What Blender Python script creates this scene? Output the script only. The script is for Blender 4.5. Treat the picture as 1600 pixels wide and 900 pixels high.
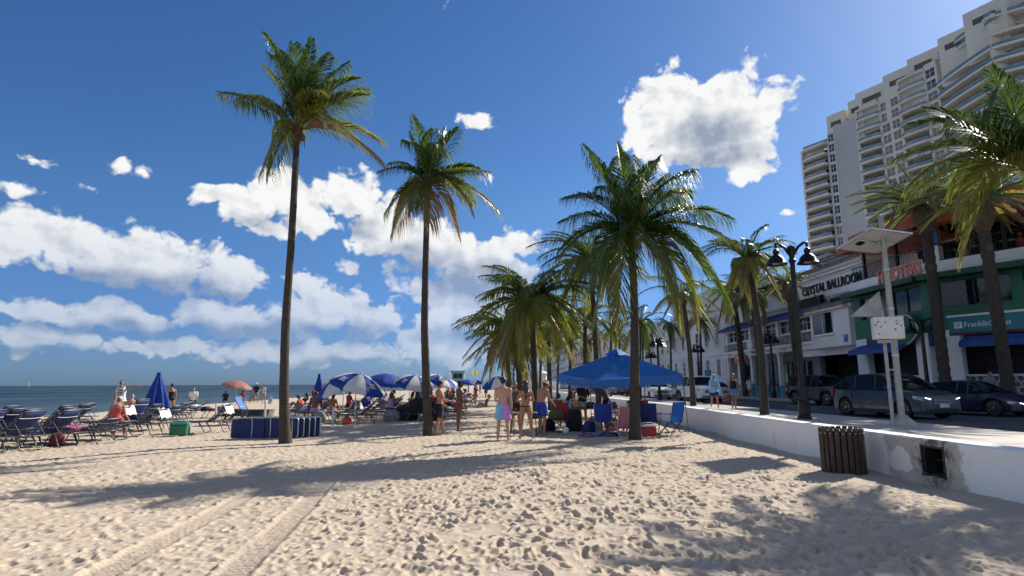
import bpy, bmesh, math, random
import numpy as np
from mathutils import Vector, Matrix, Euler, Quaternion
R = math.radians
rnd = random.Random(7)
scn = bpy.context.scene
col = scn.collection
for _o in list(bpy.data.objects): bpy.data.objects.remove(_o)

# ------------------------------------------------------------------ camera
cam = bpy.data.cameras.new('camera'); camo = bpy.data.objects.new('camera', cam); col.objects.link(camo)
PITCH, YAW, ROLL = R(9.138), R(1.824), R(-0.25)
fw = Vector((math.sin(YAW)*math.cos(PITCH), math.cos(YAW)*math.cos(PITCH), math.sin(PITCH)))
rt = Vector((math.cos(YAW), -math.sin(YAW), 0)); up = rt.cross(fw)
rt2 = rt*math.cos(ROLL)+up*math.sin(ROLL); up2 = up*math.cos(ROLL)-rt*math.sin(ROLL)
mw = Matrix((rt2, up2, -fw)).transposed().to_4x4(); mw.translation = (0, 0, 1.6)
camo.matrix_world = mw
cam.sensor_width = 36; cam.lens = 930/1600*36; cam.clip_start = .05; cam.clip_end = 60000
scn.camera = camo

# ------------------------------------------------------------------ sun, sky, exposure
SUN_AZ, SUN_EL = R(50.5), R(33.5)
sdir = Vector((math.sin(SUN_AZ)*math.cos(SUN_EL), math.cos(SUN_AZ)*math.cos(SUN_EL), math.sin(SUN_EL)))
sl = bpy.data.lights.new('sun', 'SUN'); sl.energy = 4.9; sl.angle = R(.53); sl.color = (1, .93, .82)
so = bpy.data.objects.new('sun', sl); col.objects.link(so); so.rotation_euler = sdir.to_track_quat('Z', 'Y').to_euler()
so.location = (40, 40, 60)
scn.view_settings.view_transform = 'Standard'; scn.view_settings.look = 'None'
scn.view_settings.exposure = .55; scn.view_settings.gamma = 1; scn.view_settings.use_curve_mapping = False
scn.cycles.use_denoising = True; scn.cycles.use_adaptive_sampling = True; scn.cycles.adaptive_threshold = .02; scn.cycles.adaptive_min_samples = 8
scn.cycles.max_bounces = 8; scn.cycles.diffuse_bounces = 3; scn.cycles.glossy_bounces = 3; scn.cycles.transmission_bounces = 4
scn.cycles.transparent_max_bounces = 6; scn.cycles.caustics_reflective = False; scn.cycles.caustics_refractive = False
scn.cycles.sample_clamp_indirect = 8

world = bpy.data.worlds.new('World'); scn.world = world; world.use_nodes = True
WT = world.node_tree; WT.nodes.clear()
class NT:
    """small helper to wire node trees"""
    def __init__(s, t): s.t = t
    def n(s, typ, **k):
        n = s.t.nodes.new(typ)
        for a, v in k.items(): setattr(n, a, v)
        return n
    def inp(s, sock, v):
        if isinstance(v, bpy.types.NodeSocket): s.t.links.new(v, sock)
        elif v is not None:
            try: sock.default_value = v
            except Exception: sock.default_value = tuple(v)+(1,)
    def m(s, op, a, b=None, c=None, clamp=False):
        n = s.n('ShaderNodeMath', operation=op, use_clamp=clamp)
        for i, v in enumerate((a, b, c)):
            if v is not None: s.inp(n.inputs[i], v)
        return n.outputs[0]
    def v(s, op, a, b=None, sc=None):
        n = s.n('ShaderNodeVectorMath', operation=op)
        s.inp(n.inputs[0], a)
        if b is not None: s.inp(n.inputs[1], b)
        if sc is not None: s.inp(n.inputs['Scale'], sc)
        return n.outputs['Value'] if op in ('LENGTH', 'DOT_PRODUCT', 'DISTANCE') else n.outputs[0]
    def mix(s, f, a, b, bt='MIX'):
        n = s.n('ShaderNodeMix', data_type='RGBA', blend_type=bt)
        s.inp(n.inputs[0], f); s.inp(n.inputs[6], a if isinstance(a, bpy.types.NodeSocket) else tuple(a)[:3]+(1,)); s.inp(n.inputs[7], b if isinstance(b, bpy.types.NodeSocket) else tuple(b)[:3]+(1,))
        return n.outputs[2]
    def ramp(s, f, stops, interp='LINEAR'):
        n = s.n('ShaderNodeValToRGB'); n.color_ramp.interpolation = interp
        e = n.color_ramp.elements
        while len(e) < len(stops): e.new(.5)
        for q, (p, c) in zip(e, stops): q.position = p; q.color = (c, c, c, 1) if isinstance(c, (int, float)) else tuple(c)+(1,)
        s.inp(n.inputs[0], f); return n.outputs[0]
    def smooth(s, x, lo, hi):
        n = s.n('ShaderNodeMapRange', interpolation_type='SMOOTHSTEP')
        s.inp(n.inputs[0], x); n.inputs[1].default_value = lo; n.inputs[2].default_value = hi
        return n.outputs[0]
    def noise(s, vec, scale, detail=3, rough=.55, lac=2., dist=0., dim='3D'):
        n = s.n('ShaderNodeTexNoise', noise_dimensions=dim); n.inputs['Scale'].default_value = scale; n.inputs['Detail'].default_value = detail
        n.inputs['Roughness'].default_value = rough; n.inputs['Lacunarity'].default_value = lac; n.inputs['Distortion'].default_value = dist
        if vec is not None: s.inp(n.inputs['Vector'], vec)
        return n.outputs['Fac']

# cumulus in the sky, by compass direction and height in degrees: (azimuth, elevation, half width, half height, fullness)
CLOUDS= [(17.0,25.6,3.8,3.3,1),(22.5,23.5,5.4,4.4,1),(25.5,23.5,3.4,3.1,1),(19.2,22.3,5.6,3.2,1),(23.5,20.8,3.5,2.3,1),(15.5,23.5,2.8,3.1,1),(24.6,18.7,2.2,1.2,0.8),(-1.7,24.7,2.2,1.1,0.45),(-25.9,16.4,2.2,1.1,0.8),(-23.0,15.6,3.2,1.9,0.95),(-20.0,16.7,3.6,2.5,1),(-17.6,15.6,2.5,2.1,0.9),(-20.7,14.1,2.2,1.5,0.8),(-14.0,17.4,3.1,2.7,1),(-10.6,15.0,4.6,3.0,1),(-6.4,13.0,5.4,3.0,1),(-2.2,11.9,5.9,2.9,1),(-4.1,9.1,4.9,2.6,1),(1.8,13.3,3.5,1.7,1),(0.3,10.4,4.4,3.1,0.95),(-1.6,7.9,5.3,2.7,0.9),(-4.3,15.1,1.6,1.0,0.45),(-38.5,10.9,3.3,2.3,1),(-35.4,10.8,3.7,2.4,1),(-32.0,10.2,4.3,2.9,1),(-28.3,9.7,4.5,2.6,1),(-24.6,9.4,3.6,2.2,1),(-36.9,5.8,2.6,1.1,0.8),(-33.7,5.6,3.9,1.3,0.8),(-31.1,5.0,3.5,1.1,0.8),(-35.9,3.6,5.0,1.3,0.8),(-24.1,6.0,5.0,1.7,0.9),(-17.4,8.7,2.4,1.7,0.95),(-15.6,7.2,4.7,2.2,1),(-11.6,6.0,4.7,1.9,1),(-19.9,5.0,5.9,1.5,0.9),(-16.0,2.8,11.0,1.5,0.8),(-3.1,6.1,4.9,2.8,0.95),(-4.3,3.3,5.4,2.1,0.8),(-29.2,3.2,5.9,1.0,0.6),(-32.8,17.3,1.5,0.9,0.38),(-37.6,16.8,3.1,0.8,0.2),(-38.7,14.0,2.5,0.7,0.2),(-31.0,17.3,1.5,1.3,0.15),(-34.4,15.2,1.5,0.6,0.15),(27.9,14.5,1.3,0.8,0.3),(-5.0,34.0,0.9,1.4,0.05),(-13.8,10.8,1.2,1.2,0.3)]
SHADES= [(-33.5,8.1,3.7,1.3,0.8),(-29.6,7.9,5.0,1.6,1),(-25.8,8.0,3.4,1.1,0.8),(21.3,22.6,3.4,1.9,0.75),(21.7,20.3,4.0,1.4,0.7),(-8.1,11.2,4.9,1.6,0.6),(-1.9,9.8,5.6,2.2,0.8),(-20.4,4.5,7.9,1.0,1),(-15.0,4.7,6.2,0.9,1),(-13.0,14.7,2.4,1.2,0.35),(-33.6,4.5,4.9,0.6,0.8),(-29.3,4.3,2.7,0.5,0.7),(-36.6,2.6,4.5,0.4,0.6),(-12.6,1.8,9.1,0.6,0.6),(-2.5,4.2,4.3,0.9,0.6),(-22.1,14.4,3.2,1.0,0.25)]

def build_world():
    k = NT(WT)
    out = k.n('ShaderNodeOutputWorld'); bg = k.n('ShaderNodeBackground'); WT.links.new(bg.outputs[0], out.inputs[0])
    sky = k.n('ShaderNodeTexSky', sky_type='NISHITA', sun_disc=False, sun_elevation=SUN_EL, sun_rotation=SUN_AZ)
    sky.air_density = 1.0; sky.dust_density = .4; sky.ozone_density = 3.0; sky.altitude = 0
    tc = k.n('ShaderNodeTexCoord'); d = k.v('NORMALIZE', tc.outputs['Generated'])
    sep = k.n('ShaderNodeSeparateXYZ'); WT.links.new(d, sep.inputs[0])
    az = k.m('MULTIPLY', k.m('ARCTAN2', sep.outputs[0], sep.outputs[1]), 180/math.pi)
    el = k.m('MULTIPLY', k.m('ARCSINE', sep.outputs[2]), 180/math.pi)
    cv = k.n('ShaderNodeCombineXYZ'); WT.links.new(az, cv.inputs[0]); WT.links.new(el, cv.inputs[1]); P = cv.outputs[0]
    # billowy warp of the position so that outlines are cauliflower-like
    n1 = k.n('ShaderNodeTexNoise', noise_dimensions='2D'); n1.inputs['Scale'].default_value = .22; n1.inputs['Detail'].default_value = 2; WT.links.new(P, n1.inputs['Vector'])
    Pw = k.v('ADD', P, k.v('SCALE', k.v('SUBTRACT', n1.outputs['Color'], (.5, .5, .5)), sc=2.4))
    def field(L):
        f = None
        for a, e, ra, re, w in L:
            n = k.n('ShaderNodeVectorMath', operation='MULTIPLY_ADD'); k.inp(n.inputs[0], Pw)
            n.inputs[1].default_value = (1/ra, 1/re, 0); n.inputs[2].default_value = (-a/ra, -e/re, 1-w)
            q = k.v('LENGTH', n.outputs[0])
            f = q if f is None else k.m('MINIMUM', f, q)
        return k.m('SUBTRACT', 1, f)
    B = field(CLOUDS)
    # the rest of the sky: unseen cumulus, thickened to add neutral fill light
    gen = k.m('MULTIPLY_ADD', k.noise(k.v('MULTIPLY', P, (.05, .1, 1)), 1.0, 2, dim='2D'), 5.0, -2.35)
    away = k.smooth(k.m('ABSOLUTE', az), 44, 60)
    low = k.smooth(el, 65, 35)
    gen = k.m('MULTIPLY_ADD', k.m('SUBTRACT', gen, -1.0), k.m('MULTIPLY', away, low), -1.0)
    B = k.m('MAXIMUM', B, gen)
    fb = k.noise(k.v('MULTIPLY', P, (1, 1.25, 1)), .42, 6, .52, 2.2, dim='2D')
    fbs = k.noise(k.v('MULTIPLY', P, (1, 1.25, 1)), .42, 3, .5, 2.2, dim='2D')
    off = k.v('ADD', k.v('MULTIPLY', P, (1, 1.25, 1)), (.75, .8, 0))
    fb2 = k.noise(off, .42, 3, .5, 2.2, dim='2D')
    vo = k.n('ShaderNodeTexVoronoi', feature='F1', voronoi_dimensions='2D'); vo.inputs['Scale'].default_value = .5; vo.inputs['Detail'].default_value = 2
    vo.inputs['Roughness'].default_value = .55; WT.links.new(k.v('MULTIPLY', Pw, (1, 1.2, 1)), vo.inputs['Vector'])
    bill = k.m('SUBTRACT', .5, vo.outputs['Distance'])
    vo2 = k.n('ShaderNodeTexVoronoi', feature='F1', voronoi_dimensions='2D'); vo2.inputs['Scale'].default_value = .2; WT.links.new(k.v('MULTIPLY', Pw, (1, 1.3, 1)), vo2.inputs['Vector'])
    B = k.m('ADD', B, k.m('MULTIPLY', k.m('SUBTRACT', .45, vo2.outputs['Distance']), .38))
    dens = k.m('ADD', k.m('ADD', B, k.m('MULTIPLY', k.m('SUBTRACT', fb, .5), .72)), k.m('MULTIPLY', bill, .5))
    alpha = k.smooth(dens, -.14, .18)
    # light: bright where the sun side is open, grey-blue on thick undersides
    S = field(SHADES)
    rel = k.m('MULTIPLY', k.m('SUBTRACT', fb2, fbs), 1.15)
    shade = k.m('ADD', k.m('ADD', k.m('MULTIPLY', k.smooth(k.m('ADD', S, k.m('MULTIPLY', k.m('SUBTRACT', fbs, .5), .8)), -.65, .75), 1.0), rel), k.m('MULTIPLY', bill, -.12))
    shade = k.m('ADD', shade, k.m('MULTIPLY', k.smooth(gen, .1, .9), .3), clamp=True)
    ccol = k.mix(shade, (.66, .66, .65), (.215, .255, .33))
    haze = k.smooth(el, 16, 0)
    sk = k.n('ShaderNodeMix', data_type='RGBA', blend_type='MULTIPLY'); sk.inputs[0].default_value = 1
    WT.links.new(sky.outputs[0], sk.inputs[6]); sk.inputs[7].default_value = SKY_GAIN
    # soft shoulder: the air next to the sun does not outshine the clouds
    sk2 = k.v('DIVIDE', sk.outputs[2], k.v('ADD', k.v('SCALE', sk.outputs[2], sc=.10), (1, 1, 1)))
    hs = k.n('ShaderNodeHueSaturation'); hs.inputs['Saturation'].default_value = 1.12; hs.inputs['Value'].default_value = .92; WT.links.new(sk2, hs.inputs['Color'])
    # moist sea air low down keeps its blue
    skc = k.mix(k.smooth(el, 17, -1), hs.outputs[0], (.44, .60, .94), 'MULTIPLY')
    ccol = k.mix(k.m('MULTIPLY', haze, .5), ccol, skc)
    fin = k.mix(k.m('MULTIPLY', alpha, k.m('MULTIPLY_ADD', haze, -.25, .97)), skc, ccol)
    WT.links.new(fin, bg.inputs[0]); bg.inputs[1].default_value = 1.0
SKY_GAIN = (.0565, .0665, .084, 1)
build_world()
world.cycles.sampling_method = 'NONE'

# ------------------------------------------------------------------ helpers
_mats = {}
def pm(name, c, rough=.6, metal=0, var=.12, scale=4., bump=0, bscale=40., spec=.5, c2=None, trans=0, coat=0, emit=None, estr=0, detail=4):
    """procedural principled material with noise variation in colour and relief"""
    if name in _mats: return _mats[name]
    m = bpy.data.materials.new(name); m.use_nodes = True; t = m.node_tree; k = NT(t)
    b = t.nodes['Principled BSDF']; tc = k.n('ShaderNodeTexCoord')
    f = k.noise(tc.outputs['Object'], scale, detail)
    if c2 is None: c2 = tuple(x*(1-var*2) for x in c); c1 = tuple(min(1, x*(1+var)) for x in c)
    else: c1 = c
    cc = k.mix(k.ramp(f, [(.3, 0.), (.7, 1.)]), c2, c1)
    t.links.new(cc, b.inputs['Base Color'])
    b.inputs['Roughness'].default_value = rough; b.inputs['Metallic'].default_value = metal; b.inputs['Specular IOR Level'].default_value = spec
    if coat: b.inputs['Coat Weight'].default_value = coat; b.inputs['Coat Roughness'].default_value = .04
    if bump:
        bn = k.n('ShaderNodeBump'); bn.inputs['Strength'].default_value = bump; bn.inputs['Distance'].default_value = .02
        t.links.new(k.noise(tc.outputs['Object'], bscale, 3), bn.inputs['Height']); t.links.new(bn.outputs[0], b.inputs['Normal'])
    if trans:
        tr = k.n('ShaderNodeBsdfTranslucent'); t.links.new(cc, tr.inputs[0])
        ms = k.n('ShaderNodeMixShader'); ms.inputs[0].default_value = trans
        t.links.new(b.outputs[0], ms.inputs[1]); t.links.new(tr.outputs[0], ms.inputs[2]); t.links.new(ms.outputs[0], t.nodes['Material Output'].inputs[0])
    if emit: b.inputs['Emission Color'].default_value = tuple(emit)+(1,); b.inputs['Emission Strength'].default_value = estr
    _mats[name] = m; return m

class MB:
    """collects shapes into one mesh"""
    def __init__(s): s.V = []; s.F = []; s.M = []; s.mi = 0
    def add(s, V, F, M=None):
        o = len(s.V); s.V += [tuple(v) for v in V]; s.F += [tuple(i+o for i in f) for f in F]; s.M += M or [s.mi]*len(F); return s
    def box(s, c, d, rot=None, bev=0):
        x, y, z = d[0]/2, d[1]/2, d[2]/2
        if bev:
            b = min(bev, x*.9, y*.9, z*.9); V = []
            for sz, q in ((-z, b), (-z+b, 0), (z-b, 0), (z, b)):
                X, Y = x-q, y-q; bb = b if q == 0 else b*.6
                V += [(X-bb, -Y, sz), (X, -Y+bb, sz), (X, Y-bb, sz), (X-bb, Y, sz), (-X+bb, Y, sz), (-X, Y-bb, sz), (-X, -Y+bb, sz), (-X+bb, -Y, sz)]
            F = [tuple(reversed(range(8))), tuple(range(24, 32))]
            for r in range(3): F += [(r*8+i, r*8+(i+1) % 8, r*8+8+(i+1) % 8, r*8+8+i) for i in range(8)]
        else:
            V = [(-x, -y, -z), (x, -y, -z), (x, y, -z), (-x, y, -z), (-x, -y, z), (x, -y, z), (x, y, z), (-x, y, z)]
            F = [(3, 2, 1, 0), (4, 5, 6, 7), (0, 1, 5, 4), (1, 2, 6, 5), (2, 3, 7, 6), (3, 0, 4, 7)]
        if rot is not None:
            m = rot if isinstance(rot, Matrix) else Euler(rot).to_matrix()
            V = [m @ Vector(v) for v in V]
        return s.add([(v[0]+c[0], v[1]+c[1], v[2]+c[2]) for v in V], F)
    def loft(s, rings, caps=True, closed=True):
        n = len(rings[0]); V = [p for r in rings for p in r]; F = []
        for i in range(len(rings)-1):
            for j in range(n if closed else n-1): F.append((i*n+j, i*n+(j+1) % n, (i+1)*n+(j+1) % n, (i+1)*n+j))
        if caps and closed: F.append(tuple(reversed(range(n)))); F.append(tuple(range((len(rings)-1)*n, len(rings)*n)))
        return s.add(V, F)
    def tube(s, path, r, n=8, caps=True):
        P = [Vector(p) for p in path]; rr = r if isinstance(r, (list, tuple)) else [r]*len(P); rings = []
        t0 = (P[1]-P[0]).normalized(); a = t0.orthogonal().normalized()
        for i, p in enumerate(P):
            t = ((P[min(i+1, len(P)-1)]-P[max(i-1, 0)])).normalized()
            a = (a-t*a.dot(t)); a = a.normalized() if a.length > 1e-6 else t.orthogonal().normalized()
            b = t.cross(a)
            rings.append([p+(a*math.cos(2*math.pi*j/n)+b*math.sin(2*math.pi*j/n))*rr[i] for j in range(n)])
        return s.loft(rings, caps)
    def lathe(s, prof, n=16, c=(0, 0, 0), caps=True):
        return s.loft([[(c[0]+r*math.cos(2*math.pi*j/n), c[1]+r*math.sin(2*math.pi*j/n), c[2]+z) for j in range(n)] for r, z in prof], caps)
    def ball(s, c, r, n=12, m=8, rot=None):
        r = r if isinstance(r, (tuple, list)) else (r, r, r); V = [Vector((0, 0, -r[2]))]
        for i in range(1, m):
            a = -math.pi/2+math.pi*i/m
            for j in range(n): V.append(Vector((r[0]*math.cos(a)*math.cos(2*math.pi*j/n), r[1]*math.cos(a)*math.sin(2*math.pi*j/n), r[2]*math.sin(a))))
        V.append(Vector((0, 0, r[2]))); e = len(V)-1
        F = [(0, 1+(j+1) % n, 1+j) for j in range(n)]
        for i in range(m-2): F += [(1+i*n+j, 1+i*n+(j+1) % n, 1+(i+1)*n+(j+1) % n, 1+(i+1)*n+j) for j in range(n)]
        F += [(e, 1+(m-2)*n+j, 1+(m-2)*n+(j+1) % n) for j in range(n)]
        if rot is not None: V = [rot @ v for v in V]
        return s.add([v+Vector(c) for v in V], F)
    def poly(s, pts): return s.add(pts, [tuple(range(len(pts)))])
    def prism(s, pts, h, z=0):
        """plan polygon (counter-clockwise) pushed up from z by h"""
        n = len(pts); V = [(p[0], p[1], z) for p in pts]+[(p[0], p[1], z+h) for p in pts]
        return s.add(V, [tuple(reversed(range(n))), tuple(range(n, 2*n))]+[(i, (i+1) % n, n+(i+1) % n, n+i) for i in range(n)])
    def xf(s, m):
        s.V = [tuple(m @ Vector(v)) for v in s.V]; return s
    def mesh(s, name, mats, smooth=False):
        me = bpy.data.meshes.new(name); me.from_pydata(s.V, [], s.F); me.update()
        for m in (mats if isinstance(mats, (list, tuple)) else [mats]): me.materials.append(m)
        if any(s.M): me.polygons.foreach_set('material_index', s.M)
        if smooth:
            me.polygons.foreach_set('use_smooth', [True]*len(me.polygons))
            if smooth != 'all': me.set_sharp_from_angle(angle=R(35))
        return me
    def build(s, name, mats, parent=None, smooth=False, loc=None, rotz=None):
        return link(name, s.mesh(name, mats, smooth), parent, loc, rotz)
def link(name, me, parent=None, loc=None, rotz=None):
    o = bpy.data.objects.new(name, me); col.objects.link(o)
    if parent is not None: o.parent = parent
    if loc is not None: o.location = loc
    if rotz is not None: o.rotation_euler = (0, 0, rotz)
    return o
def tag(o, label, cat, group=None):
    o['label'] = label; o['category'] = cat
    if group: o['group'] = group
    return o
def thing(name, label, cat, loc=(0, 0, 0), rotz=0, group=None):
    o = bpy.data.objects.new(name, None); col.objects.link(o); o.location = loc; o.rotation_euler = (0, 0, rotz); o.empty_display_size = .3
    return tag(o, label, cat, group)
def struct(o, kind='structure'): o['kind'] = kind; return o
_kids = {}
def dup(root, loc, rotz=0, label=None, scale=None):
    """copy of a thing with its parts and sub-parts"""
    def cp(o, par):
        c = o.copy(); col.objects.link(c); c.parent = par
        for ch in o.children: cp(ch, c)
        return c
    r = cp(root, None); r.location = loc; r.rotation_euler = (0, 0, rotz)
    if label: r['label'] = label
    if scale: r.scale = scale if isinstance(scale, tuple) else (scale,)*3
    return r
def text_mesh(txt, size, depth=.02, bold=.0):
    cu = bpy.data.curves.new('lettering', 'FONT'); cu.body = txt; cu.size = size; cu.extrude = depth; cu.offset = bold; cu.resolution_u = 3; cu.align_x = 'CENTER'; cu.align_y = 'CENTER'
    o = bpy.data.objects.new('lettering', cu); col.objects.link(o); bpy.context.view_layer.update()
    me = bpy.data.meshes.new_from_object(o.evaluated_get(bpy.context.evaluated_depsgraph_get())); bpy.data.objects.remove(o)
    return me
def lettering(txt, size, m, parent, loc, facing, name='lettering', depth=.02, bold=0., width=None):
    """flat letters standing upright at loc, read from the side `facing` points to"""
    me = text_mesh(txt, size, depth, bold); me.materials.clear(); me.materials.append(m)
    o = link(name, me, parent); f = Vector(facing).normalized(); x = Vector((0, 0, 1)).cross(f)
    mm = Matrix((x, Vector((0, 0, 1)), f)).transposed().to_4x4(); mm.translation = loc
    if width:
        xs = [v.co.x for v in me.vertices]; mm = mm @ Matrix.Diagonal((width/(max(xs)-min(xs)), 1, 1, 1))
    o.matrix_basis = mm; return o
def bez(p0, p1, p2, n):
    p0, p1, p2 = Vector(p0), Vector(p1), Vector(p2)
    return [p0*(1-t)**2+p1*2*t*(1-t)+p2*t*t for t in [i/n for i in range(n+1)]]
def lerp(a, b, t): return a+(b-a)*t
def interp(xs, ys, x): return float(np.interp(x, xs, ys))

WHITE = pm('white_paint', (.78, .77, .75), .7, var=.05, scale=.7, bump=.15, bscale=25)
STUCCO = pm('white_stucco', (.74, .74, .74), .85, var=.05, scale=.35, bump=.3, bscale=60)
CREAM = pm('cream_stucco', (.66, .60, .50), .85, var=.06, scale=.3, bump=.2, bscale=40)
BLACK = pm('black_metal', (.012, .012, .014), .42, var=.2, metal=.3)
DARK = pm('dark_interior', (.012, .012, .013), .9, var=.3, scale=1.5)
ALU = pm('brushed_aluminium', (.58, .58, .58), .35, metal=.9, var=.06)
GREYP = pm('grey_galvanised', (.42, .42, .40), .55, metal=.35, var=.12, scale=6)
GLASSD = pm('dark_window_glass', (.012, .016, .022), .05, var=.2, scale=1, spec=.5)
GLASSB = pm('blue_window_glass', (.02, .05, .085), .05, var=.25, scale=.5, spec=.9)
RUBBER = pm('tyre_rubber', (.015, .015, .016), .85, var=.15)

# ------------------------------------------------------------------ sand
def wall_x(y): return float(np.interp(y, [2, 8, 13, 17, 21, 26, 34, 47, 90, 400], [6.98, 6.96, 6.93, 6.99, 7.15, 7.38, 7.25, 6.85, 7.4, 10]))
def make_sand():
    rg = np.random.default_rng(3)
    N = 900; L = 13.5; res = L/N
    def soft_noise(n, cells, amp):
        out = np.zeros((n, n)); g = rg.random((cells, cells)); xs = np.arange(n)*cells/n
        i = xs.astype(int); f = xs-i; f = f*f*(3-2*f); j = (i+1) % cells
        a = g[np.ix_(i, i)]; b = g[np.ix_(i, j)]; c = g[np.ix_(j, i)]; d = g[np.ix_(j, j)]
        fx = f[None, :]; fy = f[:, None]
        return amp*((a*(1-fx)+b*fx)*(1-fy)+(c*(1-fx)+d*fx)*fy-.5)
    def tile(count):
        h = soft_noise(N, 14, .035)+soft_noise(N, 34, .03)+soft_noise(N, 80, .024)
        W = int(.27/res)
        for q in range(count):
            cx, cy = rg.integers(0, N, 2); a = rg.uniform(0, math.pi) if rg.random() < .45 else rg.normal(1.35, .35)
            ln = rg.uniform(.05, .125); wd = rg.uniform(.03, .062); dp = rg.uniform(.012, .042)
            ii = np.arange(-W, W+1); X, Y = np.meshgrid(ii*res, ii*res)
            u = X*math.cos(a)+Y*math.sin(a); v = -X*math.sin(a)+Y*math.cos(a)
            v = v+.12*u*u/ln*rg.choice([-1, 1])
            d = np.sqrt((u/ln)**2+(v/wd)**2)
            ix = (cx+ii) % N; iy = (cy+ii) % N
            cur = h[np.ix_(iy, ix)]
            base = cur[W, W]*.5
            w = np.clip((1.05-d)/.4, 0, 1); w = w*w*(3-2*w)
            floor = base-dp+.012*np.cos(v/wd*3)*0+u*rg.uniform(-.12, .12)
            rim = .55*dp*np.exp(-((d-1.25)/.22)**2)*(1+.5*np.sign(u)*(u/ln))
            h[np.ix_(iy, ix)] = cur*(1-w)+floor*w+rim*.8
        for _ in range(1):
            h = .5*h+.125*(np.roll(h, 1, 0)+np.roll(h, -1, 0)+np.roll(h, 1, 1)+np.roll(h, -1, 1))
        return h-h.mean()
    T1 = tile(9000); T2 = tile(8500)
    def samp(T, x, y):
        u = (x/L % 1)*N; v = (y/L % 1)*N; i = u.astype(int) % N; j = v.astype(int) % N; fu = u-np.floor(u); fv = v-np.floor(v); i2 = (i+1) % N; j2 = (j+1) % N
        return (T[j, i]*(1-fu)+T[j, i2]*fu)*(1-fv)+(T[j2, i]*(1-fu)+T[j2, i2]*fu)*fv
    # rows spread outwards from the near edge, finer close by
    rs = [3.0]
    while rs[-1] < 150: rs.append(rs[-1]*(1.0030 if rs[-1] < 16 else 1.0042 if rs[-1] < 40 else 1.012))
    rs = np.array(rs); an = np.concatenate([np.linspace(-1.25, -.78, 50)[:-1], np.linspace(-.78, .80, 660), np.linspace(.80, 1.2, 30)[1:]])
    A, Q = np.meshgrid(an, rs); X = Q*np.sin(A); Y = Q*np.cos(A)
    ca, sa = math.cos(.6), math.sin(.6)
    n1 = samp(T1, X, Y); n2 = samp(T2, X*ca-Y*sa+3.7, X*sa+Y*ca+1.9)
    mk = .5+.5*np.sin(X*.37+1.2*np.sin(Y*.23))*np.cos(Y*.31+.8*np.sin(X*.19)); mk = np.clip((mk-.3)/.4, 0, 1)
    H = n1*(1-mk)+n2*mk
    # calmer, more trampled-out sand to the left, lumpier to the right
    H = H*np.interp(X, [-9, -4, 1, 5], [.72, .8, 1.0, 1.05])*np.interp(Q, [3, 12, 30, 150], [1, 1, .95, .8])
    # tyre tracks
    def track(p0, p1, hw, depth, pitch, fade=1., curve=0.):
        nonlocal H
        d = np.array(p1)-np.array(p0); ln = np.hypot(*d); d = d/ln; nx = np.array((d[1], -d[0]))
        s = (X-p0[0])*d[0]+(Y-p0[1])*d[1]; o = (X-p0[0])*nx[0]+(Y-p0[1])*nx[1]-curve*(s/ln)**2
        w = np.clip((hw+.05-np.abs(o))/.05, 0, 1)*np.clip((s+2)/1, 0, 1)*np.clip((ln+1-s)/2, 0, 1)*fade
        tread = .012*np.sin(s*2*math.pi/pitch+np.abs(o)*10)*(np.abs(np.sin(o/hw*math.pi*2.5)) > .3)
        rut = np.exp(-((np.abs(o)-hw-.03)/.04)**2)*.012*fade*np.clip((ln+1-s)/2, 0, 1)
        H = H*(1-w)+(-depth+tread+.25*H)*w+rut
    track((-3.32, 5.0), (-3.80, 10.6), .145, .018, .075)
    track((-2.17, 5.0), (-2.82, 10.8), .145, .018, .085)
    track((-6.3, 5.0), (-4.9, 10.5), .15, .010, .09, .55, .3)
    track((-7.9, 6.0), (-6.0, 11.5), .15, .008, .09, .45, .3)
    track((-1.35, 7.4), (-1.7, 9.0), .13, .008, .085, .5)
    # sand drifts smooth against the wall; the beach falls to the sea
    wx = np.interp(Y, [2, 8, 13, 17, 21, 26, 34, 47, 90, 400], [6.98, 6.96, 6.93, 6.99, 7.15, 7.38, 7.25, 6.85, 7.4, 10])
    near = np.clip((X-(wx-1.5))/1.3, 0, 1); H = H*(1-.8*near)+.04*near*np.sin(Y*1.7)*np.clip((X-(wx-.8)), 0, .6)
    H = H+.035*np.sin(X*.8+Y*.5)*np.sin(Y*.43-X*.2)+.05*np.exp(-((X+21)/2.5)**2)
    H = H-np.clip(-X-24, 0, 12)*.16-np.clip(-X-36, 0, 60)*.05
    for (px, py, rr) in ((-5.77, 17.25, .7), (-2.02, 19.22, .7), (4.08, 17.44, .8)): H = H*(1-np.exp(-((X-px)**2+(Y-py)**2)/rr**2)*.7)
    nr, na = X.shape; V = np.stack([X, Y, H], -1).reshape(-1, 3)
    I = np.arange(nr*na).reshape(nr, na); F = np.stack([I[:-1, :-1], I[:-1, 1:], I[1:, 1:], I[1:, :-1]], -1).reshape(-1, 4)
    # drop what lies under the street
    keep = (V[F[:, 0], 0] < np.interp(V[F[:, 0], 1], [0, 21, 26, 47, 90, 400], [7.25, 7.4, 7.6, 7.1, 7.6, 10.2])) & (V[F[:, 0], 0] > -60)
    F = F[keep]
    me = bpy.data.meshes.new('sand'); me.vertices.add(len(V)); me.vertices.foreach_set('co', V.ravel().astype(np.float32))
    me.loops.add(F.size); me.loops.foreach_set('vertex_index', F.ravel().astype(np.int32)); me.polygons.add(len(F))
    me.polygons.foreach_set('loop_start', np.arange(0, F.size, 4, dtype=np.int32)); me.polygons.foreach_set('use_smooth', np.ones(len(F), bool))
    me.update(); me.validate()
    m = bpy.data.materials.new('beach_sand'); m.use_nodes = True; t = m.node_tree; k = NT(t); b = t.nodes['Principled BSDF']
    tc = k.n('ShaderNodeTexCoord').outputs['Object']
    c = k.mix(k.noise(tc, .6, 4), (.49, .405, .31), (.555, .47, .37))
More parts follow.
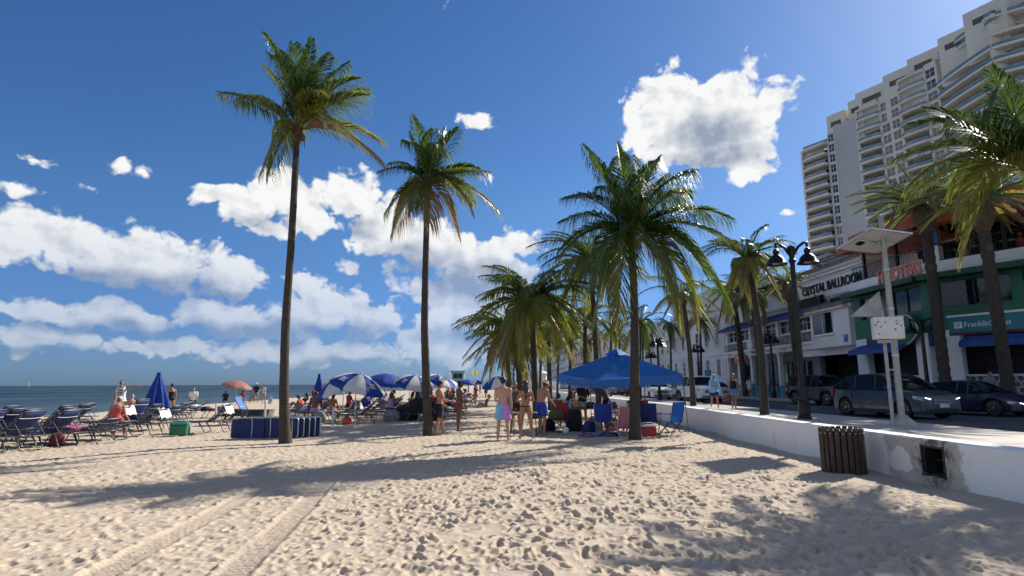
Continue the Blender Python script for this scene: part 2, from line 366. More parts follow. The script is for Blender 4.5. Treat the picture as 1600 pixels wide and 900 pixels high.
    c = k.mix(k.ramp(k.noise(tc, 9, 5, .7), [(.35, 0.), (.75, .55)]), c, (.44, .36, .275))
    c = k.mix(k.ramp(k.noise(tc, 240, 2), [(.58, 0.), (.72, .5)]), c, (.30, .22, .15))
    c = k.mix(k.ramp(k.noise(tc, 330, 2), [(.60, 0.), (.72, .6)]), c, (.62, .55, .46))
    sx = k.n('ShaderNodeSeparateXYZ'); t.links.new(tc, sx.inputs[0])
    wet = k.smooth(k.m('ADD', sx.outputs[0], k.m('MULTIPLY', k.noise(tc, .15, 3), 3)), -27.5, -30)
    c = k.mix(wet, c, (.22, .17, .12))
    t.links.new(c, b.inputs['Base Color']); b.inputs['Roughness'].default_value = .95; b.inputs['Specular IOR Level'].default_value = .15
    bn = k.n('ShaderNodeBump'); bn.inputs['Strength'].default_value = .55; bn.inputs['Distance'].default_value = .012
    t.links.new(k.m('ADD', k.noise(tc, 55, 5, .65), k.m('MULTIPLY', k.noise(tc, 14, 3, .6), 1.2)), bn.inputs['Height']); t.links.new(bn.outputs[0], b.inputs['Normal'])
    me.materials.append(m); struct(link('sand', me)); return m
SAND = make_sand()
# the beach further on, and behind the camera
mb = MB()
mb.poly([(-27, 149, -.35), (10, 149, -.02), (10, 900, -.02), (-27, 900, -.35)])
struct(mb.build('beach_beyond', SAND))
mb = MB(); mb.poly([(-40, -60, -.6), (7.4, -60, -.05), (7.4, 3.4, -.05), (-40, 3.4, -.6)])
struct(mb.build('beach_behind', SAND))

# ------------------------------------------------------------------ sea
def make_sea():
    m = bpy.data.materials.new('sea_water'); m.use_nodes = True; t = m.node_tree; k = NT(t); b = t.nodes['Principled BSDF']
    tc = k.n('ShaderNodeTexCoord').outputs['Object']
    sx = k.n('ShaderNodeSeparateXYZ'); t.links.new(tc, sx.inputs[0])
    near = k.smooth(sx.outputs[0], -120, -30)
    st = k.noise(k.v('MULTIPLY', tc, (.05, .012, 1)), 1., 4)
    c = k.mix(near, (.010, .030, .062), (.048, .088, .115))
    c = k.mix(k.ramp(st, [(.42, 0.), (.6, .7)]), c, (.05, .10, .12))
    foam = k.m('MULTIPLY', k.smooth(k.m('ADD', sx.outputs[0], k.m('MULTIPLY', k.noise(k.v('MULTIPLY', tc, (.2, .05, 1)), 1., 4), 8)), -31.5, -29), k.ramp(k.noise(k.v('MULTIPLY', tc, (.5, .12, 1)), 1., 5), [(.48, 0.), (.6, 1.)]))
    c = k.mix(foam, c, (.75, .78, .78))
    t.links.new(c, b.inputs['Base Color']); b.inputs['Roughness'].default_value = .5; b.inputs['IOR'].default_value = 1.33; b.inputs['Specular IOR Level'].default_value = .10
    bn = k.n('ShaderNodeBump'); bn.inputs['Strength'].default_value = 1.; bn.inputs['Distance'].default_value = .8
    w = k.m('ADD', k.noise(k.v('MULTIPLY', tc, (.32, .09, 1)), 1., 4, .6), k.m('MULTIPLY', k.noise(k.v('MULTIPLY', tc, (.9, .35, 1)), 1., 2), .2))
    t.links.new(w, bn.inputs['Height']); t.links.new(bn.outputs[0], b.inputs['Normal'])
    # shore waters in rows with real swell, then flat to the horizon
    rg = np.random.default_rng(5); mb = MB()
    xs = -np.concatenate([np.linspace(24, 90, 200), np.geomspace(92, 400, 50)]); ys = np.linspace(-20, 420, 130)
    X, Y = np.meshgrid(xs, ys); ph = .35*np.sin(Y*.05)+.6*np.sin(Y*.021+1)
    Z = -1.0+.10*np.sin(X*.55+ph*3)*np.interp(-X, [24, 40, 90, 400], [.3, 1, .7, 0])+.05*np.sin(X*.21+Y*.06)*np.interp(-X, [24, 300, 400], [1, .5, 0])
    nr, na = X.shape; I = np.arange(nr*na).reshape(nr, na)
    mb.add(np.stack([X, Y, Z], -1).reshape(-1, 3).tolist(), np.stack([I[:-1, :-1], I[1:, :-1], I[1:, 1:], I[:-1, 1:]], -1).reshape(-1, 4).tolist())
    x0 = float(xs[-1])
    mb.poly([(x0, -20, -1), (x0, 420, -1), (-45000, 420, -1), (-45000, -20, -1)])
    mb.poly([(-24, 420, -1.0), (-24, 45000, -1), (-45000, 45000, -1), (-45000, 420, -1)])
    mb.poly([(-24, -20, -1), (-45000, -20, -1), (-45000, -3000, -1), (-24, -3000, -1)])
    struct(mb.build('sea', m, smooth='all'))
make_sea()

# ------------------------------------------------------------------ street side
SW, RD = .36, .22       # pavement and road heights
PAVE = pm('pale_paving', (.46, .43, .39), .85, var=.1, scale=.6, bump=.2, bscale=30)
ASPH = pm('asphalt', (.075, .075, .078), .9, var=.14, scale=.5, bump=.3, bscale=120)
KERB = pm('kerb_concrete', (.42, .41, .39), .85, var=.1, scale=2)
LINE = pm('road_paint', (.72, .72, .70), .7, var=.08, scale=3)
def strip(name, x0, x1, y0, y1, z, m, thick=.3):
    mb = MB(); mb.box(((x0+x1)/2, (y0+y1)/2, z-thick/2), (x1-x0, y1-y0, thick)); return struct(mb.build(name, m))
# sea-side pavement follows the wall
mb = MB(); ys = [-40, 2, 8, 13, 17, 21, 26, 34, 50, 90, 400]
for a, b in zip(ys, ys[1:]): mb.poly([(wall_x(a)+.2, a, SW), (12.9, a, SW), (12.9, b, SW), (wall_x(b)+.2, b, SW)])
struct(mb.build('pavement_sea_side', PAVE))
strip('kerb_sea_side', 12.9, 13.05, -40, 400, SW+.004, KERB)
strip('road', 13.05, 22.0, -40, 400, RD, ASPH)
strip('kerb_far_side', 22.0, 22.15, -40, 400, SW+.004, KERB)
strip('pavement_far_side', 22.15, 140, -40, 400, SW, PAVE)
for i, y in enumerate(range(-20, 200, 9)):
    mb = MB(); mb.box((17.4, y, RD+.004), (.12, 3, .004)); struct(mb.build('lane_line', LINE))
for x in (13.4, 21.6): mb = MB(); mb.box((x, 150, RD+.004), (.12, 380, .004)); struct(mb.build('edge_line', LINE))
# joints of the pavement slabs, as far as they read
JOINT = pm('paving_joint', (.22, .2, .18), .9)
mb = MB()
for y in range(4, 70, 2): mb.box(((wall_x(y)+.25+12.88)/2, y, SW+.002), (12.88-wall_x(y)-.25, .02, .004))
struct(mb.build('pavement_joints', JOINT), 'stuff')
mb = MB(); mb.poly([(9, -3000, -.6), (45000, -3000, -.6), (45000, 45000, -.6), (9, 45000, -.6)])
struct(mb.build('inland_ground', pm('inland_soil', (.16, .16, .12), .95, scale=.02)))

# ------------------------------------------------------------------ low white sea wall
def make_wall():
    t0 = thing('sea_wall', 'low white painted beach wall with broken plaster and a square hole', 'wall')
    m = bpy.data.materials.new('worn_white_wall'); m.use_nodes = True; t = m.node_tree; k = NT(t); b = t.nodes['Principled BSDF']
    tc = k.n('ShaderNodeTexCoord').outputs['Object']; sx = k.n('ShaderNodeSeparateXYZ'); t.links.new(tc, sx.inputs[0])
    c = k.mix(k.noise(tc, .9, 4), (.80, .80, .80), (.88, .88, .87))
    dirt = k.m('MULTIPLY', k.ramp(k.noise(k.v('MULTIPLY', tc, (1, 3, .6)), 1.2, 5, .65), [(.55, 0.), (.78, .5)]), k.smooth(sx.outputs[2], .62, .2))
    c = k.mix(dirt, c, (.42, .40, .37))
    # bare render around the hole
    bare = k.m('MULTIPLY', k.smooth(k.m('ADD', k.m('ABSOLUTE', k.m('SUBTRACT', sx.outputs[1], 9.75)), k.m('MULTIPLY', k.noise(tc, 3.2, 4, .6), 1.1)), 1.45, 1.32), k.smooth(sx.outputs[2], .70, .66))
    c = k.mix(bare, c, k.mix(k.noise(tc, 2.5, 4), (.40, .37, .32), (.60, .57, .52)))
    soot = k.m('MULTIPLY', k.smooth(k.v('LENGTH', k.v('MULTIPLY', k.v('SUBTRACT', tc, (7, 9.51, .42)), (0, 2.4, 2.2))), 1.35, .75), k.ramp(k.noise(tc, 7, 5, .7), [(.42, 0.), (.62, .9)]))
    c = k.mix(soot, c, (.06, .055, .05))
    cr = k.n('ShaderNodeTexVoronoi', feature='DISTANCE_TO_EDGE'); cr.inputs['Scale'].default_value = 2.2; nw = k.n('ShaderNodeTexNoise'); nw.inputs['Scale'].default_value = 5; t.links.new(tc, nw.inputs['Vector']); t.links.new(k.v('ADD', tc, k.v('SCALE', nw.outputs['Color'], sc=.35)), cr.inputs['Vector'])
    crack = k.m('MULTIPLY', k.m('MULTIPLY', k.smooth(cr.outputs[0], .012, .003), bare), k.ramp(k.noise(tc, 4, 3), [(.5, 0.), (.65, .7)])); c = k.mix(crack, c, (.2, .19, .17))
    t.links.new(c, b.inputs['Base Color']); b.inputs['Roughness'].default_value = .75
    bn = k.n('ShaderNodeBump'); bn.inputs['Strength'].default_value = .35; bn.inputs['Distance'].default_value = .03
    t.links.new(k.m('ADD', k.noise(tc, 22, 4), k.m('MULTIPLY', bare, -.6)), bn.inputs['Height']); t.links.new(bn.outputs[0], b.inputs['Normal'])
    HT, W = .70, .38
    def run(name, ya, yb, zlo=-.25, zhi=HT, dx=0., w=W, step=1.0, bev=.025):
        mb = MB(); n = max(1, int((yb-ya)/step)); rings = []
        for i in range(n+1):
            y = lerp(ya, yb, i/n); x = wall_x(y)+dx
            rings.append([(x, y, zlo), (x, y, zhi-bev), (x+bev, y, zhi), (x+w-bev, y, zhi), (x+w, y, zhi-bev), (x+w, y, zlo)])
        mb.loft(rings); return mb.build(name, m, t0, smooth=True)
    HY0, HY1, HZ0, HZ1 = 9.27, 9.75, .14, .58
    run('wall_run', -6, HY0); run('wall_run', HY1, 120, step=2.0)
    run('wall_above_hole', HY0, HY1, HZ1, HT); run('wall_below_hole', HY0, HY1, -.25, HZ0, bev=.001)
    x = wall_x(9.5); yc = (HY0+HY1)/2
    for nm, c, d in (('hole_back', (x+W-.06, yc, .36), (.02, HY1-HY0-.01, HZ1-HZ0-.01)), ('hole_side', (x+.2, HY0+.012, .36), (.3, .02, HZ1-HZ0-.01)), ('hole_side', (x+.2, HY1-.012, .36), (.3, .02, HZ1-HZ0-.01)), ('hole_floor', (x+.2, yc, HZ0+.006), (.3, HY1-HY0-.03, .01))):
        mb = MB(); mb.box(c, d); mb.build(nm, DARK, t0)  # near-black lining puts the shade of the hole into the colour
    fr = pm('rusty_hole_frame', (.06, .05, .045), .9, var=.4, scale=8); mb = MB(); x = wall_x(9.3)+.01
    mb.box((x, HY0-.0, .36), (.05, .03, HZ1-HZ0+.05)); mb.box((x, HY1+.0, .36), (.05, .03, HZ1-HZ0+.05)); mb.box((x, yc, HZ1), (.05, HY1-HY0-.03, .03)); mb.box((x, yc, HZ0), (.05, HY1-HY0-.03, .03))
    mb.build('hole_frame', fr, t0)
    # loose flap of plaster beside the hole
    rr = random.Random(4); pts = []
    for i in range(26):
        a = 2*math.pi*i/26; q = 1+rr.uniform(-.22, .18); pts.append((wall_x(10)-.012, 10.28+.30*q*math.cos(a), .30+.20*q*math.sin(a)))
    mb = MB(); n = len(pts); mb.add(pts+[(p[0]+.03, p[1], p[2]) for p in pts], [tuple(reversed(range(n)))]+[(i, (i+1) % n, n+(i+1) % n, n+i) for i in range(n)])
    mb.build('plaster_flap', WHITE, t0)
make_wall()

# ------------------------------------------------------------------ buildings
class Fac:
    """a facade line p0->p1 in plan; s runs along it, d outward to the street side, z up"""
    def __init__(s, p0, p1):
        s.a = Vector((p0[0], p0[1], 0)); s.u = Vector((p1[0]-p0[0], p1[1]-p0[1], 0)); s.L = s.u.length; s.u.normalize(); s.n = Vector((s.u.y, -s.u.x, 0))
        s.m = Matrix((s.u, s.n, Vector((0, 0, 1)))).transposed()
    def p(s, q, d, z): return s.a+s.u*q+s.n*d+Vector((0, 0, z))
    def box(s, mb, s0, s1, d0, d1, z0, z1, bev=0):
        c = s.p((s0+s1)/2, (d0+d1)/2, (z0+z1)/2)
        # u x n points down or up: keep a right-handed frame
        m = s.m if s.m.determinant() > 0 else Matrix((s.u, -s.n, Vector((0, 0, 1)))).transposed()
        mb.box(c, (abs(s1-s0), abs(d1-d0), abs(z1-z0)), m, bev); return mb
    def part(s, name, m, par, s0, s1, d0, d1, z0, z1, bev=0, smooth=False):
        return s.box(MB(), s0, s1, d0, d1, z0, z1, bev).build(name, m, par, smooth)
def window(f, par, s0, s1, z0, z1, d=0., frame=WHITE, glass=GLASSD, nx=2, nz=2, fw_=.07, proud=.05, sill=True):
    """a window part with its own frame, sill and panes"""
    mb = MB(); f.box(mb, s0, s1, d-.12, d-.02+.03, z0, z1); w = mb.build('window', DARK, par)
    mb = MB()
    f.box(mb, s0-fw_, s0, d-.02, d+proud, z0-fw_, z1+fw_); f.box(mb, s1, s1+fw_, d-.02, d+proud, z0-fw_, z1+fw_)
    f.box(mb, s0, s1, d-.02, d+proud, z1, z1+fw_); f.box(mb, s0, s1, d-.02, d+proud, z0-fw_, z0)
    for i in range(1, nx): q = lerp(s0, s1, i/nx); f.box(mb, q-fw_*.35, q+fw_*.35, d+.012, d+proud-.005, z0, z1)
    for i in range(1, nz): q = lerp(z0, z1, i/nz); f.box(mb, s0, s1, d+.014, d+proud-.008, q-fw_*.35, q+fw_*.35)
    mb.build('frame', frame, w)
    for i in range(nx):
        for j in range(nz):
            mb = MB(); f.box(mb, lerp(s0, s1, i/nx)+.01, lerp(s0, s1, (i+1)/nx)-.01, d+.010, d+.018, lerp(z0, z1, j/nz)+.01, lerp(z0, z1, (j+1)/nz)-.01); mb.build('pane', glass, w)
    if sill: f.part('sill', frame, w, s0-.12, s1+.12, d, d+.13, z0-fw_-.07, z0-fw_)
    return w
def railing(f, par, s0, s1, z0, h, d, m, step=.14, name='railing', r=.012):
    mb = MB(); f.box(mb, s0, s1, d-.025, d+.025, z0+h-.05, z0+h); f.box(mb, s0, s1, d-.02, d+.02, z0+.06, z0+.1)
    n = max(2, int((s1-s0)/step))
    for i in range(n+1): q = lerp(s0+.02, s1-.02, i/n); f.box(mb, q-r, q+r, d-r, d+r, z0, z0+h-.05)
    return mb.build(name, m, par)
TILE = pm('clay_roof_tile', (.30, .17, .13), .8, var=.3, scale=2.2)
TILEG = pm('weathered_roof_tile', (.20, .165, .165), .85, var=.3, scale=2.5)
BLUEAWN = pm('blue_awning_canvas', (.025, .07, .28), .75, var=.15, scale=2)
GREEN = pm('green_building_paint', (.010, .115, .065), .6, var=.12, scale=.6)
DGREEN = pm('dark_green_trim', (.012, .06, .035), .6, var=.15)
ORANGE = pm('orange_roof_fascia', (.44, .11, .035), .6, var=.12, scale=.6)
RENDERW = pm('white_render', (.72, .73, .75), .8, var=.06, scale=.3)  # off-white render with a slightly cool tone
def tiled_roof(t, f, s0, s1, dout, zlo, din, zhi, m, pitch=.28, name='roof'):
    """sloping roof with raised barrel tiles running down the slope; the slope itself is one part and its tile rows another"""
    mb = MB(); a, b, c, e = f.p(s0, dout, zlo), f.p(s1, dout, zlo), f.p(s1, din, zhi), f.p(s0, din, zhi); dn = Vector((0, 0, -.12))
    mb.add([a, b, c, e, a+dn, b+dn, c+dn, e+dn], [(0, 1, 2, 3), (7, 6, 5, 4), (0, 4, 5, 1), (1, 5, 6, 2), (2, 6, 7, 3), (3, 7, 4, 0)])
    o = mb.build(name, m, t); mb = MB(); n = int((s1-s0)/pitch)
    for i in range(n):
        q = s0+(i+.5)*pitch; mb.tube([f.p(q, dout, zlo+.0), f.p(q, din, zhi+.0)], pitch*.36, 6)
    x = mb.build('tile_rows', m, o, smooth='all'); x['kind'] = 'stuff'; return o

# --- high-rise
def tower():
    t = thing('condominium_tower', 'tall cream high-rise with curved balconies and stepped roof behind the street', 'tower')
    TC = pm('tower_stucco', (.76, .70, .60), .85, var=.05, scale=.12, bump=.1, bscale=10)
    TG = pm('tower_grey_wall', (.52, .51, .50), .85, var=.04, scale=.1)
    RAIL = pm('blue_glass_rail', (.15, .24, .30), .12, var=.1, scale=.3, spec=.8)
    P = {'A': (92.2, 166.6), 'B': (96.2, 159.6), 'B2': (97.2, 158.0), 'C': (100.3, 152.0), 'D': (103.3, 146.6), 'E': (104.9, 141.1), 'F': (107.4, 134.9), 'G': (108.1, 131.9), 'H': (107.4, 115.2), 'I': (117, 107.5), 'J': (150, 92)}
    P = {k: (v[0]*1.12, v[1]*1.12) for k, v in P.items()}
    segs = [('A', 'B', 'bal', 69.5), ('B', 'B2', 'win', 72.5), ('B2', 'C', 'blank', 74), ('C', 'D', 'bal', 75.5), ('D', 'E', 'win2', 77), ('E', 'F', 'bal', 78.5), ('F', 'G', 'win', 79.5), ('G', 'H', 'bal', 78.0), ('H', 'I', 'bal', 78.0), ('I', 'J', 'blank', 78)]
    segs = [(a, b, c, z*1.12) for a, b, c, z in segs]; Z0, FH = 30.0, 3.4
    back = Vector((34, 20, 0))
    # core body behind the facades
    mb = MB(); core = [Vector(P[k]+(0,)) for k in 'ABCDEFGHIJ']; inn = [c+Vector((2.4, 1.7, 0)) for c in core]
    poly = [(p.x, p.y) for p in inn]+[(185, 135), (155, 210), (118, 205)]
    mb.prism(list(reversed(poly)), 76, 0); mb.build('core', TC, t)
    rr = random.Random(2)
    for a, b, ty, top in segs:
        f = Fac(P[b], P[a]);     # walked so that +d looks at the street
        if (f.n.x*-1+f.n.y*-1) < 0: f = Fac(P[a], P[b])
        L = f.L
        if ty == 'blank':
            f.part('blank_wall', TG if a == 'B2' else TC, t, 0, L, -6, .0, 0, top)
            continue
        f.part('base_wall', TC, t, 0, L, -4, -.3, 0, Z0)
        nfl = int((top-Z0)/FH)
        if ty in ('win', 'win2'):
            f.part('wall_column', TC, t, 0, L, -5, -.05, Z0, top)
            n = 1 if ty == 'win' else 2
            for i in range(nfl):
                z = Z0+i*FH
                for q in range(n):
                    s0 = L*(q+.14)/n; s1 = L*(q+.86)/n
                    w = f.part('window', GLASSB, t, s0, s1, -.1, .02, z+.35, z+2.75)
                    mb = MB(); f.box(mb, (s0+s1)/2-.06, (s0+s1)/2+.06, .0, .08, z+.35, z+2.75); f.box(mb, s0, s1, 0, .07, z+1.5, z+1.6); mb.build('frame', TC, w)
            continue
        f.part('recess_wall', TC, t, 0, L, -5, -2.2, Z0, top-FH*.5)
        for q in (0, L): f.part('side_fin', TC, t, q-.35, q+.35, -3, .1, Z0, top)
        big = a in 'GH'
        for i in range(nfl+1):
            z = Z0+i*FH
            if big and a == 'G' and z > 83: continue
            mb = MB(); N = 10; ring0, ring1 = [], []
            for k2 in range(N+1):
                q = k2/N; bow = math.sin(math.pi*q)**.6*(.55 if not big else .5)+.5
                if a == 'A': bow = .6+1.8*math.cos(math.pi/2*(1-q))**.5 if f.a.x > 94 else .6+1.6*math.sin(math.pi*q)**.5
                ring0.append(f.p(q*L, bow, z-.42)); ring1.append(f.p(q*L, bow, z+.18))
            bk0, bk1 = [f.p(L, -2.4, z-.42), f.p(0, -2.4, z-.42)], [f.p(L, -2.4, z+.18), f.p(0, -2.4, z+.18)]
            mb.loft([ring0+bk0, ring1+bk1]); sl = mb.build('balcony', TC, t)
            if i < nfl:
                mb = MB(); mb.loft([[Vector(p)-f.n*.08 for p in ring1], [Vector(p)-f.n*.08+Vector((0, 0, .85)) for p in ring1]], caps=False, closed=False); mb.build('glass_rail', RAIL, sl)
                mb = MB(); mb.tube([Vector(p)-f.n*.08+Vector((0, 0, .88)) for p in ring1], .05, 4); mb.build('handrail', TC, sl)
                nw = max(1, int(L/4.5))
                for q in range(nw):
                    s0 = L*(q+.16)/nw; f.part('window', GLASSD if rr.random() < .6 else GLASSB, t, s0, s0+L*.6/nw, -2.25, -2.1, z+.25, z+2.5)
    # roof line: walls that step up towards the right
    for (x, y, zt, w, dp) in [(98.0, 157.4, 77.6, 5.5, 10), (100.8, 152.6, 79.4, 4, 9), (103.2, 148.6, 81.0, 9, 12), (105.6, 141.4, 82.0, 7.5, 11), (108.0, 135.2, 83.2, 7.5, 11), (109.0, 126.6, 83.4, 6.5, 11), (109.0, 117.5, 84.2, 8, 14), (116, 112, 85, 12, 12)]:
        x, y, zt, w, dp = x*1.12, y*1.12, zt*1.12-.2, w*1.12, dp*1.12
        mb = MB(); mb.box((x+dp*.42, y+dp*.2, zt-7), (dp, w, 14), (0, 0, .45)); pw = mb.build('penthouse', TC, t)
        mb = MB(); mb.box((x+dp*.42-.2, y+dp*.2, zt-3.4), (dp*.98, w*.55, 1.6), (0, 0, .45)); mb.build('window', GLASSD, pw)
    for a, b, z in (('A', 'C', 71.2), ('C', 'E', 77.0), ('G', 'H', 79.6), ('G', 'H', 81.4), ('H', 'I', 81)):
        z *= 1.12; f = Fac(P[b], P[a])
        if (f.n.x*-1+f.n.y*-1) < 0: f = Fac(P[a], P[b])
        f.part('terrace_rail', RAIL, t, 0, f.L, -1.2, -1.1, z-.9, z); f.part('terrace_slab', TC, t, 0, f.L, -8, -.9, z-1.4, z-.9)
tower()

# --- green two-storey building with roof deck
def green_building():
    t = thing('green_building', 'green two-storey building with blue awnings, leasing banner and orange-roofed deck', 'building')
    A, C, E = (24, 38.7), (24, 31.9), (31.0, 17.6)
    f1 = Fac(A, C); f2 = Fac(C, E)
    if f1.n.x > 0: f1 = Fac(C, A)
    if f2.n.x > 0: f2 = Fac(E, C)
    fl1 = f1.a.y > 35; fl2 = f2.a.y > 25
    def S1(q): return q if fl1 else f1.L-q       # distance from A
    def S2(q): return q if fl2 else f2.L-q       # distance from C
    def part(f, S, name, m, a, b, d0, d1, z0, z1, par=None, bev=0):
        s0, s1 = sorted((S(a), S(b))); return f.part(name, m, par or t, s0, s1, d0, d1, z0, z1, bev)
    mb = MB(); mb.prism([(24.6, 38.6), (24.6, 32.1), (31.4, 18), (48, 18), (48, 38.6)], 7.0, .4); mb.build('inner_block', DARK, t)
    mb = MB(); mb.prism([(24.3, 38.65), (24.3, 32.0), (31.2, 17.8), (48, 17.8), (48, 38.65)], .5, 7.35); mb.build('deck_slab', RENDERW, t)
    L1, L2 = f1.L, f2.L
    # upper floor walls around window openings
    for f, S, L, ws in ((f1, S1, L1, [(.75, 3.3), (3.75, 6.3)]), (f2, S2, L2, [(.55, 3.9), (4.4, 8.2), (8.8, 12.6), (13, 15.6)])):
        part(f, S, 'spandrel', GREEN, 0, L, -.35, -.02, 4.35, 5.55); part(f, S, 'lintel', GREEN, 0, L, -.35, -.02, 7.0, 7.3)
        e = 0.
        for a, b in ws+[(L, L)]:
            if a-e > .02: part(f, S, 'pier', GREEN, e, a, -.35, -.02, 5.55, 7.0)
            e = b
        for a, b in ws:
            s0, s1 = sorted((S(a), S(b))); w = f.part('window', GLASSD, t, s0, s1, -.30, -.20, 5.55, 7.0)
            mb = MB(); f.box(mb, s0, s1, -.2, -.14, 5.55, 5.62); f.box(mb, s0, s1, -.2, -.14, 6.93, 7.0)
            for q in range(3): x = lerp(s0+.03, s1-.03, q/2); f.box(mb, x-.03, x+.03, -.2, -.13, 5.62, 6.93)
            mb.build('frame', DGREEN, w)
            f.part('pane_reflection', pm('painted_reflection', (.32, .36, .42), .5), w, lerp(s0, s1, .08), lerp(s0, s1, .30), -.36, -.32, 5.7, 6.9)  # pale strip painted to stand for a reflection in the window
        part(f, S, 'eave', DGREEN, -.05, L, -.02, .75, 7.12, 7.42)
        part(f, S, 'white_band', RENDERW, 0, L, -.4, .10, 7.43, 8.12)
    # ground floor: pillars, awnings, dark opening
    for f, S, q, w in ((f1, S1, .0, 1.1), (f1, S1, 5.55, 1.0), (f2, S2, .25, 1.15), (f2, S2, 8.6, 1.), (f2, S2, 14, 1.)):
        part(f, S, 'pillar', RENDERW, q, q+w, -.4, .05, SW, 4.35, bev=.03)
    part(f1, S1, 'awning_wall', pm('blue_fascia', (.02, .05, .16), .7), .0, L1, -.3, .0, 3.55, 4.34)
    def awning(f, S, a, b, z0, z1, dep):
        s0, s1 = sorted((S(a), S(b))); mb = MB(); p = [f.p(s0, .06, z1), f.p(s1, .06, z1), f.p(s1, dep, z0+.28), f.p(s0, dep, z0+.28), f.p(s0, dep, z0), f.p(s1, dep, z0), f.p(s0, .06, z1-.05), f.p(s1, .06, z1-.05)]
        mb.add(p, [(0, 1, 2, 3), (3, 2, 5, 4), (6, 4, 5, 7), (0, 3, 4, 6), (1, 7, 5, 2)]); mb.build('awning', BLUEAWN, t)
    awning(f1, S1, .6, 5.4, 3.3, 3.95, 1.0); awning(f2, S2, 1.7, 8.3, 3.35, 3.95, .9); awning(f2, S2, 8.8, 13.8, 3.35, 3.95, .9)
    # raised terrace with a lattice front
    part(f2, S2, 'terrace', pm('terrace_concrete', (.3, .3, .3), .9), 1.4, L2, -2, -.25, SW, 1.2)
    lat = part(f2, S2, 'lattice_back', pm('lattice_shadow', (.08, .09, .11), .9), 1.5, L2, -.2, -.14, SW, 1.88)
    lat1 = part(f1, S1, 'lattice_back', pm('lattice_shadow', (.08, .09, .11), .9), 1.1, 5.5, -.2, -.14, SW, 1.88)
    LATT = pm('pale_lattice', (.50, .52, .55), .7)
    mb = MB(); m = f2.m if f2.m.determinant() > 0 else Matrix((f2.u, -f2.n, Vector((0, 0, 1)))).transposed()
    for i in range(26):
        for j in range(5):
            c = f2.p(S2(1.7+i*.34+(.17 if j % 2 else 0)), -.10, .6+j*.29)
            pts = [c+m @ Vector((.155*math.cos(a), 0, .155*math.sin(a))) for a in [k2*math.pi/4 for k2 in range(9)]]
            mb.tube(pts, .022, 4, False)
    o = mb.build('lattice_rings', LATT, t); o['kind'] = 'stuff'
    part(f2, S2, 'lattice_cap', LATT, 1.45, L2, -.22, -.02, 1.88, 1.98); part(f1, S1, 'lattice_cap', LATT, 1.1, 5.5, -.22, -.02, 1.88, 1.98)
    # leasing banner
    b0, b1 = sorted((S2(.95), S2(9.6)))
    BN = bpy.data.materials.new('banner_print'); BN.use_nodes = True
    k = NT(BN.node_tree); tc = k.n('ShaderNodeTexCoord').outputs['Generated']; sx = k.n('ShaderNodeSeparateXYZ'); BN.node_tree.links.new(tc, sx.inputs[0])
    g = k.mix(k.smooth(sx.outputs[1] if abs(f2.u.y) > .5 else sx.outputs[0], .45, .6), (.03, .10, .12), (.02, .16, .20)); g = k.mix(k.smooth(sx.outputs[2], .16, .12), g, (.07, .015, .02))
    BN.node_tree.links.new(g, BN.node_tree.nodes['Principled BSDF'].inputs['Base Color'])
    ban = f2.part('banner', BN, t, b0, b1, .06, .10, 4.02, 4.98)
    part(f2, S2, 'banner_rail', RENDERW, .9, 9.65, .02, .12, 4.99, 5.09)
    PW = pm('banner_white', (.78, .8, .8), .6); PY = pm('banner_yellow', (.55, .62, .06), .6)
    def put(txt, q, z, size, m, w=None, b=0.): return lettering(txt, size, m, ban, f2.p(S2(q), .108, z), f2.n, depth=.006, width=w, bold=b)
    put('FranklinStreet', 2.72, 4.53, .40, PW, 2.05)
    s0, s1 = sorted((S2(1.22), S2(1.60))); f2.part('logo_square', PW, ban, s0, s1, .10, .106, 4.38, 4.72); put('SF', 1.41, 4.55, .30, BN)
    put('FOR LEASE', 5.55, 4.70, .42, PY, 2.3, .008); 
    for qa, qb, z in ((4.5, 5.1, 4.42), (5.2, 5.9, 4.42), (6.0, 6.6, 4.42), (4.7, 5.6, 4.22)): s0, s1 = sorted((S2(qa), S2(qb))); f2.part('small_print', PW, ban, s0, s1, .10, .106, z-.035, z+.035)
    # round green shop sign on the side facade
    sg = MB(); q0 = S1(5.2); ctr = f1.p(q0, .35, 4.55); m = f1.m if f1.m.determinant() > 0 else Matrix((f1.u, -f1.n, Vector((0, 0, 1)))).transposed()
    def oval(rx, rz, d, wob): return [ctr+f1.n*d+m @ Vector((rx*math.cos(a)*(1+wob*math.cos(3*a)), 0, rz*math.sin(a)*(1+wob*math.sin(2*a)))) for a in [k2*2*math.pi/36 for k2 in range(36)]]
    sg.loft([oval(1.25, .95, 0, .06), oval(1.25, .95, .1, .06)]); s_ = sg.build('oval_sign', GREEN, t)
    sg = MB(); sg.tube(oval(1.17, .87, .11, .06)+[oval(1.17, .87, .11, .06)[0]], .025, 4); sg.build('sign_border', PW, s_)
    lettering('YS', .5, PW, s_, f1.p(q0, .47, 4.75)+f1.u*0, f1.n, depth=.008); lettering('LL', .45, PW, s_, f1.p(q0, .47, 4.25), f1.n, depth=.008)
    # roof-deck name in big letters
    lettering('HOOTERS', 1.05, pm('sign_red_face', (.62, .22, .16), .5), t, f1.p(S1(5.0), .16, 7.93), f1.n, depth=.07, width=3.75, bold=.02)
    lettering('HOOTERS', 1.05, pm('sign_outline', (.75, .62, .58), .5), t, f1.p(S1(5.0), .12, 7.93), f1.n, depth=.03, width=3.85, bold=.045)
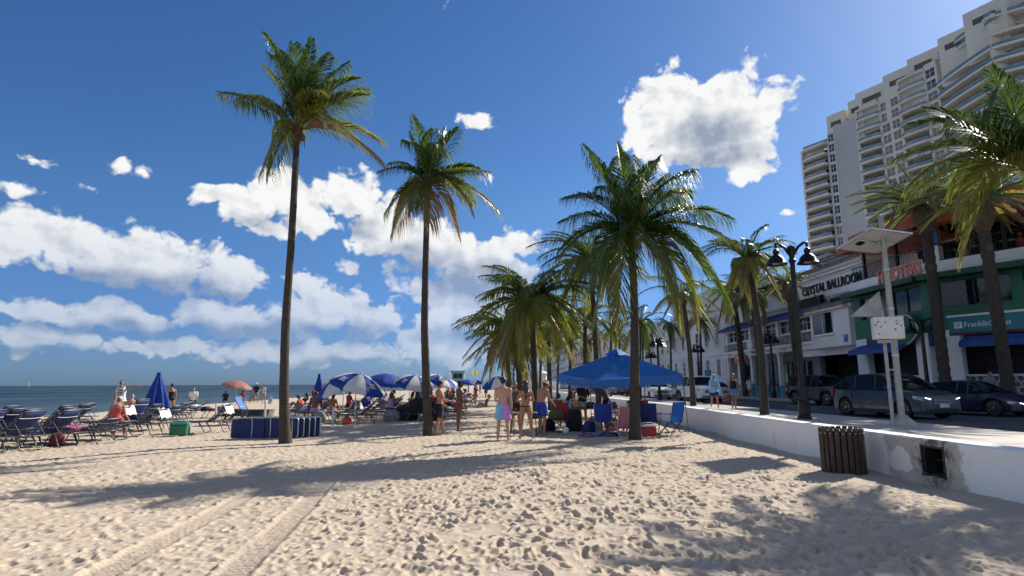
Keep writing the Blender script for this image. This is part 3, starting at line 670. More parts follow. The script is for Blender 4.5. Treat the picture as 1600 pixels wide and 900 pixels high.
    # deck: railings, posts, bar wall, orange roof
    for f, S, L in ((f1, S1, L1), (f2, S2, L2)):
        s0, s1 = sorted((S(.05), S(L-.05))); railing(f, t, s0, s1, 8.12, 1.0, -.12, BLACK, .16)
        part(f, S, 'deck_back_wall', DARK, .3, L, -5.0, -4.6, 8.1, 10.3)
        for q in [i*3.2+.3 for i in range(int(L/3.2)+1)]: part(f, S, 'deck_post', BLACK, q, q+.16, -.9, -.74, 8.1, 10.2)
        part(f, S, 'orange_fascia', ORANGE, -.3, L+.4, -.3, .55, 10.15, 10.75)
        part(f, S, 'orange_roof', ORANGE, -.3, L+.4, -6, -.3, 10.45, 11.4)
    part(f2, S2, 'sign_post', RENDERW, .1, .85, -.5, .02, 8.12, 9.0); p = part(f2, S2, 'menu_board', pm('menu_blue', (.04, .08, .3), .5), .1, .8, -.3, -.22, 9.1, 10.1)
    part(f2, S2, 'menu_frame', ORANGE, .04, .86, -.34, -.3, 9.02, 10.16)
    rr = random.Random(9)
    for i in range(9):
        q = .9+i*1.3; s_ = S2(q); mb = MB(); f2.box(mb, s_-.3, s_+.3, -1.6, -1.0, 8.85, 8.9); f2.box(mb, s_-.03, s_+.03, -1.33, -1.27, 7.9, 8.85)
        mb.build('bar_table', BLACK, t)
    for i in range(8):
        q = 1.5+i*1.3; s_ = S2(q); mb = MB(); mb.ball(f2.p(s_, -1.2, 8.55), (.22, .18, .38), 8, 6); mb.ball(f2.p(s_, -1.2, 9.05), .11, 8, 6)
        o = tag(mb.build('person', [pm('diner_pale', (.5, .48, .45), .8), pm('diner_dark', (.05, .05, .06), .8), pm('diner_red', (.35, .06, .05), .8)][i % 3], None, smooth='all'), 'diner in a %s top seated on the roof deck, %s from the corner' % (['pale', 'dark', 'red'][i % 3], ['first', 'second', 'third', 'fourth', 'fifth', 'sixth', 'seventh', 'eighth'][i]), 'person', 'people seated on the roof deck')
green_building()

# --- wall with the ballroom name, tiled hipped roofs
def ballroom():
    t = thing('ballroom_building', 'white building with ballroom lettering and tiled hipped roofs', 'building')
    f = Fac((26, 39.5), (26, 56)); 
    if f.n.x > 0: f = Fac((26, 56), (26, 39.5))
    fwd = f.a.y < 45
    def S(y): return y-39.5 if fwd else 56-y
    def P(name, m, y0, y1, d0, d1, z0, z1, par=None): s0, s1 = sorted((S(y0), S(y1))); return f.part(name, m, par or t, s0, s1, d0, d1, z0, z1)
    P('front_wall', RENDERW, 40.2, 56, -6, 0, 7.0, 10.1); P('cornice', RENDERW, 40.0, 56, -.1, .35, 10.1, 10.45); P('cornice_step', RENDERW, 40.1, 56, -.1, .2, 9.85, 10.1)
    P('string_course', pm('grey_stone_band', (.38, .38, .40), .8, var=.2, scale=4), 40.2, 56, 0, .14, 7.95, 8.2)
    P('groove', pm('groove_grey', (.4, .4, .42), .8), 40.2, 56, .0, .012, 9.62, 9.66)
    # return wall towards the camera
    g = Fac((26, 40.2), (33, 38.9)); 
    if g.n.y > 0: g = Fac((33, 38.9), (26, 40.2))
    g.part('side_wall', RENDERW, t, 0, g.L, -.4, .0, 7.0, 10.1); g.part('side_cornice', RENDERW, t, 0, g.L, -.1, .33, 10.1, 10.45)
    lettering('CRYSTAL BALLROOM', 1.0, pm('black_letters', (.01, .01, .012), .5), t, f.p(S(44.55), .06, 9.0), f.n, depth=.04, width=8.1, bold=.012)
    s0, s1 = sorted((S(40.0), S(56))); r1 = tiled_roof(t, f, s0, s1, .55, 10.45, -2.6, 11.5, TILEG, .34)
    tiled_roof(t, g, 0, g.L, .5, 10.45, -2.4, 11.5, TILE, .34)
    P('upper_wall', RENDERW, 41.2, 50, -9, -2.6, 10.4, 12.0); g2 = Fac((28.5, 41.4), (36, 40.0)); g2 = g2 if g2.n.y < 0 else Fac((36, 40.0), (28.5, 41.4))
    g2.part('upper_side_wall', RENDERW, t, 0, g2.L, -.4, 0, 10.4, 12.0)
    s0, s1 = sorted((S(41.0), S(50))); tiled_roof(t, f, s0, s1, -2.2, 12.0, -5.2, 13.2, TILE, .34, 'upper_roof'); tiled_roof(t, g2, 0, g2.L, .4, 12.0, -3.0, 13.2, TILE, .34, 'upper_roof')
    s0, s1 = sorted((S(42.2), S(44.6))); window(f, t, s0, s1, 6.95, 7.85, .02, BLACK, GLASSB, 3, 1, sill=False)
    P('black_screen', BLACK, 45.2, 49.4, .3, .5, 7.0, 8.35); P('screen_frame', pm('screen_edge', (.05, .05, .055), .6), 45.1, 49.5, .25, .3, 6.95, 8.4)
ballroom()

# --- white two-storey restaurant with balcony
def restaurant():
    t = thing('balcony_restaurant', 'white two-storey restaurant with columns, balcony and blue awning roof', 'building')
    f = Fac((25, 39.2), (25, 63.5)); 
    if f.n.x > 0: f = Fac((25, 63.5), (25, 39.2))
    fwd = f.a.y < 45
    def S(y): return y-39.2 if fwd else 63.5-y
    def P(name, m, y0, y1, d0, d1, z0, z1, par=None, bev=0): s0, s1 = sorted((S(y0), S(y1))); return f.part(name, m, par or t, s0, s1, d0, d1, z0, z1, bev)
    P('inner_wall', DARK, 39.2, 63.5, -6.4, -5.8, SW, 6.9); P('end_wall', RENDERW, 63.2, 63.5, -6, .0, SW, 7.0); P('near_end_wall', RENDERW, 39.2, 39.5, -6, .0, SW, 7.0)
    P('first_floor_slab', RENDERW, 39.5, 63.2, -5.8, .35, 4.15, 4.75); P('slab_moulding', RENDERW, 39.5, 63.2, .35, .5, 4.55, 4.75); P('ceiling', RENDERW, 39.5, 63.2, -5.8, .1, 6.75, 6.95)
    # plain brown back wall of the upper floor
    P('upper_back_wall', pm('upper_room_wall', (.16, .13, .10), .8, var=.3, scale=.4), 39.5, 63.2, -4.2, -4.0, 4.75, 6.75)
    for y in (45.2, 48.4, 51.4, 54.2, 57, 60, 62.8):
        P('column', RENDERW, y-.22, y+.22, -.3, .16, 4.75, 6.95, bev=.03)
        if y > 47.5: P('column', RENDERW, y-.2, y+.2, -.15, .2, SW+.25, 4.15, bev=.03); P('column_base', RENDERW, y-.3, y+.3, -.2, .3, SW, SW+.25, bev=.02); P('column_cap', RENDERW, y-.28, y+.28, -.2, .28, 3.95, 4.15)
    ys = [45.2, 48.4, 51.4, 54.2, 57, 60, 62.8]
    for a, b in zip(ys, ys[1:]):
        s0, s1 = sorted((S(a+.24), S(b-.24))); w = f.part('window', GLASSD, t, s0, s1, -.22, -.16, 5.75, 6.72); mb = MB(); f.box(mb, s0, s1, -.18, -.08, 5.68, 5.76); f.box(mb, (s0+s1)/2-.03, (s0+s1)/2+.03, -.16, -.1, 5.76, 6.72); f.box(mb, s0, s1, -.16, -.1, 6.35, 6.39); mb.build('frame', WHITE, w)
        railing(f, t, s0, s1, 4.75, .92, -.05, WHITE, .16, r=.022)
        railing(f, t, s0-.2, s1+.2, 4.75, .7, .42, BLACK, .2)
        if a > 47:
            s0, s1 = sorted((S(a+.6), S(b-.6))); d = f.part('glass_door', GLASSD, t, s0, s1, -1.4, -1.3, SW, 3.3); mb = MB(); f.box(mb, s0-.08, s0, -1.4, -1.25, SW, 3.4); f.box(mb, s1, s1+.08, -1.4, -1.25, SW, 3.4); f.box(mb, s0, s1, -1.4, -1.25, 3.3, 3.4); f.box(mb, (s0+s1)/2-.04, (s0+s1)/2+.04, -1.3, -1.24, SW, 3.3); mb.build('frame', BLACK, d)
            P('bracket', RENDERW, a+1.2, a+1.45, .35, .8, 4.3, 4.55)
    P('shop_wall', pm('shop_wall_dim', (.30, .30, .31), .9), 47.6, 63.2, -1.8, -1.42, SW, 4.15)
    # bay at the near end
    b = Fac((24.2, 39.6), (24.2, 44.6)); 
    if b.n.x > 0: b = Fac((24.2, 44.6), (24.2, 39.6))
    b.part('bay_wall', RENDERW, t, 0, b.L, -1.2, 0, 4.1, 6.9); q0, q1 = (1.9, 4.5) if b.a.y < 42 else (.5, 3.1)
    window(b, t, q0, q1, 5.1, 6.6, .02, WHITE, GLASSD, 2, 1)
    g = Fac((24.2, 39.6), (30, 38.9)); g = g if g.n.y < 0 else Fac((30, 38.9), (24.2, 39.6)); g.part('bay_side', RENDERW, t, 0, g.L, -.3, 0, 4.1, 6.9)
    sg = g.part('hanging_sign', BLACK, t, (.6 if g.a.x < 26 else g.L-2.2), (2.2 if g.a.x < 26 else g.L-.6), .1, .25, 5.0, 6.6)
    b.part('blue_notice', pm('blue_notice', (.05, .14, .42), .5), t, (.3 if b.a.y < 42 else b.L-.75), (.75 if b.a.y < 42 else b.L-.3), .0, .04, 4.35, 4.85)
    tiled_roof(t, b, -.2, b.L+.2, .5, 6.95, -2.2, 7.7, TILEG, .32, 'bay_roof'); b.part('bay_cornice', RENDERW, t, -.1, b.L+.1, -.2, .4, 6.7, 6.95); g.part('bay_side_cornice', RENDERW, t, 0, g.L, -.1, .35, 6.7, 6.95)
    s0, s1 = sorted((S(44.6), S(63.7))); tiled_roof(t, f, s0, s1, -.3, 7.45, -3.6, 8.5, TILEG, .34)
    mb = MB(); a_, b_ = f.p(s0, .95, 6.98), f.p(s1, .95, 6.98); mb.add([a_, b_, f.p(s1, -.3, 7.5), f.p(s0, -.3, 7.5), f.p(s0, .95, 6.84), f.p(s1, .95, 6.84), f.p(s1, -.3, 6.96), f.p(s0, -.3, 6.96)], [(0, 1, 2, 3), (0, 4, 5, 1), (4, 7, 6, 5), (1, 5, 6, 2), (3, 7, 4, 0)]); mb.build('blue_awning', BLUEAWN, t)
    mb = MB(); n = int((s1-s0)/.6)
    for i in range(n): q = lerp(s0, s1, (i+.5)/n); mb.tube([f.p(q, .95, 7.0), f.p(q, -.3, 7.52)], .03, 4)
    mb.build('awning_ribs', BLUEAWN, t)
    for i in range(9):   # rooftop plant
        y = 46+i*1.9; P('roof_unit', GREYP if i % 2 else RENDERW, y, y+1.1, -4.6, -3.6, 8.3, 9.0+.3*(i % 3))
    # small shop sign, round plaque, awnings below
    P('sign_board', pm('red_orange_board', (.55, .10, .06), .5), 57.4, 60.0, .5, .58, 3.72, 4.35); lettering('MA', .5, pm('sign_cream', (.8, .66, .5), .5), t, f.p(S(59.2), .59, 4.05), f.n, depth=.01, bold=.01); P('sign_yellow_strip', pm('sign_amber', (.6, .36, .1), .5), 57.4, 60.0, .585, .60, 3.6, 3.72)
    mb = MB(); c = f.p(S(54.9), 1.1, 5.0); mb.ball(c, (.08, .62, .62), 14, 10); mb.build('round_plaque', WHITE, t, smooth='all')
    P('dim_car_park_wall', DARK, 39.5, 47.6, -3.0, -2.8, SW, 4.15); P('lintel', RENDERW, 39.5, 47.6, -.4, .1, 3.6, 4.15)
    # turquoise ramp walls with handrails in front
    TQ = pm('turquoise_paint', (.10, .33, .42), .7); P('ramp_wall', TQ, 49, 58, 1.0, 1.15, SW, 1.35); 
    mb = MB()
    for a in range(6): f.box(mb, S(49.4+a*1.6)-.025, S(49.4+a*1.6)+.025, 1.3, 1.35, SW, 1.5)
    x0, x1 = sorted((S(49.4), S(57.4))); f.box(mb, x0, x1, 1.3, 1.35, 1.45, 1.5); f.box(mb, x0, x1, 1.3, 1.35, .95, .99); mb.build('ramp_handrail', BLACK, t)
restaurant()

# --- white hotel further on
def hotel():
    t = thing('white_hotel', 'white three-storey hotel with small paned windows left of the balcony restaurant', 'building')
    for (y0, y1, x, h, rows, wy) in [(64.2, 75, 25.2, 8.9, (2.2, 5.6), (66.2, 69.6, 72.8)), (75, 88, 24.8, 8.9, (2.2, 5.6), (77, 80.5, 84, 86.8)), (88, 112, 24.4, 10.4, (2.2, 5.2, 8.1), (90.5, 94.5, 98.5, 103, 108))]:
        f = Fac((x, y0), (x, y1)); f = f if f.n.x < 0 else Fac((x, y1), (x, y0)); fw_ = f.a.y == y0
        f.part('wall', STUCCO, t, 0, f.L, -9, 0, SW, h); f.part('parapet', STUCCO, t, -.05, f.L+.05, -.3, .12, h, h+.35)
        f.part('plinth', pm('blue_grey_plinth', (.16, .19, .24), .8), t, 0, f.L, 0, .1, SW, 1.1); f.part('band', STUCCO, t, 0, f.L, 0, .09, 4.6, 4.78)
        for z in rows:
            for y in wy:
                s = y-y0 if fw_ else y1-y; window(f, t, s-.5, s+.5, z+.2, z+2.0, .02, WHITE, GLASSD, 2, 3, .06)
        # end wall facing the camera, with a window
        g = Fac((x, y0), (x+9, y0)); g = g if g.n.y < 0 else Fac((x+9, y0), (x, y0))
        for z in rows[:2]: window(g, t, g.L/2-2.5, g.L/2-1.5, z+.2, z+2.0, .02, WHITE, GLASSD, 2, 3, .06)
    mb = MB(); mb.lathe([(2.0, 8.9), (2.0, 12.2), (2.15, 12.2), (2.15, 12.5), (1.7, 12.7)], 18, (27.6, 79, 0)); mb.build('round_turret', STUCCO, t, smooth=True)
    mb = MB(); mb.box((28.4, 73, 10.3), (4.5, 6, 2.9)); mb.build('cream_roof_block', CREAM, t)
    f = Fac((26.14, 70), (26.14, 76)); f = f if f.n.x < 0 else Fac((26.14, 76), (26.14, 70)); 
    for s in (1.4, 4.4): window(f, t, s-.35, s+.35, 9.6, 11.2, .02, WHITE, GLASSD, 1, 3, .05)
    # door canopy and hedge pots at the foot
    f = Fac((25.2, 64.2), (25.2, 75)); f = f if f.n.x < 0 else Fac((25.2, 75), (25.2, 64.2)); f.part('blue_door', pm('blue_door', (.05, .13, .30), .6), t, 4.4, 6.2, .0, .12, SW, 3.1)
hotel()
rr = random.Random(8)
for i, (x, y0, y1, h, lab) in enumerate([(25.5, 116, 150, 11, 'pale low-rise hotel past the white hotel'), (26, 156, 210, 14, 'mid-rise hotel with window rows in the distance'), (27, 220, 330, 20, 'farthest hotel block along the beach road'), (46, 108, 150, 21, 'cream block standing behind the pale low-rise hotel')]):
    t = thing('distant_hotel', lab, 'building'); f = Fac((x, y0), (x, y1)); f = f if f.n.x < 0 else Fac((x, y1), (x, y0)); f.part('wall', CREAM if i % 2 else STUCCO, t, 0, f.L, -14, 0, .2, h)
    f.part('parapet', STUCCO, t, -.1, f.L+.1, -14.1, .15, h, h+.4)
    for z in range(2, int(h)-2, 3):
        for q in range(int(f.L/4)): f.part('window', GLASSD, t, 1+q*4, 3+q*4, -.05, .03, z, z+1.6)
        f.part('balcony', STUCCO, t, .5, f.L-.5, 0, .9, z-.5, z-.3)
def shrubs(label, pts, r, seed):
    rr = random.Random(seed); t = thing('hedge', label, 'hedge', pts[0]); V, F = [], []
    for p in pts:
        for i in range(420):
            a, b = rr.uniform(0, 6.28), rr.uniform(0, 1); q = r*rr.uniform(.5, 1); c = Vector(p)-Vector(pts[0])+Vector((q*math.cos(a)*math.sqrt(1-b*b), q*math.sin(a)*math.sqrt(1-b*b), b*q*1.2)); d = Vector((rr.uniform(-1, 1), rr.uniform(-1, 1), rr.uniform(-.3, 1))).normalized()*.16; e = d.orthogonal().normalized()*.06
            o = len(V); V += [c-e, c+d*.5+e, c+d, c+d*.5-e*1.5]; F.append((o, o+1, o+2, o+3))
    mb = MB(); mb.add(V, F); mb.build('foliage', LEAF0, t)
LEAF0 = pm('shrub_leaf', (.035, .07, .02), .6, var=.4, scale=3, trans=.25)
shrubs('dark clipped hedge along the foot of the white hotel', [(24.2, 65+i*1.7, SW) for i in range(12)], .9, 4)
shrubs('bushy hedge by the far hotels', [(23.8, 90+i*3, SW) for i in range(12)], 1.3, 5)

# --- gateway pier on the beach wall
def gate_pier():
    t = thing('gate_pier', 'white beach gateway pier with ball finial and scroll', 'gate', (6.35, 80, 0))
    mb = MB(); mb.box((0, 0, .9), (1.9, 1.9, 1.9), bev=.04); mb.build('pier_base', WHITE, t)
    mb = MB(); mb.lathe([(.78, 1.85), (.78, 2.75), (1.0, 2.8), (1.0, 2.95), (.85, 3.05), (.6, 3.2), (.25, 3.3)], 16); mb.build('pier_drum', WHITE, t, smooth=True)
    mb = MB(); mb.ball((0, 0, 3.62), .36, 12, 8); mb.build('ball_finial', WHITE, t, smooth='all')
    mb = MB(); pts = [(1.0+.95*math.cos(a)+.6, -.2, 1.3+.62*math.sin(a)) for a in [i*2*math.pi/24 for i in range(24)]]; mb.loft([pts, [(p[0], .2, p[2]) for p in pts]]); mb.build('scroll', WHITE, t)
    mb = MB(); mb.box((2.2, -.3, .4), (2.6, 1.3, .9), bev=.03); mb.build('bench_wall', WHITE, t)
    mb = MB(); mb.box((-1.6, 1.5, 1.0), (.7, .7, 3.2), bev=.03); mb.ball((-1.6, 1.5, 2.8), .28, 10, 6); mb.build('rear_post', WHITE, t)
gate_pier()

# ------------------------------------------------------------------ palms
def leaf_mat(name, a, b, tip, trans=.45):
    m = bpy.data.materials.new(name); m.use_nodes = True; t = m.node_tree; k = NT(t); p = t.nodes['Principled BSDF']
    tc = k.n('ShaderNodeTexCoord').outputs['Object']
    at = k.n('ShaderNodeAttribute', attribute_name='along').outputs['Fac']
    oi = k.n('ShaderNodeObjectInfo').outputs['Random']
    c = k.mix(k.noise(tc, 3.5, 2), a, b)
    c = k.mix(k.m('MULTIPLY', k.smooth(at, .45, 1.), k.m('MULTIPLY_ADD', oi, .6, .12)), c, tip)
    t.links.new(c, p.inputs['Base Color']); p.inputs['Roughness'].default_value = .38; p.inputs['Specular IOR Level'].default_value = .6
    tr = k.n('ShaderNodeBsdfTranslucent'); t.links.new(k.mix(1., k.mix(.35, c, tip), (1.35, 1.45, 1.1), 'MULTIPLY'), tr.inputs[0]); ms = k.n('ShaderNodeMixShader'); ms.inputs[0].default_value = trans
    t.links.new(p.outputs[0], ms.inputs[1]); t.links.new(tr.outputs[0], ms.inputs[2]); t.links.new(ms.outputs[0], t.nodes['Material Output'].inputs[0])
    return m
LEAF = [leaf_mat('frond_green', (.028, .068, .015), (.06, .118, .024), (.13, .17, .03), .45),
        leaf_mat('frond_olive', (.055, .092, .02), (.12, .155, .03), (.26, .245, .05), .47),
        leaf_mat('frond_yellowing', (.12, .14, .026), (.22, .215, .042), (.32, .24, .07), .46),
        leaf_mat('frond_dry', (.20, .13, .06), (.30, .21, .11), (.33, .24, .14), .3),
        leaf_mat('frond_blue_green', (.05, .085, .04), (.10, .135, .06), (.16, .17, .07), .35)]
RACHIS = pm('frond_rib', (.16, .17, .05), .5, var=.2, scale=6)
BARK = bpy.data.materials.new('palm_bark'); BARK.use_nodes = True
def _bark():
    t = BARK.node_tree; k = NT(t); b = t.nodes['Principled BSDF']; tc = k.n('ShaderNodeTexCoord').outputs['Object']
    c = k.mix(k.noise(k.v('MULTIPLY', tc, (5, 5, 1.3)), 1.5, 5, .65), (.026, .021, .017), (.08, .066, .053))
    wv = k.n('ShaderNodeTexWave', wave_type='BANDS', bands_direction='Z'); wv.inputs['Scale'].default_value = 3.4; wv.inputs['Distortion'].default_value = 6.; wv.inputs['Detail'].default_value = 2; t.links.new(tc, wv.inputs['Vector'])
    c = k.mix(k.ramp(wv.outputs['Fac'], [(.0, .28), (.25, 0.)]), c, (.03, .023, .018))
    c = k.mix(k.ramp(k.noise(tc, 2.2, 3), [(.6, 0.), (.72, .6)]), c, (.12, .105, .088))
    t.links.new(c, b.inputs['Base Color']); b.inputs['Roughness'].default_value = .92
    bn = k.n('ShaderNodeBump'); bn.inputs['Strength'].default_value = .6; bn.inputs['Distance'].default_value = .025
    t.links.new(k.m('ADD', k.m('MULTIPLY', wv.outputs['Fac'], .35), k.noise(tc, 18, 4)), bn.inputs['Height']); t.links.new(bn.outputs[0], b.inputs['Normal'])
_bark()
FIBRE = pm('crown_fibre', (.13, .085, .045), .95, var=.3, scale=9, bump=.6, bscale=30)
NUTM = pm('coconut_husk', (.12, .10, .03), .55, var=.35, scale=8)

def frond_mesh(tip, sag=.35, pairs=52, llen=.62, rr=None, droop=.55, wind=(0, 0, 0), stiff=.0, width=.034, thin=1., broken=0., side=None):
    """one feather leaf from the origin to tip (metres): rib plus two rows of leaflets hanging off it"""
    rr = rr or rnd; tip = Vector(tip); L = tip.length
    c1 = tip*.45+Vector((0, 0, sag*L)); path = bez((0, 0, 0), c1, tip, 20)
    mb = MB(); mb.mi = 1
    mb.tube(path, [lerp(.026, .005, (i/20)**.8) for i in range(21)], 4, True)
    mb.mi = 0
    V, F, A = [], [], []
    W = Vector(wind); twist = rr.uniform(-.5, .5)
    for i in range(pairs):
        t = .10+.90*(i+.5)/pairs; q = t*20; j = min(int(q), 19); f = q-j
        p = path[j].lerp(path[j+1], f); tg = (path[j+1]-path[j]).normalized()
        sd = tg.cross(Vector((0, 0, 1)))
        sd = sd.normalized() if sd.length > .05 else Vector((1, 0, 0))
        upv = sd.cross(tg).normalized()
        prof = (math.sin(math.pi*min(1, .20+t*.74))**.7)*(1-.1*t)
        for s in (-1, 1):
            if rr.random() < broken: continue
            l = llen*prof*rr.uniform(.85, 1.12)
            if l < .06: l = .06
            an = lerp(.95, .45, t)+rr.uniform(-.12, .12)
            rot = Quaternion(tg, twist*t*1.2)
            d = rot @ (tg*math.cos(an)+sd*s*math.sin(an)+upv*(.30*(1-t)+stiff)).normalized()
            hang = Vector((0, 0, -1))*(droop*rr.uniform(.6, 1.35)*(.5+.6*t))+W*rr.uniform(.5, 1.3)
            m1 = p+d*l*.48+hang*l*.16; e = p+d*l*.70+hang*l*.80
            w = width*rr.uniform(.8, 1.15)*thin
            wn = (d.cross(upv)).normalized()*w*.5
            wn = rot @ (wn*.85+upv*w*.3*s) if True else wn
            b0 = len(V); V += [p-wn*.45, p+wn*.45, m1+wn, m1-wn, e]
            F += [(b0, b0+1, b0+2, b0+3), (b0+3, b0+2, b0+4)]
            A += [t*.75, t*.75, t*.8+.1, t*.8+.1, min(1, t*.8+.28)]
    n0 = len(mb.V); mb.add(V, F)
    return mb, [0.]*n0+A
def frond_data(mats, **k):
    mb, A = frond_mesh(**k); me = mb.mesh('frond', mats); at = me.attributes.new('along', 'FLOAT', 'POINT'); at.data.foreach_set('value', A)
    return me
# shared frond shapes for the palms further off: (upright, arching, level, hanging) x 3, unit length 1 m along +X, in each leaf colour
LIB = {}
def lib(kind, age, var, date=False):
    key = (kind, age, var, date)
    if key not in LIB:
        tipz = (.55, .15, -.38, -.82)[kind]; r_ = math.sqrt(1-tipz*tipz); rr = random.Random(hash((kind, var, date)) & 0xffff)
        LIB[key] = frond_data([LEAF[4 if date and age < 2 else age], RACHIS], tip=(r_, rr.uniform(-.15, .15), tipz), sag=(.36, .40, .40, .42)[kind]*(.75 if date else 1), pairs=44, llen=.21 if date else .33, rr=rr,
                              droop=.35 if date else rr.uniform(.6, 1.0), wind=(0, 0, 0), width=.017 if not date else .011, stiff=.25 if date else 0)
        # thin rib for unit-length leaf
    return LIB[key]
def trunk(t, path, r0, r1, base=1.5, date=False, rr=None):
    rr = rr or rnd; P = [Vector(p) for p in path]
    # resample smooth
    n = 44; pts = []
    cum = [0]
    for a, b in zip(P, P[1:]): cum.append(cum[-1]+(b-a).length)
    xs = [p.x for p in P]; ys = [p.y for p in P]; zs = [p.z for p in P]
    raw = [Vector((interp(cum, xs, s), interp(cum, ys, s), interp(cum, zs, s))) for s in [cum[-1]*i/n for i in range(n+1)]]
    for _ in range(4): raw = [raw[0]]+[(raw[i-1]+raw[i]*2+raw[i+1])/4 for i in range(1, n)]+[raw[-1]]
    rad = []
    for i in range(n+1):
        s = i/n; r = lerp(r0, r1, s**.7)*(1+(base-1)*math.exp(-s*cum[-1]/.35))
        rad.append(r*(1+(.07 if date else .012)*(1 if i % 2 else -1))*rr.uniform(.97, 1.03))
    mb = MB(); mb.tube(raw, rad, 14); o = mb.build('trunk', BARK, t, smooth='all'); return raw
def frond_obj(me, t, loc, rot=None, scale=None):
    o = link('frond', me, t, loc)
    if rot is not None: o.rotation_euler = rot
    if scale: o.scale = (scale,)*3 if not isinstance(scale, tuple) else scale
    return o
def crown_extras(t, c, s=1., nuts=True, rr=None):
    rr = rr or rnd; mb = MB()
    mb.lathe([(.13*s, -.45*s), (.17*s, -.2*s), (.2*s, .0), (.14*s, .25*s), (.05*s, .5*s)], 10, c); mb.build('crown_heart', FIBRE, t, smooth='all')
    if nuts:
        for i in range(rr.randint(3, 5)):
            a = rr.uniform(0, 6.28); mb = MB(); mb.ball((0, 0, 0), (.10*s, .10*s, .13*s), 8, 6); mb.build('coconut', NUTM, t, smooth='all', loc=Vector(c)+Vector((math.cos(a)*.24*s, math.sin(a)*.24*s, -.28*s-rr.uniform(0, .12))))
    mb = MB()
    for i in range(5):
        a = rr.uniform(0, 6.28); e = Vector((math.cos(a)*.3*s, math.sin(a)*.3*s, -.65*s)); mb.tube(bez((0, 0, -.1), (math.cos(a)*.3*s, math.sin(a)*.3*s, .05), e, 5), [.02, .02, .018, .012, .01, .006], 4)
    mb.build('dry_stalks', LEAF[3], t, loc=c)
def hero(label, base, path, fr, r0, r1, llen, wind, seed, fill=6, fillr=1.8):
    rr = random.Random(seed); t = thing('coconut_palm', label, 'palm tree', base)
    B = Vector(base); raw = trunk(t, [Vector(p)-B for p in path], r0, r1, rr=rr); c = raw[-1]
    for (dx, dz, dy, sag, age) in fr:
        L = math.sqrt(dx*dx+dy*dy+dz*dz)
        me = frond_data([LEAF[age], RACHIS], tip=(dx, dy, dz), sag=max(sag, .16), pairs=int(34+19*L), llen=llen*1.32*rr.uniform(.88, 1.12)*min(1.1, .5+L*.25), rr=rr, droop=rr.uniform(.55, 1.05), wind=wind, broken=.04 if age < 2 else .12)
        frond_obj(me, t, c+Vector((0, 0, rr.uniform(-.05, .12))))
    crown_extras(t, c+Vector((0, 0, -.02)), .8, True, rr)
    return t
S1 = .0194
def F(cx, cy, s, L):   # frond tips read off relative to the crown's heart: (right, down) in crown units, depth, arch, colour
    return [((x-cx)*s, (cy-y)*s, dy, sag, age) for x, y, dy, sag, age in L]
hero('tallest coconut palm, tall thin curved trunk, left of the other beach palms', (-5.77, 17.25, -.05),
     [(-5.77, 17.25, -.2), (-5.90, 17.25, 1.2), (-5.97, 17.25, 3.2), (-5.93, 17.25, 6.0), (-5.94, 17.25, 9.2)],
     F(463, 203, S1, [(350, 148, -.4, .20, 1), (352, 128, .9, .28, 0), (393, 78, .6, .16, 1), (420, 70, -.8, .22, 0), (482, 54, -.3, .05, 0), (478, 60, .8, .08, 0), (530, 80, .3, .18, 0), (560, 128, -.5, .30, 1),
                     (555, 100, 1.1, .25, 0), (578, 160, -.7, .24, 1), (590, 208, .5, .24, 2), (596, 262, -.2, .30, 3), (520, 185, -1.6, .50, 2), (535, 215, -1.2, .45, 2), (420, 285, -.5, .62, 2), (412, 262, .6, .55, 1), (430, 110, 1.4, .25, 0),
                     (505, 110, 1.5, .22, 0), (500, 130, -1.5, .45, 0), (445, 120, -1.5, .40, 0), (470, 95, -1.1, .25, 0), (400, 175, 1.6, .30, 1), (540, 190, 1.6, .3, 1), (440, 90, -.6, .2, 0), (515, 95, -.6, .2, 0)]),
     .15, .085, .80, (.30, .05, .0), 11)
S2 = .0214
hero('coconut palm with a single straight trunk, second from the left on the beach', (-2.02, 19.22, -.05),
     [(-2.0, 19.22, -.2), (-2.10, 19.22, 1.2), (-2.22, 19.22, 3.4), (-2.22, 19.22, 5.6), (-2.20, 19.22, 8.1)],
     F(667, 275, S2, [(636, 178, .3, .16, 0), (645, 172, -.6, .12, 0), (690, 176, .2, .14, 0), (715, 195, -.8, .25, 0), (605, 232, .3, .35, 0), (598, 262, -.6, .40, 0), (600, 305, .4, .45, 1), (618, 352, -.5, .60, 2), (612, 330, .8, .5, 3), (745, 240, .3, .32, 0), (760, 258, -.6, .25, 1),
                     (778, 310, .2, .35, 1), (735, 318, -.9, .50, 2), (715, 352, .3, .50, 3), (675, 340, -.7, .60, 3), (650, 330, -1.0, .55, 1), (660, 190, 1.2, .2, 0), (720, 220, 1.3, .3, 0), (640, 230, -1.5, .45, 0), (690, 235, -1.5, .45, 0), (625, 265, 1.4, .4, 1), (735, 280, 1.3, .4, 1), (680, 205, -1.1, .3, 0)]),
     .16, .09, .82, (.12, .05, 0), 12)
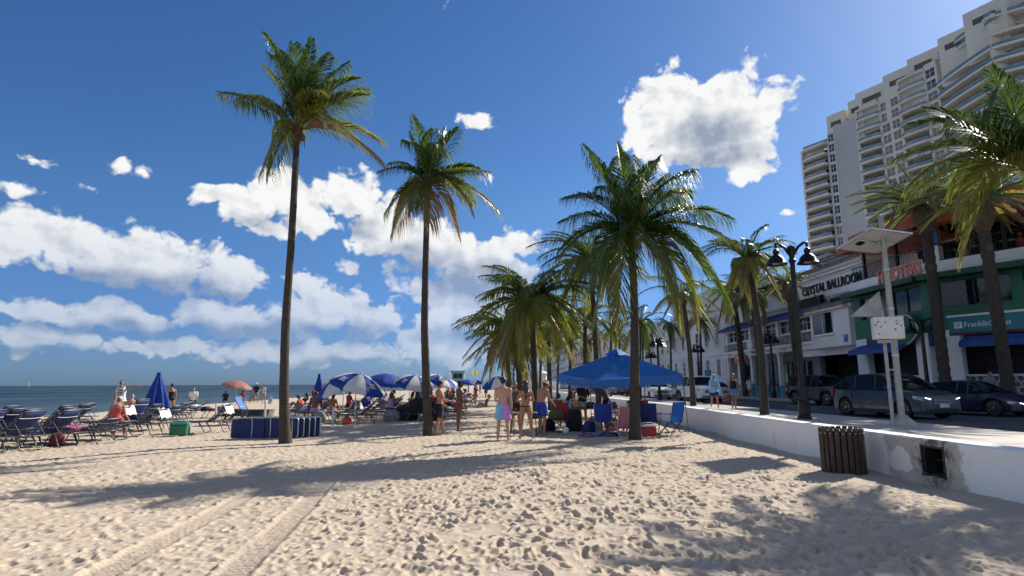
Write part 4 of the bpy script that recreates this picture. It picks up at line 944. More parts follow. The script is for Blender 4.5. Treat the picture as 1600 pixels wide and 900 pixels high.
hero('coconut palm with long hanging fronds in front of the blue canopy', (4.08, 17.44, -.05),
     [(4.08, 17.44, -.2), (4.10, 17.44, 1.2), (4.18, 17.44, 3.0), (4.20, 17.44, 4.6), (4.17, 17.44, 5.9)],
     F(988, 355, S1, [(915, 215, -.4, .16, 0), (935, 208, .6, .14, 0), (970, 205, -.2, .05, 0), (1000, 208, .8, .10, 0), (1040, 215, .3, .25, 0), (1085, 250, -.3, .35, 0), (1060, 232, .9, .28, 0), (1100, 262, .9, .30, 0), (1138, 325, -.3, .35, 0), (1125, 300, .9, .3, 0), (1110, 395, .3, .42, 1), (1130, 370, -.8, .35, 1),
                     (1125, 465, -.5, .52, 0), (1095, 440, .7, .5, 1), (1035, 470, -1.0, .62, 1), (1060, 465, .4, .55, 2), (880, 320, .2, .40, 0), (882, 300, -.7, .38, 0), (872, 385, -.4, .48, 0), (885, 360, .9, .42, 0), (950, 500, -.9, .66, 1), (930, 475, .6, .6, 0), (972, 480, .8, .6, 2),
                     (960, 250, -1.3, .35, 0), (1010, 255, -1.4, .4, 0), (930, 290, -1.3, .4, 0), (1050, 300, -1.4, .42, 1), (1000, 270, 1.4, .3, 0), (920, 440, -1.0, .6, 0), (1075, 420, -1.2, .55, 0)]),
     .17, .10, .95, (.10, .05, 0), 13)

def palm(label, base, top, nf=20, L=2.6, r0=.15, r1=.11, seed=1, date=False, bend=(0, 0), droop=1., group=None, nuts=True, name=None, age=0, lean=(0, 0)):
    rr = random.Random(seed); t = thing(name or ('date_palm' if date else 'coconut_palm'), label, 'palm tree', base, group=group)
    B = Vector(base); T = Vector(top)-B; mid = T*.5+Vector((bend[0], bend[1], 0))
    raw = trunk(t, [(0, 0, -.3), T*.15+Vector((bend[0]*.4, bend[1]*.4, 0)), mid, T*.8+Vector((bend[0]*.55, bend[1]*.55, 0)), T], r0, r1, 1.35, date, rr); c = raw[-1]
    for i in range(nf):
        u = (i+.5)/nf; a = i*2.39996+rr.uniform(-.25, .25)
        kind = 0 if u < .22 else 1 if u < .5 else 2 if u < .76 else 3
        if date: kind = 0 if u < .3 else 1 if u < .72 else 2
        ag = age+(0 if u < .55 else 1 if u < .8 else 2 if u < .93 else 3); ag = min(3, ag)
        if not date and rr.random() < .2: ag = max(0, ag-1)
        if not date and math.cos(a) < -.2 and kind > 0 and rr.random() < .45: kind -= 1    # the sea wind lifts the windward fronds
        if not date and rr.random() < .10: continue
        me = lib(kind, ag, rr.randint(0, 2), date)
        o = frond_obj(me, t, c+Vector((0, 0, rr.uniform(-.1, .1))), None, L*rr.uniform(.85, 1.12)*(.85 if kind == 0 else 1))
        o.rotation_euler = (rr.uniform(-.2, .2), rr.uniform(-.12, .12)+lean[0], a)
    if date:
        mb = MB(); mb.lathe([(r1*1.0, -1.3), (r1*1.9, -.8), (r1*2.3, -.3), (r1*1.6, .1), (.05, .3)], 12, c); mb.build('crown_boot', FIBRE, t, smooth=False)
    else: crown_extras(t, c, .8, nuts, rr)
    return t
# beach palms beyond the canopy
palm('coconut palm rising through the near edge of the blue canopy', (4.75, 27.0, -.05), (4.55, 27.0, 7.1), 36, 2.7, .15, .1, 21)
palm('big bushy coconut palm left of the blue canopy, trunk near the hat-wearing man', (2.0, 28.0, -.05), (1.8, 28.0, 5.3), 56, 3.1, .17, .13, 22)
palm('lower coconut palm with a bent brown trunk, left of the bushy one', (1.15, 31.0, -.05), (.85, 31.0, 4.2), 44, 2.8, .17, .13, 23, bend=(.35, 0))
palm('short coconut palm leaning left above the lifeguard hut', (.9, 38.0, -.05), (.75, 38.0, 4.0), 34, 2.6, .15, .12, 24, bend=(.2, 0))
palm('slim coconut palm behind the bushy one by the gate pier', (3.4, 36.0, -.05), (3.3, 36.0, 5.9), 24, 2.8, .15, .12, 25)
palm('coconut palm beyond the canopy with a crown low over its ridge', (5.8, 38.0, -.05), (5.9, 38.0, 5.6), 24, 2.9, .15, .12, 26)
for i, (x, y, h, L) in enumerate([(2.2, 52, 6.2, 3.0), (4.6, 60, 6.6, 3.0), (6.3, 50, 6.4, 3.0), (1.0, 75, 6.2, 3.0), (5.5, 82, 7, 3.1), (3.2, 98, 7, 3.2), (7.0, 66, 6.8, 3.)]):
    palm(['far coconut palm between the gate pier and the bushy palm', 'far coconut palm behind the gate pier', 'far coconut palm to the right of the gate pier', 'far coconut palm above the striped umbrella', 'second far coconut palm behind the gate pier', 'farthest coconut palm on the beach', 'far coconut palm close beside the beach wall'][i],
         (x, y, -.05), (x+.3, y, h), 22, L, .15, .12, 40+i, nuts=False)
# palms on the pavements
palm('coconut palm with an S-curved trunk on the pavement left of the tall street lamp', (10.63, 23.5, SW), (10.4, 23.5, 6.5), 34, 2.1, .17, .11, 31, bend=(.15, 0))
palm('coconut palm on the pavement in front of the white off-road car', (11.0, 33.0, SW), (10.7, 33.0, 6.4), 22, 2.3, .16, .12, 32, bend=(.1, 0))
palm('straight palm in front of the balcony restaurant, nearer of a pair', (14.0+9.2, 51, SW), (22.7, 51, 9.4), 26, 3.2, .28, .24, 33, nuts=False, group=None)
palm('straight palm in front of the balcony restaurant, farther of a pair', (23.1, 54.5, SW), (22.5, 54.5, 9.6), 26, 3.2, .28, .24, 34, nuts=False)
palm('date palm with rough trunk in front of the lettered sign wall', (22.9, 44.5, SW), (22.7, 44.5, 9.0), 30, 2.4, .22, .22, 35, date=True)
palm('tall date palm with thick studded trunk before the green building', (23.05, 30.0, SW), (22.95, 30.0, 10.7), 44, 3.6, .27, .25, 36, date=True)
palm('thick palm trunk in front of the leasing banner, crown overhead', (22.45, 25.6, SW), (22.25, 25.6, 9.6), 36, 3.2, .26, .24, 37, date=True)
hero('near coconut palm at the right edge with sunlit yellow-green fronds', (13.8, 12.5, SW), [(13.8, 12.5, SW-.2), (13.75, 12.55, 2.), (13.4, 12.9, 4.6), (12.95, 13.3, 6.55)],
     [(-2.7, 1.3, .2, .3, 0), (-2.9, .6, .5, .34, 1), (-2.6, .9, -1., .3, 0), (-2.9, -.2, .1, .42, 1), (-2.6, -.5, .9, .4, 1), (-2.3, -1.2, -.5, .5, 2), (-1.6, -1.9, .4, .6, 2), (-1.9, 1.9, .6, .2, 0), (-1.2, 2.3, -.6, .15, 0), (-.3, 2.6, .3, .06, 0), (.8, 2.3, -.4, .15, 0), (1.6, 1.7, .6, .25, 0), (2.4, .9, -.3, .35, 0), (2.6, 0, .6, .4, 1), (2.2, -.9, -.4, .5, 1), (1.4, -1.7, .3, .6, 2),
      (.4, .6, 2.7, .4, 1), (-.8, .4, -2.6, .42, 0), (1.4, -.2, -2.1, .45, 1), (-1.7, 1.5, -1.4, .3, 0)],
     .17, .12, .92, (-.1, .05, 0), 19)
for i, (x, y, h) in enumerate([(11.2, 46, 6.2), (11.3, 58, 6.6), (23.0, 66, 8.4), (23.2, 78, 8.8), (11.3, 72, 6.6), (23.0, 92, 9), (11.4, 90, 7), (23.2, 110, 9)]):
    palm(['pavement palm behind the parked white car', 'pavement palm left of the white hotel', 'palm growing against the white hotel front', 'second palm against the white hotel front', 'more distant pavement palm on the sea side', 'distant palm past the white hotel', 'farthest pavement palm on the sea side', 'farthest palm past the white hotel'][i],
         (x, y, SW), (x+.25, y, h), 20, 2.5 if x < 20 else 2.7, .15, .12, 60+i, nuts=False)

# ------------------------------------------------------------------ street furniture
LAMPM = pm('lamp_black_paint', (.014, .013, .012), .4, metal=.2, var=.25, scale=5)
LAMPIN = pm('lamp_inside_amber', (.40, .16, .05), .5, var=.2)
def street_lamp(label, loc, h=5.9, rotz=0, arms=2, s=1., group='street lamps'):
    t = thing('street_lamp', label, 'street lamp', loc, rotz, group)
    mb = MB(); mb.lathe([(.24*s, 0), (.24*s, .08), (.19*s, .12), (.21*s, .35), (.17*s, .55), (.19*s, .6), (.13*s, .7), (.11*s, 1.2), (.12*s, 1.25)], 14); mb.build('base', LAMPM, t, smooth=True)
    mb = MB(); mb.lathe([(.105*s, 1.2), (.095*s, h*.5), (.085*s, h-.1), (.12*s, h-.08), (.12*s, h+.02), (.09*s, h+.05), (.10*s, h+.35), (.13*s, h+.4), (.13*s, h+.5), (.05*s, h+.55)], 12); mb.build('pole', LAMPM, t, smooth=True)
    for i in range(arms):
        a = math.pi*2*i/arms; d = Vector((math.cos(a), math.sin(a), 0)); r = .52*s
        o = Vector((0, 0, h+.2)); mb = MB(); mb.tube([o+d*.06, o+d*r*.45+Vector((0, 0, .28*s)), o+d*r*.8+Vector((0, 0, .42*s)), o+d*r+Vector((0, 0, .42*s)), o+d*r+Vector((0, 0, .28*s))], [.055*s, .05*s, .05*s, .06*s, .05*s], 8); mb.build('arm', LAMPM, t, smooth='all')
        c = o+d*r; s_ = s; s = s*.8; mb = MB(); mb.lathe([(.06*s, .3*s), (.13*s, .22*s), (.14*s, .10*s), (.10*s, .04*s), (.2*s, -.02*s), (.33*s, -.16*s), (.38*s, -.32*s), (.46*s, -.40*s), (.46*s, -.43*s), (.36*s, -.40*s), (.30*s, -.3*s), (.1*s, -.12*s)], 20, c, caps=False); sh = mb.build('shade', LAMPM, t, smooth=True)
        mb = MB(); mb.lathe([(.02, -.10*s), (.29*s, -.29*s), (.35*s, -.375*s)], 18, c, caps=False); mb.build('reflector', LAMPIN, sh, smooth='all')
        mb = MB(); mb.lathe([(.0, -.42*s), (.15*s, -.40*s), (.2*s, -.34*s), (.2*s, -.3*s)], 14, c, caps=False); mb.build('bulb_cover', pm('lamp_lens', (.35, .30, .24), .3), sh, smooth='all')
        s = s_
    return t
street_lamp('tall black two-headed street lamp on the sea-side pavement, nearest one', (10.66, 20.5, SW), 5.55, R(-14))
street_lamp('dark two-headed street lamp before the green building', (22.75, 30.9, SW), 3.95, R(-60), s=1.0)
street_lamp('four-headed street lamp behind the parked white car', (12.2, 44, SW), 4.0, .3, 4, .85)
street_lamp('four-headed street lamp by the restaurant palms', (22.9, 48.6, SW), 4.6, .2, 4, 1.0)
street_lamp('four-headed street lamp against the white hotel', (22.8, 66, SW), 4.8, .5, 4, 1.1)
street_lamp('farther four-headed street lamp left of the white hotel', (22.8, 86, SW), 5.0, .9, 4, 1.1)

def solar_pole():
    t = thing('camera_pole', 'grey steel pole with tilted solar panel and white equipment box', 'pole', (12.0, 17.5, SW))
    mb = MB(); mb.lathe([(.36, -.05), (.33, .08), (.15, .26), (.15, .28)], 14); mb.build('footing', KERB, t, smooth=True)
    mb = MB(); mb.lathe([(.092, .25), (.088, 3.0), (.07, 6.35), (.0, 6.38)], 14); mb.build('mast', GREYP, t, smooth=True)
    mb = MB()
    for z in (2.0, 3.4, 4.6): mb.lathe([(.10, z), (.10, z+.06)], 14)
    mb.build('clamps', ALU, t)
    mb = MB(); mb.lathe([(.05, .0), (.05, 3.4)], 10, (-.32, -.05, 0)); mb.box((-.16, -.02, 2.9), (.34, .04, .05)); mb.box((-.16, -.02, 1.6), (.34, .04, .05)); mb.build('side_conduit', GREYP, t, smooth=True)
    # panel tilted towards the sun, its pale underside seen from the beach
    az, tilt = R(-20), R(17)
    mz = Matrix.Rotation(-az, 3, 'Z') @ Matrix.Rotation(-tilt, 3, 'X')
    c = Vector((-.22, .10, 5.55))
    mb = MB(); mb.box(c, (1.75, 1.25, .03), mz); pn = mb.build('solar_panel', pm('panel_underside', (.62, .60, .55), .5, var=.04), t)
    mb = MB(); mb.box(c+mz @ Vector((0, 0, .02)), (1.68, 1.18, .012), mz); mb.build('cells', pm('solar_cells', (.01, .015, .04), .15), pn)
    mb = MB()
    for sx, sy, dx, dy in ((0, .63, 1.78, .03), (0, -.63, 1.78, .03), (.88, 0, .03, 1.23), (-.88, 0, .03, 1.23)): mb.box(c+mz @ Vector((sx, sy, -.01)), (dx, dy, .06), mz)
    mb.build('panel_frame', ALU, pn)
    mb = MB(); mb.box(c+mz @ Vector((-.45, .15, -.04)), (.22, .16, .05), mz); mb.build('junction_box', BLACK, pn)
    mb = MB(); mb.tube([Vector((0, 0, 5.2)), c+mz @ Vector((0, -.3, -.03))], .03, 6); mb.tube([Vector((0, 0, 5.75)), c+mz @ Vector((0, .1, -.03))], .035, 6); mb.tube([c+mz @ Vector((-.8, 0, -.035)), c+mz @ Vector((.8, 0, -.035))], .025, 6); mb.build('bracket', ALU, t)
    mb = MB(); mb.box((-.30, -.22, 2.82), (.78, .36, .66), (0, 0, R(-20)), bev=.02); b = mb.build('equipment_box', pm('box_white', (.74, .73, .70), .55, var=.04), t)
    rr = random.Random(6); mb = MB(); m3 = Euler((0, 0, R(-20))).to_matrix()
    for i in range(9): mb.box(Vector((-.30, -.22, 2.82))+m3 @ Vector((rr.uniform(-.34, .34), -.183, rr.uniform(-.3, .3))), (rr.uniform(.02, .07), .006, rr.uniform(.02, .05)), m3)
    mb.build('stickers', BLACK, b)
    mb = MB(); mb.box((-.45, -.25, 2.42), (.35, .2, .08), (0, 0, R(-20))); mb.build('cable_gland', GREYP, b)
    # triangular metal plate behind the box
    mb = MB(); x0, z0 = -.9, 3.2; mb.add([(x0-.3, .1, z0), (x0+.75, .1, z0), (x0+.68, .1, z0+.78), (x0-.3, .12, z0), (x0+.75, .12, z0), (x0+.68, .12, z0+.78)], [(0, 1, 2), (5, 4, 3), (0, 3, 4, 1), (1, 4, 5, 2), (2, 5, 3, 0)]); mb.build('side_panel', GREYP, t)
solar_pole()

def trash_can():
    t = thing('litter_bin', 'round dark brown slatted litter bin standing in the sand by the wall', 'litter bin', (6.34, 10.95, 0))
    WOOD = pm('dark_slat_wood', (.055, .032, .022), .6, var=.25, scale=9, bump=.3, bscale=60)
    mb = MB(); mb.lathe([(.315, -.05), (.325, .68), (.33, .74)], 24); mb.build('liner', DARK, t, smooth=True)
    mb = MB(); mb.lathe([(.33, .14), (.345, .14), (.345, .17), (.33, .17)], 24, caps=False); mb.lathe([(.335, .62), (.35, .62), (.35, .65), (.335, .65)], 24, caps=False); mb.build('hoops', BLACK, t)
    rr = random.Random(3); n = 22
    for i in range(n):
        a = 2*math.pi*i/n; mb = MB(); mb.box((0, 0, 0), (.080, .022, .84+rr.uniform(-.012, .012)), bev=.006)
        mb.xf(Matrix.Translation((math.cos(a)*.355, math.sin(a)*.355, .37)) @ Euler((R(-4)*0, 0, a+math.pi/2)).to_matrix().to_4x4())
        mb.build('slat', WOOD, t)
        if i % 1 == 0:
            mb = MB(); mb.ball((math.cos(a)*.37, math.sin(a)*.37, .70), .012, 6, 4); mb.build('bolt', ALU, t)
trash_can()

# ------------------------------------------------------------------ cars
CARGL = pm('car_glass', (.008, .010, .014), .05, var=.1, spec=.22)
def car(name, label, loc, rotz, L, W, H, paint, kind='suv', hood=.95, clear=.2, wheel=.36, lights=True, grille='dark', star=False):
    """body lofted along its length; local +X is forward"""
    t = thing(name, label, 'car', loc, rotz); hl = L/2; hw = W/2
    xf, xr = hl-.19*L, -hl+.185*L
    if kind == 'sedan': roof = [(-hl, hood-.08), (-hl+.10, hood+.04), (-hl+.55, hood+.08), (-.9, H-.07), (-.2, H), (.35, H-.03), (1.25, hood+.06), (hl-.5, hood-.10), (hl-.05, hood-.28), (hl, hood-.36)]
    elif kind == 'suv': roof = [(-hl, hood), (-hl+.10, hood+.10), (-hl+.30, hood+.24), (-hl+.75, H-.16), (-hl+1.4, H-.03), (-.2, H), (.35, H-.04), (.8, H-.20), (1.30, hood+.08), (hl-.45, hood), (hl-.08, hood-.12), (hl, hood-.25)]
    else: roof = [(-hl, hood), (-hl+.05, H-.25), (-hl+.15, H-.05), (-hl+.5, H), (0, H), (.45, H-.04), (.95, hood+.10), (hl-.35, hood+.02), (hl-.05, hood-.08), (hl, hood-.2)]
    belt = [(-hl, hood), (-hl+.1, hood+.06), (.9, hood+.02), (1.25, hood+.05), (hl-.45, hood-.02), (hl-.05, hood-.16), (hl, hood-.3)]
    if kind == 'sedan': belt = [(-hl, hood-.08), (-hl+.1, hood+.03), (.9, hood-.02), (1.25, hood+.02), (hl-.5, hood-.12), (hl-.05, hood-.29), (hl, hood-.38)]
    bx, bz = zip(*belt); rx, rz = zip(*roof)
    N = 90; rings = []
    for i in range(N+1):
        x = -hl+L*i/N; e = min(x+hl, hl-x); tap = hw*(1-.16*math.exp(-e/.18)-.05*math.exp(-e/.6))
        zb = clear+.08*math.exp(-e/.25)
        for xc in (xf, xr):
            d = abs(x-xc); ra = wheel+.055
            if d < ra: zb = max(zb, wheel+math.sqrt(ra*ra-d*d)*.98)
        zt = interp(bx, bz, x); zm = min(zt-.14, max(zb+.05, lerp(clear, zt, .6)))
        sec = [(tap-.05, zb), (tap-.005, zb+.03), (tap, zm-.02), (tap-.01, zm+.05), (tap-.05, zt-.04), (tap-.13, zt), (tap*.5, zt+.015)]
        rings.append([(x, -y, z) for y, z in sec]+[(x, 0, zt+.022)]+[(x, y, z) for y, z in reversed(sec)])
    mb = MB(); mb.loft(rings); mb.build('body', paint, t, smooth=True)
    # glasshouse
    M = 40; x0, x1 = -hl+.16, 1.28; G = []
    gl = MB(); rf = MB(); gr, rr_ = [], []
    for i in range(M+1):
        x = lerp(x0, x1, i/M); zt = max(interp(rx, rz, x), interp(bx, bz, x)+.01); zb = interp(bx, bz, x)-.03; k2 = (zt-zb)/(H-hood+.05); wb = hw-.10; wt = wb-.20*max(k2, .05)
        gr.append([(x, -wb, zb), (x, -wt, zt-.03*k2), (x, -wt+.10, zt), (x, 0, zt+.02*k2), (x, wt-.10, zt), (x, wt, zt-.03*k2), (x, wb, zb)])
    gl.loft(gr, caps=False, closed=False); gl.build('glass', CARGL, t, smooth=True)
    lo = [q for q in gr if q[3][2] > H-.11]
    rf.loft([[(p[0], p[1]*1.004, p[2]+.006) for p in q[1:6]] for q in lo], caps=False, closed=False)
    for s in (-1, 1):   # pillars and roof rails
        ip = [(q[0][0], q[0][1]*s*-1, q) for q in gr]
        for (xa, wdt) in ((lo[-1][0][0]+.0, .05), (.05, .05), (-hl+1.35 if kind != 'sedan' else -hl+1.0, .07)):
            q = min(gr, key=lambda g: abs(g[0][0]-xa)); a, b = Vector(q[0]), Vector(q[1])
            if s == 1: a.y = -a.y; b.y = -b.y
            if xa > .5: a = Vector((1.22, a.y, interp(bx, bz, 1.22)))
            rf.tube([a*1.0+Vector((0, -.004*s*-1, 0)), b], wdt*.55, 5)
        rf.tube([Vector((q[1][0], q[1][1]*(1 if s < 0 else -1)*1.005, q[1][2]+.005)) for q in gr if q[3][2] > hood+.12], .025, 5)
    rf.build('roof', paint, t, smooth=True)
    # wheels
    RIM = pm('alloy_rim', (.30, .30, .31), .35, metal=.8); 
    for xc in (xf, xr):
        for s in (-1, 1):
            w = link('wheel', None, t, (xc, s*(hw-.12), wheel)); bpy.data.objects.remove(w)
            mb = MB(); mb.lathe([(wheel*.62, -.11), (wheel*.92, -.115), (wheel, -.08), (wheel, .08), (wheel*.92, .115), (wheel*.62, .11)], 24); mb.xf(Matrix.Rotation(math.pi/2, 4, 'X'))
            w = mb.build('wheel', RUBBER, t, smooth=True, loc=(xc, s*(hw-.13), wheel))
            mb = MB(); mb.lathe([(wheel*.64, .112), (wheel*.58, .118), (wheel*.54, .09)], 24, caps=False); mb.lathe([(.09, .10), (.06, .115), (.0, .117)], 10, caps=False)
            for q in range(5):
                a = 2*math.pi*q/5; mb.box((math.cos(a)*wheel*.32, math.sin(a)*wheel*.32, .10), (wheel*.55, .055, .02), (0, 0, a))
            mb.xf(Matrix.Rotation(-math.pi/2*s, 4, 'X')); mb.build('rim', RIM, w)
            mb = MB(); mb.lathe([(.0, .075), (wheel*.6, .075)], 20, caps=False); mb.xf(Matrix.Rotation(-math.pi/2*s, 4, 'X')); mb.build('brake_disc', DARK, w)
    mb = MB(); mb.box((0, 0, clear+.16), (L*.9, W*.72, .24)); mb.build('underbody', DARK, t)
    # nose
    zf = interp(bx, bz, hl-.05)
    mb = MB(); mb.box((hl-.035, 0, zf-.20), (.10, W*.50, .22), bev=.03); gri = mb.build('grille', BLACK if grille == 'dark' else ALU, t)
    mb = MB()
    for q in range(4): mb.box((hl+.018, 0, zf-.28+q*.052), (.012, W*.46, .014))
    mb.build('grille_bars', ALU if grille != 'black' else BLACK, gri)
    mb = MB(); mb.box((hl-.05, 0, clear+.16), (.12, W*.72, .16), bev=.04); mb.build('bumper_intake', BLACK, t)
    for s in (-1, 1):
        mb = MB(); p = [(hl-.06, s*W*.27, zf-.10), (hl-.12, s*W*.42, zf-.05), (hl-.40, s*(hw-.02), zf+.0), (hl-.36, s*(hw+.004), zf-.12), (hl-.10, s*W*.43, zf-.19), (hl-.03, s*W*.27, zf-.18)]
        mb.loft([p, [(a[0]+.045, a[1]+.012*s, a[2]) for a in p]]); hd = mb.build('headlight', pm('headlight_lens', (.5, .52, .55), .08, spec=.9), t)
        if lights: mb = MB(); mb.tube([(hl+.03, s*W*.30, zf-.12), (hl-.02, s*W*.40, zf-.08)], .014, 5); mb.build('running_light', pm('running_light', (.9, .9, .9), .3, emit=(1, .97, .9), estr=3), hd)
        mb = MB(); mb.box((.95, s*(hw+.10), hood+.13), (.12, .2, .14), bev=.035); mb.build('mirror', BLACK if kind == 'jeep' else paint, t, smooth=True)
        mb = MB(); mb.box((-hl+.08, s*(hw-.16), hood-.12), (.12, .2, .30), bev=.03); mb.build('tail_light', pm('tail_light_red', (.35, .02, .02), .3), t)
        for xq in (.35, -.55): mb = MB(); mb.box((xq, s*(hw-.005), hood-.10), (.16, .03, .03), bev=.01); mb.build('door_handle', paint, t)
        mb = MB(); mb.box((-.1, s*(hw-.02), clear+.06), (L*.48, .06, .14), bev=.02); mb.build('sill_trim', BLACK, t)
        # door gaps
        mb = MB()
        for xq in (.92, -.05, -1.02): mb.box((xq, s*(hw-.004), lerp(clear, hood, .55)), (.008, .012, (hood-clear)*.62))
        mb.build('door_gaps', BLACK, t)
    mb = MB(); mb.box((hl+.035, 0, clear+.32), (.012, .42, .13)); mb.build('number_plate', pm('plate_white', (.7, .7, .68), .5), t)
    if star:
        mb = MB(); pts = [(hl+.05, .10*math.cos(a), zf-.19+.10*math.sin(a)) for a in [i*2*math.pi/20 for i in range(21)]]; mb.tube(pts, .011, 5, False)
        for a in (90, 210, 330): mb.tube([(hl+.05, 0, zf-.19), (hl+.05, .095*math.cos(R(a)), zf-.19+.095*math.sin(R(a)))], .011, 4)
        mb.build('emblem', ALU, t)
    if kind == 'jeep':
        for s in (-1, 1):
            for xc in (xf, xr): MB().tube([(xc+(wheel+.08)*math.cos(a), s*(hw+.02), wheel+(wheel+.08)*math.sin(a)) for a in [i*math.pi/10 for i in range(11)]], .05, 6).build('arch_flare', BLACK, t)
        mb = MB(); mb.ball((hl+.04, 0, zf-.17), (.02, .11, .06), 10, 6); mb.build('oval_badge', ALU, t)
    # wipers and mirror inside
    mb = MB()
    for s in (-1, 1): mb.tube([(1.30, s*.45, hood+.07), (1.02, s*.1, hood+.24)], .01, 4)
    mb.build('wipers', BLACK, t)
    return t
def paint(name, c): return pm(name, c, .28, metal=.0, var=.04, coat=.25, spec=.35)
car('crossover_car', 'steel grey crossover car driving past behind the solar-panel pole', (16.1, 24.0, RD), R(-80), 4.65, 1.90, 1.72, paint('steel_grey_paint', (.032, .050, .085)), 'suv', 1.04)
car('saloon_car', 'dark blue saloon car with round star emblem, at the right', (20.4, 25.4, RD), R(-70), 4.7, 1.86, 1.44, paint('dark_blue_paint', (.02, .028, .06)), 'sedan', .92, .16, .34, star=True)
car('off_road_car', 'boxy dark olive off-road car with black arches behind the tall lamp', (20.5, 37.0, RD), R(-80), 4.5, 1.9, 1.84, paint('olive_black_paint', (.035, .04, .045)), 'jeep', 1.12, .28, .41, grille='black')
car('white_off_road_car', 'boxy white off-road car facing the camera beyond the canopy', (14.9, 43.4, RD), R(-88), 4.8, 1.95, 1.88, paint('white_car_paint', (.74, .74, .72)), 'jeep', 1.15, .28, .40, lights=False)
car('white_hatchback', 'white car parked just behind the white off-road car', (13.9, 51.5, RD), R(-90), 4.5, 1.85, 1.6, paint('white_car_paint', (.74, .74, .72)), 'suv', 1.0, lights=False)
car('blue_hatchback', 'pale blue car behind the woman in the blue shirt', (18.2, 49.5, RD), R(-86), 4.4, 1.82, 1.55, paint('pale_blue_paint', (.22, .33, .48)), 'suv', .98)
car('silver_car', 'silver car on the far lane behind the pavement palms', (18.0, 57, RD), R(-88), 4.5, 1.82, 1.5, paint('silver_paint', (.45, .46, .47)), 'sedan', .92)
car('grey_distant_car', 'grey car far down the road', (15, 72, RD), R(-90), 4.5, 1.82, 1.5, paint('mid_grey_paint', (.2, .21, .22)), 'suv', .98, lights=False)
# blue litter trolley by the right-hand palm

# ------------------------------------------------------------------ people
SKIN = {k: pm('skin_'+k, c, .5, var=.06, scale=3, spec=.35) for k, c in dict(fair=(.52, .30, .21), tan=(.40, .20, .115), brown=(.18, .085, .048), dark=(.07, .036, .024), red=(.50, .23, .15)).items()}
HAIR = {k: pm('hair_'+k, c, .5, var=.3, scale=14) for k, c in dict(black=(.012, .010, .009), brown=(.05, .028, .016), blond=(.26, .15, .06), grey=(.3, .29, .28)).items()}
def cloth(n, c): return pm('cloth_'+n, c, .85, var=.12, scale=5, bump=.25, bscale=25)
def rx(a): return Matrix.Rotation(R(a), 3, 'X')
def ry(a): return Matrix.Rotation(R(a), 3, 'Y')
def rz(a): return Matrix.Rotation(R(a), 3, 'Z')
def capsule(mb, p0, p1, r0, r1, n=12, flat=None, ends=True):
    p0, p1 = Vector(p0), Vector(p1); t = (p1-p0); L = t.length; t = t/max(L, 1e-6); prof = []
    if ends: prof += [(-r0*math.cos(a), r0*math.sin(a)) for a in (.25, .8, 1.2)]
    prof += [(0, r0), (L*.5, (r0+r1)/2), (L, r1)]
    if ends: prof += [(L+r1*math.sin(a), r1*math.cos(a)) for a in (.4, .8, 1.3)]
    a = flat if flat is not None else t.orthogonal(); a = (a-t*a.dot(t)).normalized(); b = t.cross(a); k = 1 if flat is None else .55
    mb.loft([[p0+t*s+(a*math.cos(2*math.pi*j/n)*k+b*math.sin(2*math.pi*j/n))*r for j in range(n)] for s, r in prof])
TS = bpy.data.scenes.new('workbench')
def fuse(mb, res, smooth=3):
    """closed shapes melted into one continuous skin"""
    me = mb.mesh('tmp', SKIN['fair']); o = bpy.data.objects.new('tmp', me); TS.collection.objects.link(o)
    m = o.modifiers.new('r', 'REMESH'); m.mode = 'VOXEL'; m.voxel_size = res
    m = o.modifiers.new('s', 'SMOOTH'); m.iterations = smooth; m.factor = .5
    TS.view_layers[0].update(); out = bpy.data.meshes.new_from_object(o.evaluated_get(TS.view_layers[0].depsgraph))
    bpy.data.objects.remove(o); bpy.data.meshes.remove(me); out.materials.clear(); out.polygons.foreach_set('use_smooth', [True]*len(out.polygons)); return out
TM = [(-.07, .125, .085, .0), (.0, .165, .112, -.005), (.07, .168, .115, -.01), (.15, .150, .10, .0), (.22, .140, .092, .005), (.32, .152, .105, .0), (.41, .172, .118, -.005), (.48, .168, .105, -.01), (.53, .13, .085, -.015), (.57, .07, .06, -.015)]
TF = [(-.07, .125, .09, .0), (.0, .172, .118, -.012), (.07, .168, .118, -.015), (.15, .138, .095, .0), (.22, .120, .084, .005), (.31, .132, .094, .0), (.40, .150, .108, .0), (.47, .148, .094, -.01), (.52, .11, .075, -.015), (.555, .06, .055, -.015)]
